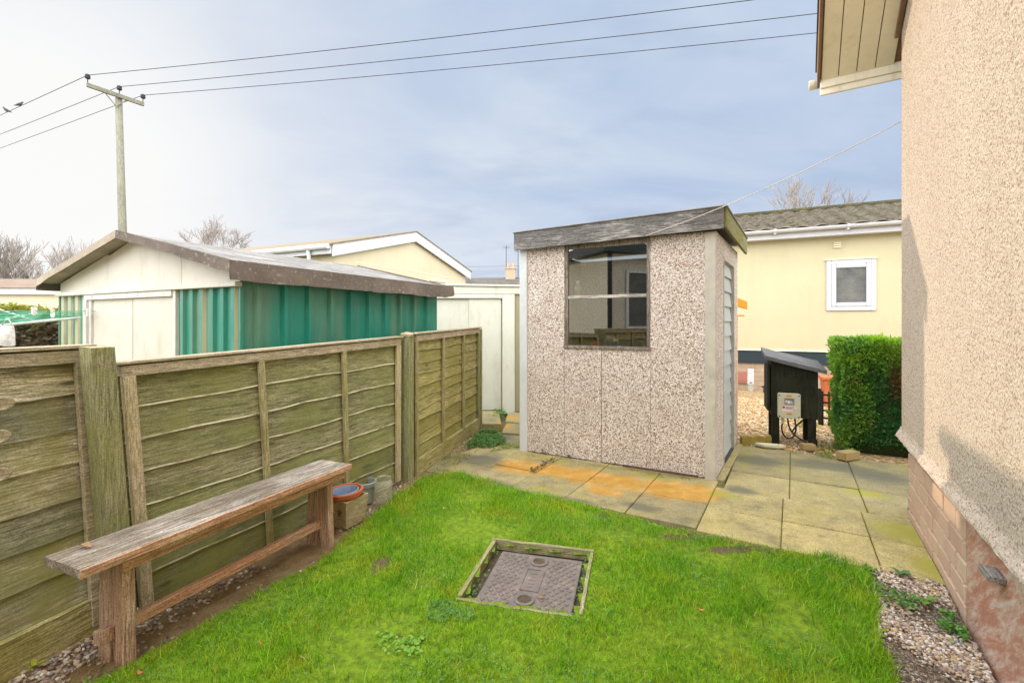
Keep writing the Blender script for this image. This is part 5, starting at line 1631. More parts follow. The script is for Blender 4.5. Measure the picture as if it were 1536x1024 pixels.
# a small canopy line at the foot of the gable, right
b_ = MB(); b_.box(0.72, 1.62, -0.04, -0.001, 2.46, 2.50); b_.build('vent_cover', M['soffit'], bg_)

# ------------------------------------------------------------------ far house with chimney
fh = thing('house', 'far dark-roofed house with a chimney and aerials beyond the white shed', 'house', (-1.2, 40, 0), R(-4))
b_ = MB(); b_.box(-6, 7, 0, 8, -0.05, 3.3); b_.build('wall', M['creamwall'], fh)
b_ = MB()
b_.add([(-6.4, -0.4, 3.2), (7.4, -0.4, 3.2), (7.4, 8.4, 3.2), (-6.4, 8.4, 3.2), (-4.5, 4, 5.55), (6, 4, 5.62)], [(0, 1, 5, 4), (1, 2, 5), (2, 3, 4, 5), (3, 0, 4), (3, 2, 1, 0)])
rf = b_.build('roof', M['tile_far'], fh)
b_ = MB(); b_.add([(-4.9, -1.0, 3.2), (-1.2, -1.0, 3.2), (-3.0, 0.3, 5.35), (-3.0, 3.8, 5.35), (-4.9, 3.8, 3.2), (-1.2, 3.8, 3.2)], [(0, 1, 2), (1, 5, 3, 2), (4, 0, 2, 3)])
b_.build('hip', M['tile_far'], rf)
b_ = MB(); b_.box(0.35, 1.25, 3.6, 4.3, 5.1, 6.35); b_.box(0.28, 1.32, 3.53, 4.37, 6.351, 6.45)
ch = b_.build('chimney', M['brick2'], fh)
for x_ in (0.55, 1.0):
    b_ = MB(); b_.lathe([(0.14, 6.452), (0.11, 7.0), (0.13, 7.02), (0.13, 7.06), (0.0, 7.05)], c=(x_, 3.95, 0), n=12); b_.build('chimney_pot', M['brick2'], ch)
for x_, h__ in ((0.38, 8.6), (1.5, 8.2)):
    b_ = MB(); b_.tube([(x_, 4.0, 5.3), (x_, 4.0, h__)], 0.03, 5); b_.tube([(x_ - 0.3, 4, h__ - 0.2), (x_ + 0.3, 4, h__ - 0.2)], 0.02, 5); b_.build('aerial', M['wire'], fh)

# ------------------------------------------------------------------ yellow home on the right
YL = Vector((4.59, 9.40, 0)); YA = R(-25.5)
yh = thing('mobile_home', 'yellow rendered home with a mossy tiled roof and one small white window', 'mobile home', YL, YA)
YX0, YX1, YZ0, YZ1, YD = -0.8, 6.5, 0.775, 2.945, 5.4
b_ = MB(); b_.box(YX0, YX1, 0, YD, YZ0, YZ1); b_.build('wall', M['yellow'], yh)
b_ = MB(); b_.box(YX0, YX1, -0.012, -0.001, YZ0 - 0.005, YZ0 + 0.02); b_.build('base_bead', M['soffit_l'], yh)
b_ = MB(); b_.box(YX0 + 0.01, YX1 - 0.01, 0.012, YD - 0.02, 0.52, YZ0 - 0.0055); b_.build('skirt_band', M['band'], yh)
b_ = MB(); b_.box(YX0 + 0.02, YX1, 0.058, YD - 0.05, -0.05, 0.5195); b_.build('skirt_mortar', M['mortar'], yh)
b_ = MB()
for ci in range(6):
    z0_ = -0.02 + ci * 0.09; x = YX0 + (0.11 if ci % 2 else 0.0)
    while x < YX1 - 0.3:
        b_.cur = (rn.random(), 0, 0); b_.box(x + 0.005, x + 0.225, 0.05, 0.12, z0_, z0_ + 0.08); x += 0.23
b_.build('brick_skirt', M['brick2'], yh)
# window
wx0, wx1, wz0, wz1 = 1.46, 2.215, 1.545, 2.485
b_ = MB()
for (a0, a1, c0, c1, dp) in [(wx0, wx0 + .075, wz0, wz1, -.03), (wx1 - .075, wx1, wz0, wz1, -.03), (wx0 + .0755, wx1 - .0755, wz0, wz0 + .075, -.03), (wx0 + .0755, wx1 - .0755, wz1 - .075, wz1, -.03)]:
    b_.box(a0, a1, dp, -0.001, c0, c1)
wn_ = b_.build('window', M['upvc'], yh, bevel=0.006)
b_ = MB()
for (a0, a1, c0, c1) in [(wx0 + .076, wx0 + .15, wz0 + .076, wz1 - .076), (wx1 - .15, wx1 - .076, wz0 + .076, wz1 - .076), (wx0 + .1505, wx1 - .1505, wz0 + .076, wz0 + .15), (wx0 + .1505, wx1 - .1505, wz1 - .15, wz1 - .076)]:
    b_.box(a0, a1, -0.042, -0.001, c0, c1)
b_.build('sash', M['upvc'], wn_, bevel=0.01, seg=2)
t = NT('obscured_glass'); nn = t.noise(55, 3, 0.6)
t.fin(t.ramp(t.noise(3.0, 4, 0.6), [(0.3, (0.04, 0.05, 0.055)), (0.7, (0.15, 0.15, 0.13))]), 0.22, t.bump(nn, 0.9, 0.02), spec=0.6)
b_ = MB(); b_.box(wx0 + .151, wx1 - .151, -0.02, -0.001, wz0 + .151, wz1 - .151); b_.build('pane', t.m, wn_)
b_ = MB(); b_.box(wx0 - 0.02, wx1 + 0.02, -0.05, -0.001, wz1 + 0.001, wz1 + 0.014); b_.build('drip_bead', M['soffit_l'], wn_)
b_ = MB(); b_.box(1.56, 1.70, -0.012, -0.001, 2.70, 2.84)
vt = b_.build('air_vent', M['yellow'], yh, bevel=0.003)
b_ = MB()
for k in range(3):
    b_.hexa([(1.575, -0.026, 2.72 + k * .04), (1.685, -0.026, 2.72 + k * .04), (1.685, -0.0122, 2.73 + k * .04), (1.575, -0.0122, 2.73 + k * .04)],
            [(1.575, -0.024, 2.725 + k * .04), (1.685, -0.024, 2.725 + k * .04), (1.685, -0.0122, 2.738 + k * .04), (1.575, -0.0122, 2.738 + k * .04)])
b_.build('louvre', M['soffit'], vt)
b_ = MB(); b_.box(YX0, YX1, -0.20, -0.18, YZ1 - 0.02, YZ1 + 0.14); b_.box(YX0, YX1, -0.1795, 0.0, YZ1 - 0.02, YZ1 - 0.001); b_.build('fascia_board', M['white_board'], yh)
b_ = MB()
gq = [(-0.265 + 0.06 * math.cos(a), YZ1 + 0.14 + 0.06 * math.sin(a)) for a in [math.pi + k * math.pi / 8 for k in range(9)]]
gi = [(-0.265 + 0.053 * math.cos(a), YZ1 + 0.14 + 0.053 * math.sin(a)) for a in [2 * math.pi - k * math.pi / 8 for k in range(9)]]
b_.prism(gq + gi, 'x', YX0 - 0.02, YX1)
for x in (0.6, 1.75, 2.9, 4.0):
    b_.tube([(x - 0.02, -0.265, YZ1 + 0.076), (x + 0.02, -0.265, YZ1 + 0.076)], 0.03, 8)
    b_.box(x - 0.02, x + 0.02, -0.336, -0.326, YZ1 + 0.10, YZ1 + 0.15)
b_.build('gutter', M['upvc'], yh)
# wavy interlocking tiles with stepped courses
PITR = math.tan(R(16.9)); RY0, RY1 = -0.29, 2.55
def tiles(x0, x1, y0, y1):
    b1 = MB(); nc = 13; per = 0.30; nu = int((x1 - x0) / per * 8)
    for c_ in range(nc):
        ya, yb2 = y0 + (y1 - y0) * c_ / nc, y0 + (y1 - y0) * (c_ + 1.12) / nc
        jit = random.Random(c_)
        def fn(u_, v_):
            x = x0 + (x1 - x0) * u_
            wv = 0.036 * (abs(math.sin(math.pi * x / per)) ** 1.5)
            if v_ < 0.3: yy, up = ya, 0.0
            elif v_ < 0.6: yy, up = ya - 0.006, 0.038
            else: yy, up = yb2, 0.008
            return (x, yy, YZ1 + 0.14 + (yy - y0) * PITR + up + wv)
        b1.sheet(fn, nu, 2, maskfn=lambda u_, v_: (0, 1.0 if v_ < 0.3 else (0.35 if v_ < 0.6 else 0.0), 0))
    return b1
tl = tiles(YX0 - 0.1, YX1, RY0, RY1)
rfy = tl.build('roof', M['tile'], yh, fix=False)
zr = YZ1 + 0.14 + (RY1 - RY0) * PITR
b_ = MB(); b_.tube([(YX0 - 0.1, RY1 + 0.03, zr + 0.03), (YX1, RY1 + 0.03, zr + 0.03)], 0.085, 10); b_.build('ridge_tile', M['tile'], rfy, smooth=True)
b_ = MB(); b_.add([(YX0 - 0.1, RY1, zr), (YX1, RY1, zr), (YX1, YD + 0.3, YZ1 + 0.1), (YX0 - 0.1, YD + 0.3, YZ1 + 0.1)], [(0, 1, 2, 3)])
b_.add([(YX0, 0, YZ1 - 0.0), (YX0, YD, YZ1 - 0.0), (YX0, RY1, zr - 0.02)], [(0, 1, 2)]); b_.build('rear_slope', M['tile_far'], rfy)

# ------------------------------------------------------------------ meter cabinet
ML = Vector((2.83, 5.10, 0)); MRt = Vector((3.235, 4.93, 0))
md_ = MRt - ML; MA = math.atan2(md_.y, md_.x); MW = md_.length; MDP = 0.36
mc = thing('meter_cabinet', 'black timber cabinet on legs with a sloping felt roof beside the hedge', 'cabinet', ML, MA)
b_ = MB(); b_.hexa([(0, 0, 0.315), (MW, 0, 0.29), (MW, MDP, 0.29), (0, MDP, 0.315)], [(0, 0, 0.935), (MW, 0, 0.82), (MW, MDP, 0.82), (0, MDP, 0.935)]); b_.build('body', M['blackwood'], mc, bevel=0.003)
for (x, y) in [(0.012, 0.008), (MW - 0.085, 0.008), (0.012, MDP - 0.06), (MW - 0.085, MDP - 0.06)]:
    b_ = MB(); zt_ = 0.316 - 0.025 * (x / MW); b_.box(x, x + 0.07, y, y + 0.05, -0.03, zt_ - 0.003); b_.build('leg', M['blackwood'], mc, bevel=0.003)
b_ = MB()
def cr(u_, v_, t_=0.0):
    x = -0.06 + (MW + 0.13) * u_; y = -0.05 + (MDP + 0.10) * v_
    return (x, y, 0.95 - 0.14 * (x + 0.06) / (MW + 0.13) + 0.15 * v_ * (MDP + 0.1) + t_ + 0.003 * mnoise.noise((x * 9, y * 9, 2)))
b_.sheet(lambda u_, v_: cr(u_, v_, 0.012), 20, 12); b_.sheet(lambda u_, v_: cr(u_, v_, -0.028), 20, 1)
b_.sheet(lambda u_, v_: cr(u_, 0, 0.012 - 0.04 * v_), 20, 1); b_.sheet(lambda u_, v_: cr(u_, 1, 0.012 - 0.04 * v_), 20, 1)
b_.sheet(lambda u_, v_: cr(0, u_, 0.012 - 0.04 * v_), 12, 1); b_.sheet(lambda u_, v_: cr(1, u_, 0.012 - 0.04 * v_), 12, 1)
b_.build('roof', M['felt_dark'], mc, fix=False)
b_ = MB(); b_.box(-0.035, -0.012, -0.005, MDP - 0.03, 0.36, 0.86); cd = b_.build('door', M['blackwood'], mc, bevel=0.003)
mx0, mx1, mz0, mz1 = 0.058, 0.262, 0.31, 0.565
b_ = MB(); b_.box(mx0, mx1, -0.075, -0.003, mz0, mz1); mbx = b_.build('meter_box', M['box'], mc, bevel=0.008, seg=2); mbx['label'] = 'pale grey plastic meter box with a small display'
b_ = MB(); b_.box(mx0 - .004, mx1 + .004, -0.092, -0.0755, mz0 - .004, mz1 + .004); lidp = b_.build('cover', M['box'], mbx, bevel=0.006, seg=2)
def quad(name, x0, x1, z0, z1, mat, par, y=-0.0935):
    b1 = MB(); b1.box(x0, x1, y, -0.0921, z0, z1); return b1.build(name, mat, par)
b_ = MB()
dX0, dX1, dZ0, dZ1 = mx0 + 0.055, mx0 + 0.152, 0.452, 0.522
b_.box(dX0, dX1, -0.098, -0.0921, dZ1 - .008, dZ1); b_.box(dX0, dX1, -0.098, -0.0921, dZ0, dZ0 + .008)
b_.box(dX0, dX0 + .008, -0.098, -0.0921, dZ0 + .0082, dZ1 - .0082); b_.box(dX1 - .008, dX1, -0.098, -0.0921, dZ0 + .0082, dZ1 - .0082)
b_.build('window_frame', M['greypot'], mbx)
quad('display', dX0 + .0082, dX1 - .0082, dZ0 + .0082, dZ1 - .0082, plain('lcd_grey', (0.20, 0.23, 0.22), 0.25, 0.15, 20), mbx)
b_ = MB()
for k, (x, z, a, c_) in enumerate([(0.013, 0.03, 0.006, 0.028), (0.023, 0.03, 0.006, 0.028), (0.034, 0.02, 0.018, 0.03), (0.06, 0.02, 0.007, 0.03), (0.075, 0.03, 0.004, 0.01), (0.075, 0.015, 0.004, 0.006)]):
    b_.box(dX0 + x, dX0 + x + a, -0.0945, -0.0936, dZ0 + z * 0.6, dZ0 + z * 0.6 + c_)
b_.build('display_marks', M['white'], mbx)
st_ = quad('warning_sticker', mx0 + .035, mx0 + .165, 0.378, 0.437, plain('sticker_paper', (0.72, 0.66, 0.64), 0.5, 0.04), mbx)
b_ = MB(); b_.box(mx0 + .04, mx0 + .062, -0.0945, -0.0937, 0.412, 0.433)
for k in range(3):
    b_.box(mx0 + .068, mx0 + .155 - .012 * k, -0.0945, -0.0937, 0.424 - k * 0.009, 0.428 - k * 0.009)
b_.build('red_print', M['red'], mbx)
b_ = MB(); b_.tube([(mx0 + .135, -0.0942, 0.40), (mx0 + .15, -0.0942, 0.385), (mx0 + .158, -0.0942, 0.40), (mx0 + .15, -0.0942, 0.41)], 0.0022, 5); b_.build('sticker_symbol', M['black'], mbx)
for z in (0.545, 0.352):
    q_ = quad('yellow_plate', mx0 + .075, mx0 + .125, z - .008, z + .008, M['orange'], mbx)
for (x, z) in [(mx0 + .012, mz0 + .014), (mx1 - .012, mz0 + .014), (mx0 + .012, mz1 - .014), (mx1 - .012, mz1 - .014)]:
    b_ = MB(); b_.box(x - .006, x + .006, -0.095, -0.0921, z - .006, z + .006); b_.build('screw', M['black'], mbx, bevel=0.002)
b_ = MB(); b_.tube([(0.105, -0.04, 0.31), (0.105, -0.04, 0.24)], 0.017, 10); b_.build('cable_gland', M['box'], mbx)
def ml(x, y, z):
    return (ML.x + x * math.cos(MA) - y * math.sin(MA), ML.y + x * math.sin(MA) + y * math.cos(MA), z)
def smooth_path(pts, n=8):
    out = []; pts = [Vector(p_) for p_ in pts]
    for i in range(len(pts) - 1):
        p0, p1, p2, p3 = pts[max(i - 1, 0)], pts[i], pts[i + 1], pts[min(i + 2, len(pts) - 1)]
        for k in range(n):
            t_ = k / n
            out.append(0.5 * ((2 * p1) + (p2 - p0) * t_ + (2 * p0 - 5 * p1 + 4 * p2 - p3) * t_ ** 2 + (3 * p1 - p0 - 3 * p2 + p3) * t_ ** 3))
    out.append(pts[-1]); return out
for pts_, lb in [([(0.105, -0.04, 0.25), (0.10, -0.04, 0.16), (0.14, -0.04, 0.09), (0.20, -0.04, 0.10), (0.23, -0.03, 0.18), (0.22, -0.03, 0.305)], 'black cable hanging in a loop under the grey meter box'),
             ([(0.15, -0.04, 0.31), (0.17, -0.03, 0.20), (0.22, 0.0, 0.12), (0.30, 0.04, 0.06), (0.40, 0.06, 0.0)], 'black cable running from the meter box down to the ground stub'),
             ([(0.19, -0.03, 0.15), (0.25, 0.02, 0.22), (0.33, 0.12, 0.27), (0.36, 0.2, 0.30)], 'short black cable rising behind the looped one under the cabinet')]:
    b_ = MB(); b_.tube([ml(*p_) for p_ in smooth_path(pts_)], 0.0085, 7)
    tag(b_.build('cable', M['black'], None, smooth=True), lb, 'cable', 'cables under the meter cabinet')
c_ = G(1221, 671)
b_ = MB(); b_.lathe([(0.04, -0.03), (0.04, 0.085), (0.036, 0.087), (0.030, 0.084), (0.028, 0.02), (0.0, 0.02)], n=20)
o_ = b_.build('pipe_stub', M['black'], None); place(o_, (c_.x, c_.y + 0.02, 0)); tag(o_, 'short black pipe stub standing under the cabinet', 'pipe')

# ------------------------------------------------------------------ loose bricks, edging stones, small yard things
def brick(label, px, py, L_, W_, H_, rz):
    b1 = MB(); b1.cur = (random.random(), 0, 0)
    b1.sheet(lambda u_, v_: (0, 0, 0), 1, 1) if False else None
    b1.box(-L_ / 2, L_ / 2, -W_ / 2, W_ / 2, 0, H_)
    o1 = b1.build('brick', M['loosebrick'], None, bevel=0.006, seg=2)
    p_ = G(px, py); place(o1, (p_.x, p_.y, 0.012), rz); tag(o1, label, 'brick', 'loose bricks on the edge of the paving')
brick('larger loose tan brick at the foot of the hedge', 1272, 690, 0.205, 0.10, 0.075, R(20))
brick('smaller loose tan brick in front of the black cabinet leg', 1212, 676, 0.13, 0.09, 0.06, R(-12))
pA, pB = G(1113, 668), G(1157, 667)
dA = (pB - pA); LA = dA.length
b_ = MB()
n_ = 30
top = [(i / n_ * LA, 0.085 + 0.018 * abs(math.sin(i / n_ * math.pi * 2.6)) + 0.004 * mnoise.noise((i * .4, 0, 0))) for i in range(n_ + 1)]
b_.prism([(0, -0.04)] + [(LA, -0.04)] + top[::-1], 'y', 0, 0.05)
o_ = b_.build('edging_stone', plain('mossy_concrete', (0.27, 0.20, 0.05), 0.95, 0.3, 14, 0.6, dirt=(0.30, 0.27, 0.04)), None, bevel=0.005); place(o_, pA, math.atan2(dA.y, dA.x))
tag(o_, 'scalloped mossy ochre edging stone between the shed and the cabinet', 'edging stone')
c_ = G(1155, 672)
b_ = MB()
pts = [(0.14 * math.cos(a) * (1 + 0.18 * math.sin(3 * a)), 0.075 * math.sin(a) * (1 + 0.2 * math.cos(2 * a))) for a in [k * math.pi / 8 for k in range(16)]]
b_.prism(pts, 'z', 0, 0.03)
o_ = b_.build('flat_stone', plain('pale_stone', (0.55, 0.51, 0.36), 0.9, 0.15, 8, 0.6, dirt=(0.4, 0.38, 0.15)), None, bevel=0.010, seg=2); place(o_, (c_.x, c_.y, 0.012), R(-20))
tag(o_, 'flat pale stone on the paving in front of the black cabinet', 'stone')
c_ = P(1126, 586, 9.1); c_.z = 0
wp = thing('outlet_post', 'small white plastic box on a short stem in the golden gravel', 'outlet post', c_, YA)
b_ = MB(); b_.box(-0.055, 0.055, -0.03, 0.03, 0.12, 0.42); b_.build('box', M['upvc'], wp, bevel=0.008)
b_ = MB(); b_.box(-0.042, 0.042, -0.02, 0.02, -0.03, 0.1195); b_.build('stem', M['rollup'], wp)
b_ = MB(); b_.box(-0.02, 0.02, -0.033, -0.0302, 0.15, 0.165); b_.build('slot', M['black'], wp)
c_ = P(1146, 584, 8.9); c_.z = 0
b_ = MB(); b_.tube([(0, 0, -0.02), (0, 0, 0.11)], 0.014, 8); b_.tube([(-0.05, -0.02, 0.10), (0.0, 0, 0.11), (0.06, -0.01, 0.12)], 0.016, 8); b_.tube([(0.0, 0, 0.11), (0.0, -0.05, 0.14)], 0.01, 6)
o_ = b_.build('garden_tap', M['black'], None, smooth=True); place(o_, c_); tag(o_, 'little dark tap on a pipe by the brick skirt of the yellow home', 'tap')
c_ = P(1110, 582, 9.15)
b_ = MB(); b_.box(-0.22, 0.12, 0, 0.02, 0.12, 0.36)
for i in range(9):
    for j in range(5):
        b_.box(-0.21 + i * 0.036, -0.188 + i * 0.036, -0.004, -0.0002, 0.13 + j * 0.045, 0.155 + j * 0.045)
o_ = b_.build('air_grille', plain('brick_red_grille', (0.40, 0.17, 0.13), 0.8, 0.15, 10), yh)
o_.location = (0.02, 0.024, -0.02)
# terracotta trough behind the cabinet and black trellis
c_ = P(1243, 610, 7.4); 
b_ = MB(); b_.hexa([(-0.16, -0.14, 0), (0.30, -0.14, 0), (0.30, 0.14, 0), (-0.16, 0.14, 0)], [(-0.2, -0.17, 0.42), (0.34, -0.17, 0.42), (0.34, 0.17, 0.42), (-0.2, 0.17, 0.42)])
b_.box(-0.22, 0.36, -0.19, 0.19, 0.4205, 0.47)
o_ = b_.build('planter', M['terracotta'], None, bevel=0.008); place(o_, (c_.x + 0.12, c_.y, 0), YA); tag(o_, 'orange terracotta planter half hidden between black cabinet and hedge', 'planter')
c_ = P(1238, 640, 6.0)
b_ = MB()
for k in range(5):
    b_.box(-0.04 + k * 0.07, -0.018 + k * 0.07, 0, 0.012, 0.0, 0.44)
for k in range(4):
    b_.box(-0.04, 0.30, 0.0125, 0.024, 0.08 + k * 0.10, 0.102 + k * 0.10)
b_.box(-0.075, -0.0405, -0.01, 0.03, 0, 0.47)
o_ = b_.build('trellis', M['blackwood'], None); place(o_, (c_.x, c_.y, 0), YA); tag(o_, 'low black lattice trellis behind the hedge edge and cabinet leg', 'trellis')
# bird table roof peeping past the shed
c_ = Vector((3.55, 7.25, 0))
bt_ = thing('bird_table', 'orange sloped roof on a thin post peeping out behind the concrete shed', 'bird table', c_, R(-25))
b_ = MB(); b_.tube([(-0.05, 0, -0.03), (-0.05, 0, 1.42)], 0.014, 8); b_.build('post', M['orange'], bt_)
b_ = MB()
b_.hexa([(-0.30, -0.15, 1.62), (-0.05, -0.15, 1.73), (-0.05, 0.15, 1.73), (-0.30, 0.15, 1.62)], [(-0.30, -0.15, 1.64), (-0.05, -0.15, 1.75), (-0.05, 0.15, 1.75), (-0.30, 0.15, 1.64)]) if False else None
b_.hexa([(-0.36, -0.16, 1.50), (-0.05, -0.16, 1.58), (-0.05, 0.16, 1.58), (-0.36, 0.16, 1.50)], [(-0.36, -0.16, 1.62), (-0.05, -0.16, 1.70), (-0.05, 0.16, 1.70), (-0.36, 0.16, 1.62)])
b_.hexa([(-0.0495, -0.16, 1.58), (0.09, -0.16, 1.53), (0.09, 0.16, 1.53), (-0.0495, 0.16, 1.58)], [(-0.0495, -0.16, 1.70), (0.09, -0.16, 1.64), (0.09, 0.16, 1.64), (-0.0495, 0.16, 1.70)])
b_.build('roof', M['orange'], bt_)
b_ = MB(); b_.box(-0.3, 0.05, -0.13, 0.13, 1.4205, 1.44); b_.build('tray', M['orange'], bt_)
# ------------------------------------------------------------------ foliage
def leaf_cloud(n, centre_fn, size, cols, droop=0.2, flat=0.0, wr=0.55):
    pos = centre_fn(n)
    n = len(pos)
    a = rng.uniform(0, 6.28, n); el = rng.uniform(-0.6, 0.9, n) - droop
    ax = np.column_stack([np.cos(a) * np.cos(el), np.sin(a) * np.cos(el), np.sin(el)])
    nr = unit(rng.normal(0, 1, (n, 3)) + np.array([0, 0, flat]))
    ln = rng.uniform(size[0], size[1], n)
    return leaf_arrays(pos, ax, nr, ln, ln * wr, cols(pos, rng.random(n)))


def lerpc(a, b, t_):
    return np.array(a)[None] * (1 - t_[:, None]) + np.array(b)[None] * t_[:, None]


# clipped conifer hedge by the house corner
HG = Vector((3.30, 4.76, 0)); HGA = R(-27)
hx, hy, hz = 1.25, 0.62, 1.165
def hedge_surface(n):
    # points on front, left end, top and back faces with a lumpy depth
    fcs = rng.choice(5, n, p=[0.50, 0.2, 0.2, 0.05, 0.05])
    u_, v_ = rng.random(n), rng.random(n)
    x = np.where(fcs == 1, 0, np.where(fcs == 4, hx, u_ * hx)); y = np.where(fcs == 0, 0, np.where(fcs == 3, hy, v_ * hy)); z = np.where(fcs == 2, hz, rng.random(n) * hz)
    x = np.where((fcs == 1) | (fcs == 4), x, x); y = np.where((fcs == 1) | (fcs == 4) | (fcs == 2), v_ * hy, y)
    return x, y, z, fcs
nH = 52000
x, y, z, fcs = hedge_surface(nH)
lump = np.array([mnoise.noise((a * 3.4, b * 3.4 + 7, c * 3.4)) for a, b, c in zip(x, y, z)])
lump2 = np.array([mnoise.noise((a * 9, b * 9 + 7, c * 9)) for a, b, c in zip(x, y, z)])
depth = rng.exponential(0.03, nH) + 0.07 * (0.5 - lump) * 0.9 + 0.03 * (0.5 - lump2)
taper_ = 0.05 * (z / hz - 0.5)                     # a little wider in the middle, tucked in at the foot
nx_ = np.where(fcs == 1, -1, np.where(fcs == 4, 1, 0)); ny_ = np.where(fcs == 0, -1, np.where(fcs == 3, 1, 0)); nz_ = np.where(fcs == 2, 1, 0)
foot = 0.10 * np.clip(0.12 - z, 0, 1) / 0.12
pos = np.column_stack([x - nx_ * (depth + foot), y - ny_ * (depth + foot), np.clip(z - nz_ * depth, 0.01, 2)])
outw = np.column_stack([nx_, ny_, nz_]).astype(float)
ax = unit(outw * 0.75 + rng.normal(0, 0.45, (nH, 3)) + np.array([0, 0, 0.45]))
nr = unit(rng.normal(0, 1, (nH, 3)))
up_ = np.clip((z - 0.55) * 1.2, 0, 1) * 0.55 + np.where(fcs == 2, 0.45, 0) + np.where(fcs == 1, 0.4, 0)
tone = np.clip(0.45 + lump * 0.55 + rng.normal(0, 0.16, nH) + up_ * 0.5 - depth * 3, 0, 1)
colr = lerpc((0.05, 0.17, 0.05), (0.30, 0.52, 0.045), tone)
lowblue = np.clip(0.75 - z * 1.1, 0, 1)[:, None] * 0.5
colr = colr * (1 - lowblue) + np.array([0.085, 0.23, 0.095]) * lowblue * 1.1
brown = np.exp(-(((x - 0.50) / 0.07) ** 2 + ((z - 0.70) / 0.22) ** 2)) * (fcs == 0) * 0.85 + 0.35 * np.exp(-(((x - 0.12) / 0.1) ** 2 + ((z - 0.72) / 0.06) ** 2)) + 0.28 * np.exp(-(((x - 0.33) / 0.08) ** 2 + ((z - 0.30) / 0.14) ** 2))
bw = np.clip(brown * 1.5 - 0.25 + lump * 0.6 + rng.normal(0, 0.2, nH), 0, 1)[:, None]
colr = colr * (1 - bw) + np.array([0.24, 0.10, 0.05]) * bw
colr = colr * 1.12
ln = rng.uniform(0.018, 0.042, nH) * np.where(rng.random(nH) < 0.03, 1.9, 1.0)
L1 = leaf_arrays(pos, ax, nr, ln, ln * 0.42, colr)
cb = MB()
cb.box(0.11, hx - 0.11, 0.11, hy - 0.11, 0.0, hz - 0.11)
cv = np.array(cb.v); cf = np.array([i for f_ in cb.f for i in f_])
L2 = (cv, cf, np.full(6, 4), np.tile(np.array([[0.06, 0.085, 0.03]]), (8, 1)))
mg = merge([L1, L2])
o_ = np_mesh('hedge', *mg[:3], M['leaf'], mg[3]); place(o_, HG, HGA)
tag(o_, 'square clipped green conifer hedge with a brown patch by the house corner', 'hedge')

# ivy covered bank behind the clothes airer, and bushes on top
def bank_pts(n):
    x = rng.uniform(-12.5, -5.3, n); zt_ = 1.62 + 0.22 * np.array([mnoise.noise((a * 0.9, 3, 0)) for a in x]) + 0.1 * np.array([mnoise.noise((a * 3, 5, 0)) for a in x])
    k = rng.random(n); z = zt_ * (1 - k ** 1.5)
    y = 8.6 + (1.9 - z) * -0.35 + rng.normal(0, 0.13, n)
    y = np.where(rng.random(n) < 0.3, y + rng.uniform(0, 0.7, n), y)
    return np.column_stack([x, y, z])
def bank_col(p_, r_):
    k = np.clip((p_[:, 2] - 1.25) * 2.6, 0, 1)
    nse = np.array([mnoise.noise((a * 2.1, c * 2.1, 1)) for a, b, c in p_]) * 0.5 + 0.5
    low_ = lerpc((0.085, 0.058, 0.042), (0.09, 0.095, 0.035), np.clip(nse * 1.5 - 0.4 + (r_ - .5) * .4, 0, 1))
    hi_ = lerpc((0.15, 0.19, 0.035), (0.34, 0.32, 0.06), r_)
    return low_ * (1 - k[:, None]) + hi_ * k[:, None]
L1 = leaf_cloud(26000, bank_pts, (0.05, 0.12), bank_col)
cb = MB(); cb.prism([(7.95, -0.05), (8.5, 1.45), (9.4, 1.5), (9.6, -0.05)], 'x', -12.5, -5.3)
cv = np.array(cb.v); cf = np.array([i for f_ in cb.f for i in f_]); lt_ = np.array([len(f_) for f_ in cb.f])
mg = merge([L1, (cv, cf, lt_, np.tile(np.array([[0.07, 0.05, 0.035]]), (len(cv), 1)))])
tag(np_mesh('ivy_hedge', *mg[:3], M['leaf'], mg[3]), 'brown ivy-covered hedge with a yellow-green top behind the clothes airer', 'hedge')


def bare_tree(label, base, height, spread, seed, trunk_r=0.09, levels=5, fork=0.28, group=None, tw=0.010, upw=0.25, far=True):
    rn = random.Random(seed)
    tr = MB(); cr_ = MB()
    def grow(p_, d_, ln_, r_, lv):
        mbx_ = tr if lv == 0 else cr_
        n_ = 4 if lv < 2 else 3
        pts = [p_]; q = Vector(p_); dd = Vector(d_)
        for k in range(n_):
            dd = (dd + Vector((rn.gauss(0, .10), rn.gauss(0, .10), rn.gauss(0.03, .06)))).normalized()
            q = q + dd * ln_ / n_; pts.append(q.copy())
        r1 = max(tw * 0.6, r_ * (0.62 if lv else 0.7))
        mbx_.tube(pts, [r_ + (r1 - r_) * k / n_ for k in range(n_ + 1)], 6 if lv < 2 else 3, cap=False)
        if lv >= levels:
            return
        nb_ = rn.choice([3, 4]) if lv else rn.choice([4, 5])
        for k in range(nb_):
            t_ = rn.uniform(0.45, 1.0) if k else 1.0
            i_ = min(n_ - 1, int(t_ * n_)); w_ = t_ * n_ - i_
            bp = pts[i_].lerp(pts[i_ + 1], w_)
            az = rn.uniform(0, 6.28); sp_ = rn.uniform(0.35, 0.85) * spread
            side = Vector((math.cos(az), math.sin(az), 0))
            nd_ = (dd * (1 - 0.3 * sp_) + side * sp_ + Vector((0, 0, upw))).normalized()
            grow(bp, nd_, ln_ * rn.uniform(0.58, 0.82), max(tw * 0.6, r1 * rn.uniform(0.55, 0.8)), lv + 1)
    root = thing('bare_tree', label, 'tree', base, 0, group)
    grow(Vector((0, 0, -0.1)), Vector((rn.gauss(0, .05), 0, 1)), height * fork * 1.45, trunk_r, 0)
    bk = M['bark_hazed'] if far else M['bark']; tr.build('trunk', bk, root, fix=False); cr_.build('crown', bk, root, fix=False)
    return root


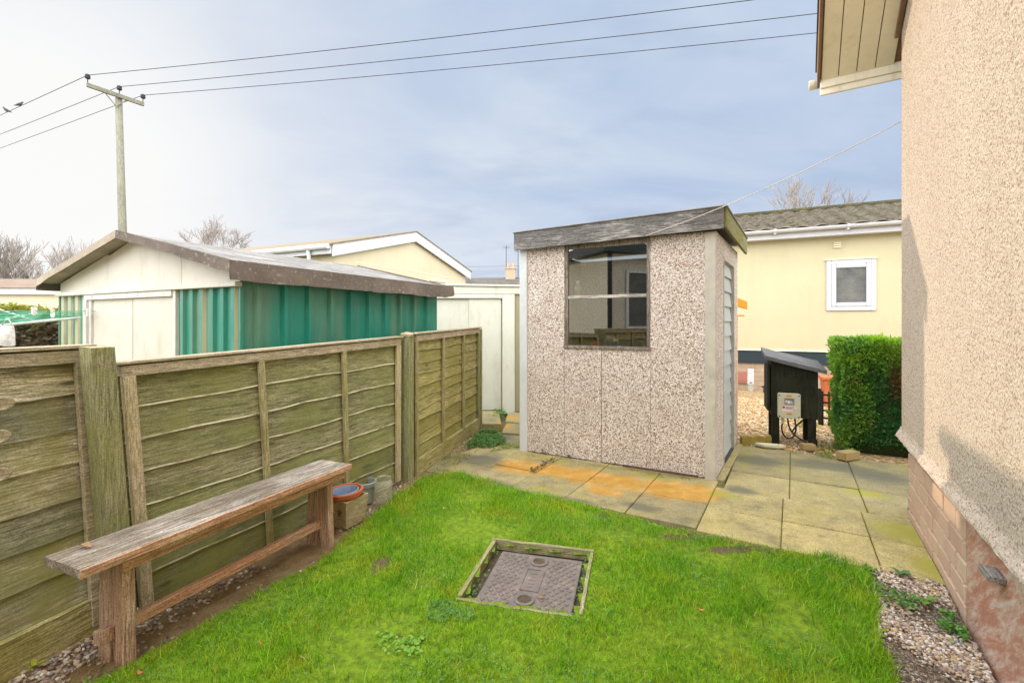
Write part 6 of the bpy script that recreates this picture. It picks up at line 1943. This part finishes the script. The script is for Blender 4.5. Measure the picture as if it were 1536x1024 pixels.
def at(px, py, d):
    p_ = P(px, py, d); return Vector((p_.x, p_.y, 0))
GRP = 'bare winter trees on the skyline'
bare_tree('bare tree at the left edge beside the short distant pole', at(-12, 480, 34), 7.4, 0.7, 1, 0.10, 5, 0.27, GRP, 0.024)
bare_tree('bare tree just right of the short distant pole', at(30, 480, 36), 7.2, 0.65, 2, 0.10, 5, 0.27, GRP, 0.024)
bare_tree('bare forked tree above the white roof edge, second from the shed roof', at(62, 480, 33), 6.3, 0.7, 3, 0.09, 5, 0.27, GRP, 0.016)
bare_tree('low bare tree next to the left slope of the green shed roof', at(92, 480, 36), 6.2, 0.65, 14, 0.09, 5, 0.27, GRP, 0.024)
bare_tree('rounded bare treetop rising behind the ridge of the green shed', at(325, 480, 30), 7.5, 1.05, 8, 0.12, 6, 0.26, GRP, 0.018)
bare_tree('bare treetop rising behind the mossy roof of the yellow home', at(1203, 480, 22), 7.0, 0.85, 16, 0.11, 6, 0.26, GRP, 0.016)

# distant homes on the left
dh = thing('mobile_home', 'low beige home with a white roof edge beyond the ivy hedge', 'mobile home', (-27.0, 20.5, 0), R(4))
b_ = MB(); b_.box(0, 13.5, 0, 5, -0.05, 2.62); b_.build('wall', M['creamwall'], dh)
b_ = MB(); b_.box(-0.2, 13.7, -0.2, 0.0, 2.58, 2.86); b_.build('fascia_board', M['white_board'], dh)
b_ = MB(); b_.add([(-0.3, -0.3, 2.862), (13.8, -0.3, 2.862), (13.8, 5.3, 2.862), (-0.3, 5.3, 2.862), (-0.3, 2.5, 3.5), (13.8, 2.5, 3.5)], [(0, 1, 5, 4), (2, 3, 4, 5), (1, 2, 5), (3, 0, 4), (3, 2, 1, 0)])
b_.build('roof', plain('brown_felt_roof', (0.17, 0.12, 0.09), 0.9, 0.2, 2, 0.3), dh)

# ------------------------------------------------------------------ utility poles, wires, birds
pt = P(178, 148, 13.9); pbm = P(184, 352, 13.9)
px_ = pbm.x + (pbm.x - pt.x) / (pt.z - pbm.z) * pbm.z
up = thing('utility_pole', 'tall wooden power pole with a crossarm behind the green shed', 'utility pole', (px_, 13.9, 0))
lean_x = pt.x - px_
b_ = MB(); b_.tube([(0, 0, -0.3), (lean_x * .5, 0, pt.z * .5), (lean_x, 0, pt.z)], [0.125, 0.102, 0.085], 14); b_.build('pole', M['pole'], up, smooth=True)
a0 = P(137, 131, 13.3) - Vector((px_, 13.9, 0)); a1 = P(221, 160, 14.5) - Vector((px_, 13.9, 0))
a0.y -= 0.14; a1.y -= 0.14
ad = (a1 - a0).normalized(); an = Vector((-ad.y, ad.x, 0)).normalized() * 0.035; uz = Vector((0, 0, 0.055))
b_ = MB(); b_.hexa([a0 - an - uz, a1 - an - uz, a1 + an - uz, a0 + an - uz], [a0 - an + uz, a1 - an + uz, a1 + an + uz, a0 + an + uz]); b_.build('crossarm', M['pole'], up)
mid = a0.lerp(a1, 0.48)
for t_ in (0.30, 0.68):
    q = a0.lerp(a1, t_); b_ = MB(); b_.tube([tuple(q - uz), (mid.x, mid.y + 0.02, mid.z - 0.33)], 0.016, 5); b_.build('brace', M['pole'], up)
tops = []
for t_ in (0.012, 0.55, 0.985):
    q = a0.lerp(a1, t_) + uz
    b_ = MB(); b_.tube([tuple(q), tuple(q + Vector((0, 0, 0.14)))], 0.012, 6)
    b_.lathe([(0.0, 0.12), (0.05, 0.12), (0.068, 0.15), (0.055, 0.18), (0.065, 0.2), (0.05, 0.235), (0.028, 0.25), (0.0, 0.25)], c=tuple(q), n=12)
    b_.build('insulator', M['wire'], up, smooth=False); tops.append(q + Vector((px_, 13.9, 0.22)))


def wire(label, p0, p1, sag, r_, group, n_=40, mat='wire', name='power_line'):
    pts = []
    for k in range(n_ + 1):
        t_ = k / n_; q = Vector(p0).lerp(Vector(p1), t_); q.z -= sag * 4 * t_ * (1 - t_); pts.append(q)
    b1 = MB(); b1.tube(pts, r_, 5)
    return tag(b1.build(name, M[mat], None, smooth=True, fix=False), label, 'wire' if mat == 'wire' else 'string', group)


rt = [P(1140, 0, 10.0), P(1232, 21, 10.3), P(1232, 50, 10.9)]
wl_ = ['uppermost of the three power lines crossing the sky to the right', 'middle one of the three power lines crossing the sky to the right', 'lowest of the three power lines crossing the sky to the right']
for q, e_, lb in zip(tops, rt, wl_):
    far_ = q + (e_ - q) * 1.9
    # sag so that it still passes the seen end point
    wire(lb, q, far_ + Vector((0, 0, 0.45)), 0.22, 0.009, 'power lines from the pole to the right')
lt_ = [P(0, 168, 15.6), P(0, 197, 17.0), P(0, 218, 18.2)]
wl2 = ['top power line running from the pole to the left edge, with two birds', 'middle power line running from the pole to the left edge', 'faint lowest power line running from the pole to the left edge']
lines_l = []
for q, e_, lb in zip(tops, lt_, wl2):
    wire(lb, q, q + (e_ - q) * 9.0, 0.3, 0.009, 'power lines from the pole to the left', 60); lines_l.append((q, q + (e_ - q) * 9.0))
def bird(label, t_, face):
    q = lines_l[0][0].lerp(lines_l[0][1], t_); q.z -= 0.3 * 4 * t_ * (1 - t_)
    b1 = MB()
    # body from tail to head as one tapered surface, head turned forward, beak and legs
    pth = [(-0.23, 0, 0.03), (-0.15, 0, 0.055), (-0.07, 0, 0.085), (0.0, 0, 0.12), (0.06, 0, 0.16), (0.09, 0, 0.20), (0.115, 0, 0.235), (0.135, 0, 0.245), (0.165, 0, 0.235), (0.185, 0, 0.228)]
    b1.tube(pth, [0.012, 0.028, 0.058, 0.072, 0.062, 0.042, 0.036, 0.036, 0.012, 0.003], 10)
    b1.tube([(0.01, 0.025, 0.07), (0.015, 0.025, 0.0)], 0.007, 5); b1.tube([(0.01, -0.025, 0.07), (0.015, -0.025, 0.0)], 0.007, 5)
    o1 = b1.build('bird', M['bird'], None, smooth=True); place(o1, q, face); o1.scale = (0.62, 0.62, 0.62)
    tag(o1, label, 'bird', 'birds perched on the top power line')
dl = lines_l[0][1] - lines_l[0][0]
def t_of_px(px):
    q0, q1 = lines_l[0]; k = (px - CX) / F
    return (q0.x - k * q0.y) / (k * (q1.y - q0.y) - (q1.x - q0.x))
bird('dark bird perched on the top wire, nearer to the pole', t_of_px(29), R(20)); bird('dark bird perched on the top wire, nearer to the left edge', t_of_px(10), R(200))
sp_ = at(9, 420, 36)
up2 = thing('utility_pole', 'short distant wooden pole among bare trees at the left edge', 'utility pole', sp_)
b_ = MB(); b_.tube([(0, 0, 0), (0, 0, 6.9)], [0.16, 0.13], 10); b_.build('pole', M['pole'], up2, smooth=True)
b_ = MB(); b_.box(-0.7, 0.7, -0.18, -0.10, 6.0, 6.12); b_.build('crossarm', M['pole'], up2)
q0 = sp_ + Vector((0.3, -0.14, 6.1))
wire('thin far wire low over the trees from the distant pole', q0, Vector((16, 60, 9)), 0.5, 0.014, None)
# string from the shed fascia to the house wall
s0 = in_shed(1.30, -0.10, 2.085); s1 = wallpt(-0.03, 0.004); s1 = Vector((s1.x, s1.y, 2.705))
wire('slack pale string tied from the shed fascia to the house wall', s0, s1, 0.05, 0.0035, None, 30, 'string', 'washing_line')

# ------------------------------------------------------------------ rotary clothes airer, peg bag, water butt
AC = Vector((-4.55, 3.75, 0))
ai = thing('clothes_airer', 'rotary clothes airer with green lines left of the metal shed', 'clothes airer', AC, R(14))
b_ = MB(); b_.tube([(0, 0, -0.05), (0, 0, 1.62)], 0.022, 10); b_.build('pole', M['rollup'], ai)
AR = 1.28
M['airlines'] = plain('green_line', (0.08, 0.40, 0.24), 0.5, 0.1); M['airarm'] = plain('grey_arm', (0.55, 0.62, 0.60), 0.4, 0.1)
ends = []
for k in range(4):
    a = k * math.pi / 2 + R(8); e_ = (AR * math.cos(a), AR * math.sin(a), 1.42); ends.append(e_)
    b_ = MB(); b_.tube([(0.03 * math.cos(a), 0.03 * math.sin(a), 1.26), e_], 0.011, 8); b_.build('arm', M['airarm'], ai)
    b_ = MB(); b_.tube([(0.03 * math.cos(a), 0.03 * math.sin(a), 1.55), (0.55 * math.cos(a), 0.55 * math.sin(a), 1.335)], 0.008, 6); b_.build('strut', M['airarm'], ai)
for j in range(9):
    f_ = 0.30 + 0.7 * j / 8
    b_ = MB(); pts = []
    for k in range(5):
        e_ = ends[k % 4]; q = Vector((e_[0] * f_, e_[1] * f_, 1.26 + 0.16 * f_ + 0.012))
        if k:
            for m_ in range(1, 6):
                w_ = m_ / 6; z_ = pz.lerp(q, w_); z_.z -= 0.05 * f_ * w_ * (1 - w_) * 2; pts.append(z_)
        pts.append(q); pz = q
    b_.tube(pts, 0.0032, 4); b_.build('line', M['airlines'], ai)
pa_ = AC + Vector((math.cos(R(14 + 8 - 90)) * 0, 0, 0))
def air_pt(k, f_, w_):
    a = R(14)
    e_ = Vector(ends[k % 4]).lerp(Vector(ends[(k + 1) % 4]), w_) * f_
    return Vector((AC.x + e_.x * math.cos(a) - e_.y * math.sin(a), AC.y + e_.x * math.sin(a) + e_.y * math.cos(a), 1.26 + 0.16 * f_))
for i, (k, f_, w_) in enumerate([(3, 1.0, 0.25), (3, 1.0, 0.42), (3, 1.0, 0.60), (3, 0.9, 0.7), (3, 1.0, 0.78), (0, 0.9, 0.2), (0, 1.0, 0.3)]):
    q = air_pt(k, f_, w_)
    b_ = MB()
    for m_ in range(3):
        b_.box(-0.03 + m_ * 0.022, -0.018 + m_ * 0.022, -0.006, 0.006, -0.035 - 0.01 * (m_ % 2), 0.02)
    o_ = b_.build('clothes_peg', M['white'], None); place(o_, q, R(30 + 40 * i)); tag(o_, 'white plastic clothes pegs clipped to a green line of the airer', 'clothes peg', 'white pegs on the airer')
q = P(11, 488, 3.55)
b_ = MB()
def bag(u_, v_):
    a = u_ * 2 * math.pi; wv = 1 + 0.10 * math.sin(a * 5 + v_ * 3) * v_
    wx = (0.040 + 0.012 * v_) * wv; wy = (0.012 + 0.022 * math.sin(math.pi * min(1, v_ * 0.9 + 0.1))) * wv
    return (wx * math.cos(a), wy * math.sin(a), -0.155 * v_ + 0.006 * math.sin(a * 2 + 1) * v_)
b_.sheet(bag, 28, 12)
b_.add([bag(k / 28, 1) for k in range(28)], [tuple(range(28))]); b_.tube([(-0.035, 0, 0), (-0.01, 0, 0.045), (0.01, 0, 0.045), (0.035, 0, 0)], 0.004, 5)
t = NT('peg_bag_cloth'); t.fin(t.ramp(t.vor(60, out='Color'), [(0.0, (0.62, 0.60, 0.60)), (0.8, (0.80, 0.79, 0.78))]), 0.9, t.bump(t.noise(40, 3), 0.5, 0.01))
o_ = b_.build('peg_bag', t.m, None, smooth=True); place(o_, q, R(10)); tag(o_, 'white speckled cloth peg bag hanging from the airer at the left edge', 'peg bag')
q = P(45, 521, 6.0)
b_ = MB(); b_.lathe([(0.0, 0.0), (0.19, 0.0), (0.215, 0.4), (0.205, 0.8), (0.205, q.z - 0.04), (0.225, q.z - 0.04), (0.225, q.z), (0.20, q.z), (0.19, q.z - 0.2), (0.0, q.z - 0.22)], n=32)
o_ = b_.build('water_butt', M['tub'], None, smooth=False); place(o_, (q.x, q.y, -0.02)); tag(o_, 'faded blue round water butt below the clothes airer', 'water butt')
o_.data.polygons.foreach_set('use_smooth', [True] * len(o_.data.polygons)); md = o_.modifiers.new('split', 'EDGE_SPLIT'); md.split_angle = R(40)

# ------------------------------------------------------------------ weeds, ground cover, fallen leaves, debris
def cover(name, label, polypx, n_, size, c0, c1, zmax=0.05, seed=0.0, dens=0.4):
    poly = [tuple(G(*q)[:2]) for q in polypx]
    q = scatter(poly, n_); k = vnoise(q, 6, seed); q = q[k > dens]
    m_ = len(q); hgt = zmax * vnoise(q, 8, seed + 4)
    a = rng.uniform(0, 6.28, m_)
    ax = np.column_stack([np.cos(a), np.sin(a), rng.uniform(-0.2, 0.5, m_)])
    ln = rng.uniform(size[0], size[1], m_)
    L_ = leaf_arrays(np.column_stack([q, rng.uniform(0.0, 1.0, m_) * hgt + 0.006]), ax, unit(rng.normal(0, .4, (m_, 3)) + np.array([0, 0, 1.0])), ln, ln * 0.8, lerpc(c0, c1, rng.random(m_)))
    return tag(np_mesh(name, *L_[:3], M['leaf'], L_[3]), label, 'ground cover', kind='stuff')
cover('weeds', 'low green weeds growing along the foot of the far fence panel', [(700, 668), (722, 647), (745, 648), (760, 664), (740, 672), (705, 674)], 2600, (0.012, 0.03), (0.05, 0.17, 0.05), (0.17, 0.32, 0.07), 0.07, 2.0, 0.33)
cover('weeds', 'small weeds scattered on the earth between fence and paving', [(628, 730), (660, 690), (705, 664), (722, 672), (690, 696), (660, 716)], 900, (0.008, 0.02), (0.08, 0.2, 0.06), (0.22, 0.32, 0.1), 0.03, 7.0, 0.48)
cover('weeds', 'green weed tuft in front of the white shed door', [(741, 628), (757, 626), (757, 616), (741, 617)], 420, (0.012, 0.03), (0.06, 0.19, 0.04), (0.18, 0.33, 0.06), 0.10, 9.0, 0.2)
cover('weeds', 'thin weeds along the joint in front of the passage slabs', [(735, 678), (790, 672), (786, 664), (745, 668)], 500, (0.008, 0.02), (0.08, 0.2, 0.03), (0.26, 0.33, 0.05), 0.03, 3.0, 0.4)
cover('weeds', 'round-leaved seedlings in the gravel beside the house', [(1300, 850), (1365, 862), (1400, 900), (1460, 960), (1440, 970), (1370, 930), (1310, 890)], 900, (0.010, 0.024), (0.06, 0.18, 0.05), (0.2, 0.38, 0.08), 0.03, 5.0, 0.55)
cover('weeds', 'small green weeds under the black cabinet', [(1222, 684), (1250, 690), (1252, 672), (1226, 666)], 380, (0.01, 0.025), (0.12, 0.2, 0.03), (0.32, 0.34, 0.05), 0.06, 5.5, 0.3)
cover('weeds', 'yellow-green weeds in the golden gravel behind the cabinet', [(1190, 640), (1228, 645), (1228, 632), (1192, 630)], 260, (0.01, 0.03), (0.2, 0.24, 0.03), (0.38, 0.36, 0.06), 0.05, 6.5, 0.3)
cover('weeds', 'bluish speedwell patch at the lower left corner of the iron cover', [(645, 900), (690, 905), (720, 925), (690, 940), (640, 930)], 420, (0.006, 0.014), (0.11, 0.27, 0.09), (0.2, 0.38, 0.13), 0.02, 8.5, 0.42)
cover('weeds', 'thin mossy weeds along the foot of the shed front wall', [(786, 681), (900, 698), (1000, 712), (1066, 722), (1066, 726), (990, 716), (900, 702), (786, 685)], 700, (0.005, 0.012), (0.12, 0.16, 0.03), (0.26, 0.28, 0.05), 0.012, 11.0, 0.47)
cover('weeds', 'small weeds in the joints at the front edge of the right paving', [(1040, 800), (1165, 826), (1300, 850), (1300, 858), (1160, 836), (1040, 812)], 700, (0.006, 0.016), (0.10, 0.22, 0.04), (0.26, 0.38, 0.08), 0.03, 12.0, 0.5)
# small weeds inside the manhole frame
pts_ = []
for k in range(230):
    sd2 = random.choice([0, 0, 1, 1, 2])
    if sd2 == 0: a, c_ = random.uniform(0.252, 0.276), random.uniform(-0.29, 0.28)
    elif sd2 == 1: a, c_ = random.uniform(-0.272, -0.235), random.uniform(-0.29, 0.28)
    else: a, c_ = random.uniform(-0.25, 0.26), random.uniform(0.258, 0.285)
    if mnoise.noise((a * 9, c_ * 9, 3)) < -0.1: continue
    pts_.append((MH0 + mhu * a + mhv * c_))
pts_ = np.array([[p_.x, p_.y] for p_ in pts_]); m_ = len(pts_)
a = rng.uniform(0, 6.28, m_)
L_ = leaf_arrays(np.column_stack([pts_, rng.uniform(-0.035, 0.0, m_)]), np.column_stack([np.cos(a), np.sin(a), rng.uniform(0, .6, m_)]), unit(rng.normal(0, .4, (m_, 3)) + np.array([0, 0, 1.0])),
                 rng.uniform(0.01, 0.022, m_), rng.uniform(0.008, 0.015, m_), lerpc((0.06, 0.16, 0.05), (0.2, 0.34, 0.1), rng.random(m_)))
tag(np_mesh('weeds', *L_[:3], M['leaf'], L_[3]), 'tiny weeds growing round the iron cover inside its timber frame', 'ground cover', kind='stuff')


def rosette(label, px, py, r_, n_, c0, c1, up=0.35, name='weed', z=0.0, wr=0.28):
    p_ = G(px, py); L = []
    vs_, cs_, fs_ = [], [], []
    for k in range(n_):
        a = k * 2.4 + random.uniform(-.7, .7); ln = r_ * random.uniform(0.35, 1.0); el = random.uniform(0.1, up)
        nseg = 5; b0 = len(vs_)
        for i in range(nseg + 1):
            t_ = i / nseg; wd = ln * wr * math.sin(math.pi * (0.12 + 0.86 * t_)) * (1 + 0.35 * (i % 2))
            rr = ln * t_; zz = 0.008 + ln * (math.sin(el) * t_ * 1.6 - 0.9 * math.sin(el) * t_ * t_)
            for s_ in (-1, 0, 1):
                vs_.append((p_.x + math.cos(a) * rr - math.sin(a) * wd * .5 * s_, p_.y + math.sin(a) * rr + math.cos(a) * wd * .5 * s_, z + zz + (0.12 * wd if s_ else 0)))
                cs_.append(lerpc(c0, c1, np.array([random.random() * 0.6 + (0.4 if s_ == 0 else 0)]))[0])
        for i in range(nseg):
            for s_ in (0, 1):
                q0 = b0 + i * 3 + s_; fs_.append((q0, q0 + 1, q0 + 4, q0 + 3))
    f_ = np.array(fs_).ravel()
    return tag(np_mesh(name, np.array(vs_), f_, np.full(len(fs_), 4), M['leaf'], np.array(cs_), smooth=True), label, 'weed')
gA_, gB_ = (0.14, 0.33, 0.05), (0.27, 0.46, 0.12)
cover('weeds', 'pale dandelion leaves spread in the lawn left of centre foreground', [(560, 940), (612, 925), (640, 950), (630, 985), (575, 985)], 230, (0.010, 0.024), (0.15, 0.36, 0.03), (0.29, 0.50, 0.09), 0.016, 21.0, 0.47)
rosette('pale weed rosette in the lawn right of the iron cover', 912, 918, 0.04, 9, gA_, gB_, 0.7, z=-0.01)
rosette('pale weed in the lawn in front of the paving on the right', 1045, 866, 0.04, 9, gA_, gB_, 0.7, z=-0.01)
rosette('broad-leaved weed in the middle of the gravel bed by the house', 1392, 903, 0.075, 7, (0.12, 0.26, 0.04), (0.22, 0.38, 0.08), 0.8, wr=0.4)
rosette('green weed at the corner of the slab and the gravel bed', 1352, 862, 0.06, 9, (0.07, 0.2, 0.08), (0.16, 0.32, 0.13), 0.6, wr=0.45)
rosette('weed tuft at the foot of the shed, further left', 818, 681, 0.06, 10, (0.06, 0.13, 0.04), (0.18, 0.24, 0.08), 1.1, z=0.012)
rosette('weed tuft at the foot of the shed, nearer the middle', 853, 688, 0.055, 9, (0.06, 0.13, 0.05), (0.17, 0.24, 0.09), 1.1, z=0.012)
rosette('bright lime weed in the pebbles by the bench leg', 52, 1002, 0.035, 10, (0.3, 0.36, 0.03), (0.5, 0.52, 0.06), 0.9, wr=0.5)
cover('weeds', 'green weed patch in the gravel close to the painted panel', [(1385, 925), (1425, 922), (1450, 955), (1420, 950)], 420, (0.012, 0.025), (0.08, 0.22, 0.05), (0.22, 0.42, 0.1), 0.03, 15.0, 0.3)

def fallen_leaf(label, px, py, sz, col, z=0.02, gp='fallen brown leaves'):
    p_ = G(px, py); b1 = MB(); a = random.uniform(0, 6.28)
    def fn(u_, v_):
        w_ = math.sin(math.pi * min(1, max(0, u_))) ** 0.8 * 0.42 * (v_ - .5) * 2
        x, y = (u_ - .5) * sz * 2, w_ * sz
        return (x * math.cos(a) - y * math.sin(a), x * math.sin(a) + y * math.cos(a), sz * (0.35 * (v_ - .5) ** 2 * 4 * 0.5 + 0.22 * math.sin(u_ * 4 + a)))
    b1.sheet(fn, 8, 4)
    o1 = b1.build('fallen_leaf', plain('dry_leaf', col, 0.7, 0.3, 40), None, smooth=True, fix=False); place(o1, (p_.x, p_.y, z))
    tag(o1, label, 'leaf', gp)
fallen_leaf('orange-brown leaf lying on the iron cover', 812, 891, 0.016, (0.50, 0.22, 0.10), -0.016)
fallen_leaf('brown curled leaf lying in the lawn by the bench side', 390, 972, 0.018, (0.33, 0.12, 0.05))
fallen_leaf('brown leaf at the bottom left edge of the lawn', 210, 1016, 0.018, (0.40, 0.16, 0.05))
fallen_leaf('yellow leaf in the lawn near the shed paving', 702, 742, 0.018, (0.55, 0.42, 0.10))
fallen_leaf('pale dry leaf in the upper lawn left of centre', 667, 766, 0.018, (0.62, 0.55, 0.34))
fallen_leaf('orange leaf standing in the right-hand lawn', 1052, 920, 0.014, (0.55, 0.27, 0.06))
fallen_leaf('dark brown leaf in the lawn right of the planter', 540, 856, 0.018, (0.20, 0.09, 0.04))
fallen_leaf('rusty leaf on the earth under the bench', 322, 936, 0.020, (0.36, 0.15, 0.06), 0.0)
fallen_leaf('brown leaf on the orange paving slab in front of the shed', 892, 722, 0.022, (0.24, 0.12, 0.06), 0.022)
fallen_leaf('brown leaf lying on the bench seat near its left end', 128, 826, 0.03, (0.42, 0.25, 0.13), 0.0)
bl_ = bpy.data.objects['fallen_leaf.009']; p_ = G(128, 822, BH); bl_.location = (p_.x, p_.y, BH + 0.008)
# twiggy debris on the slab
b_ = MB(); rn = random.Random(8)
for k in range(60):
    t_ = rn.random(); p_ = G(832 - 36 * t_ + rn.gauss(0, 2), 690 + 20 * t_ + rn.gauss(0, 1.2)); a = rn.uniform(0, 6.28); l_ = rn.uniform(0.01, 0.035)
    b_.tube([(p_.x, p_.y, 0.017 + rn.uniform(0, .006)), (p_.x + math.cos(a) * l_, p_.y + math.sin(a) * l_, 0.018 + rn.uniform(0, .008))], 0.0035, 4)
tag(b_.build('plant_debris', M['soil'], None, fix=False), 'dark crumbly twig debris on the orange slab beside the shed', 'debris', kind='stuff')

# ------------------------------------------------------------------ behind the photographer: what the shed window mirrors
K = Vector((-4.7, -0.9, 0))
nb = thing('mobile_home', 'grey-cream home with white windows behind the photographer, mirrored in the shed window', 'mobile home', K, R(-80))
M['greycream'] = plain('grey_cream_render', (0.58, 0.55, 0.47), 0.85, 0.06, 2, 0.3)
b_ = MB(); b_.box(-0.05, 6.5, -5.0, 0, 0.5, 3.1); b_.build('wall', M['greycream'], nb)
b_ = MB(); b_.box(0.0, 6.45, -4.95, -0.05, -0.05, 0.4995); b_.build('plinth', M['brick2'], nb)
b_ = MB(); b_.box(-0.35, 6.8, -5.3, 0.3, 3.1005, 3.34); b_.build('fascia_board', M['band'], nb)
b_ = MB(); b_.tube([(-0.02, 0.06, 0.02), (-0.02, 0.06, 3.1)], 0.06, 8); b_.build('downpipe', M['black'], nb)
for (x0_, x1_, z0_, z1_) in [(0.5, 2.1, 1.15, 2.7), (3.6, 4.5, 0.6, 2.6)]:
    b_ = MB()
    for (a0, a1_, c0, c1_) in [(x0_, x0_ + .08, z0_, z1_), (x1_ - .08, x1_, z0_, z1_), (x0_ + .0805, x1_ - .0805, z0_, z0_ + .08), (x0_ + .0805, x1_ - .0805, z1_ - .08, z1_), ((x0_ + x1_) / 2 - .04, (x0_ + x1_) / 2 + .04, z0_ + .0805, z1_ - .0805)]:
        b_.box(a0, a1_, 0.001, 0.04, c0, c1_)
    w1 = b_.build('window', M['upvc'], nb)
    b_ = MB(); b_.box(x0_ + .081, x1_ - .081, 0.0005, 0.012, z0_ + .081, z1_ - .081); b_.build('pane', plain('dim_window', (0.10, 0.11, 0.11), 0.15, 0.3, 3), w1)

bare_tree('bare tree behind the photographer, mirrored in the top of the shed window', Vector((-2.2, -13.0, 0)), 9.0, 0.9, 23, 0.2, 5, 0.3, None, 0.03)
bare_tree('second bare tree behind the photographer, mirrored at the window edge', Vector((0.6, -14.0, 0)), 8.6, 0.9, 27, 0.2, 5, 0.3, None, 0.03)
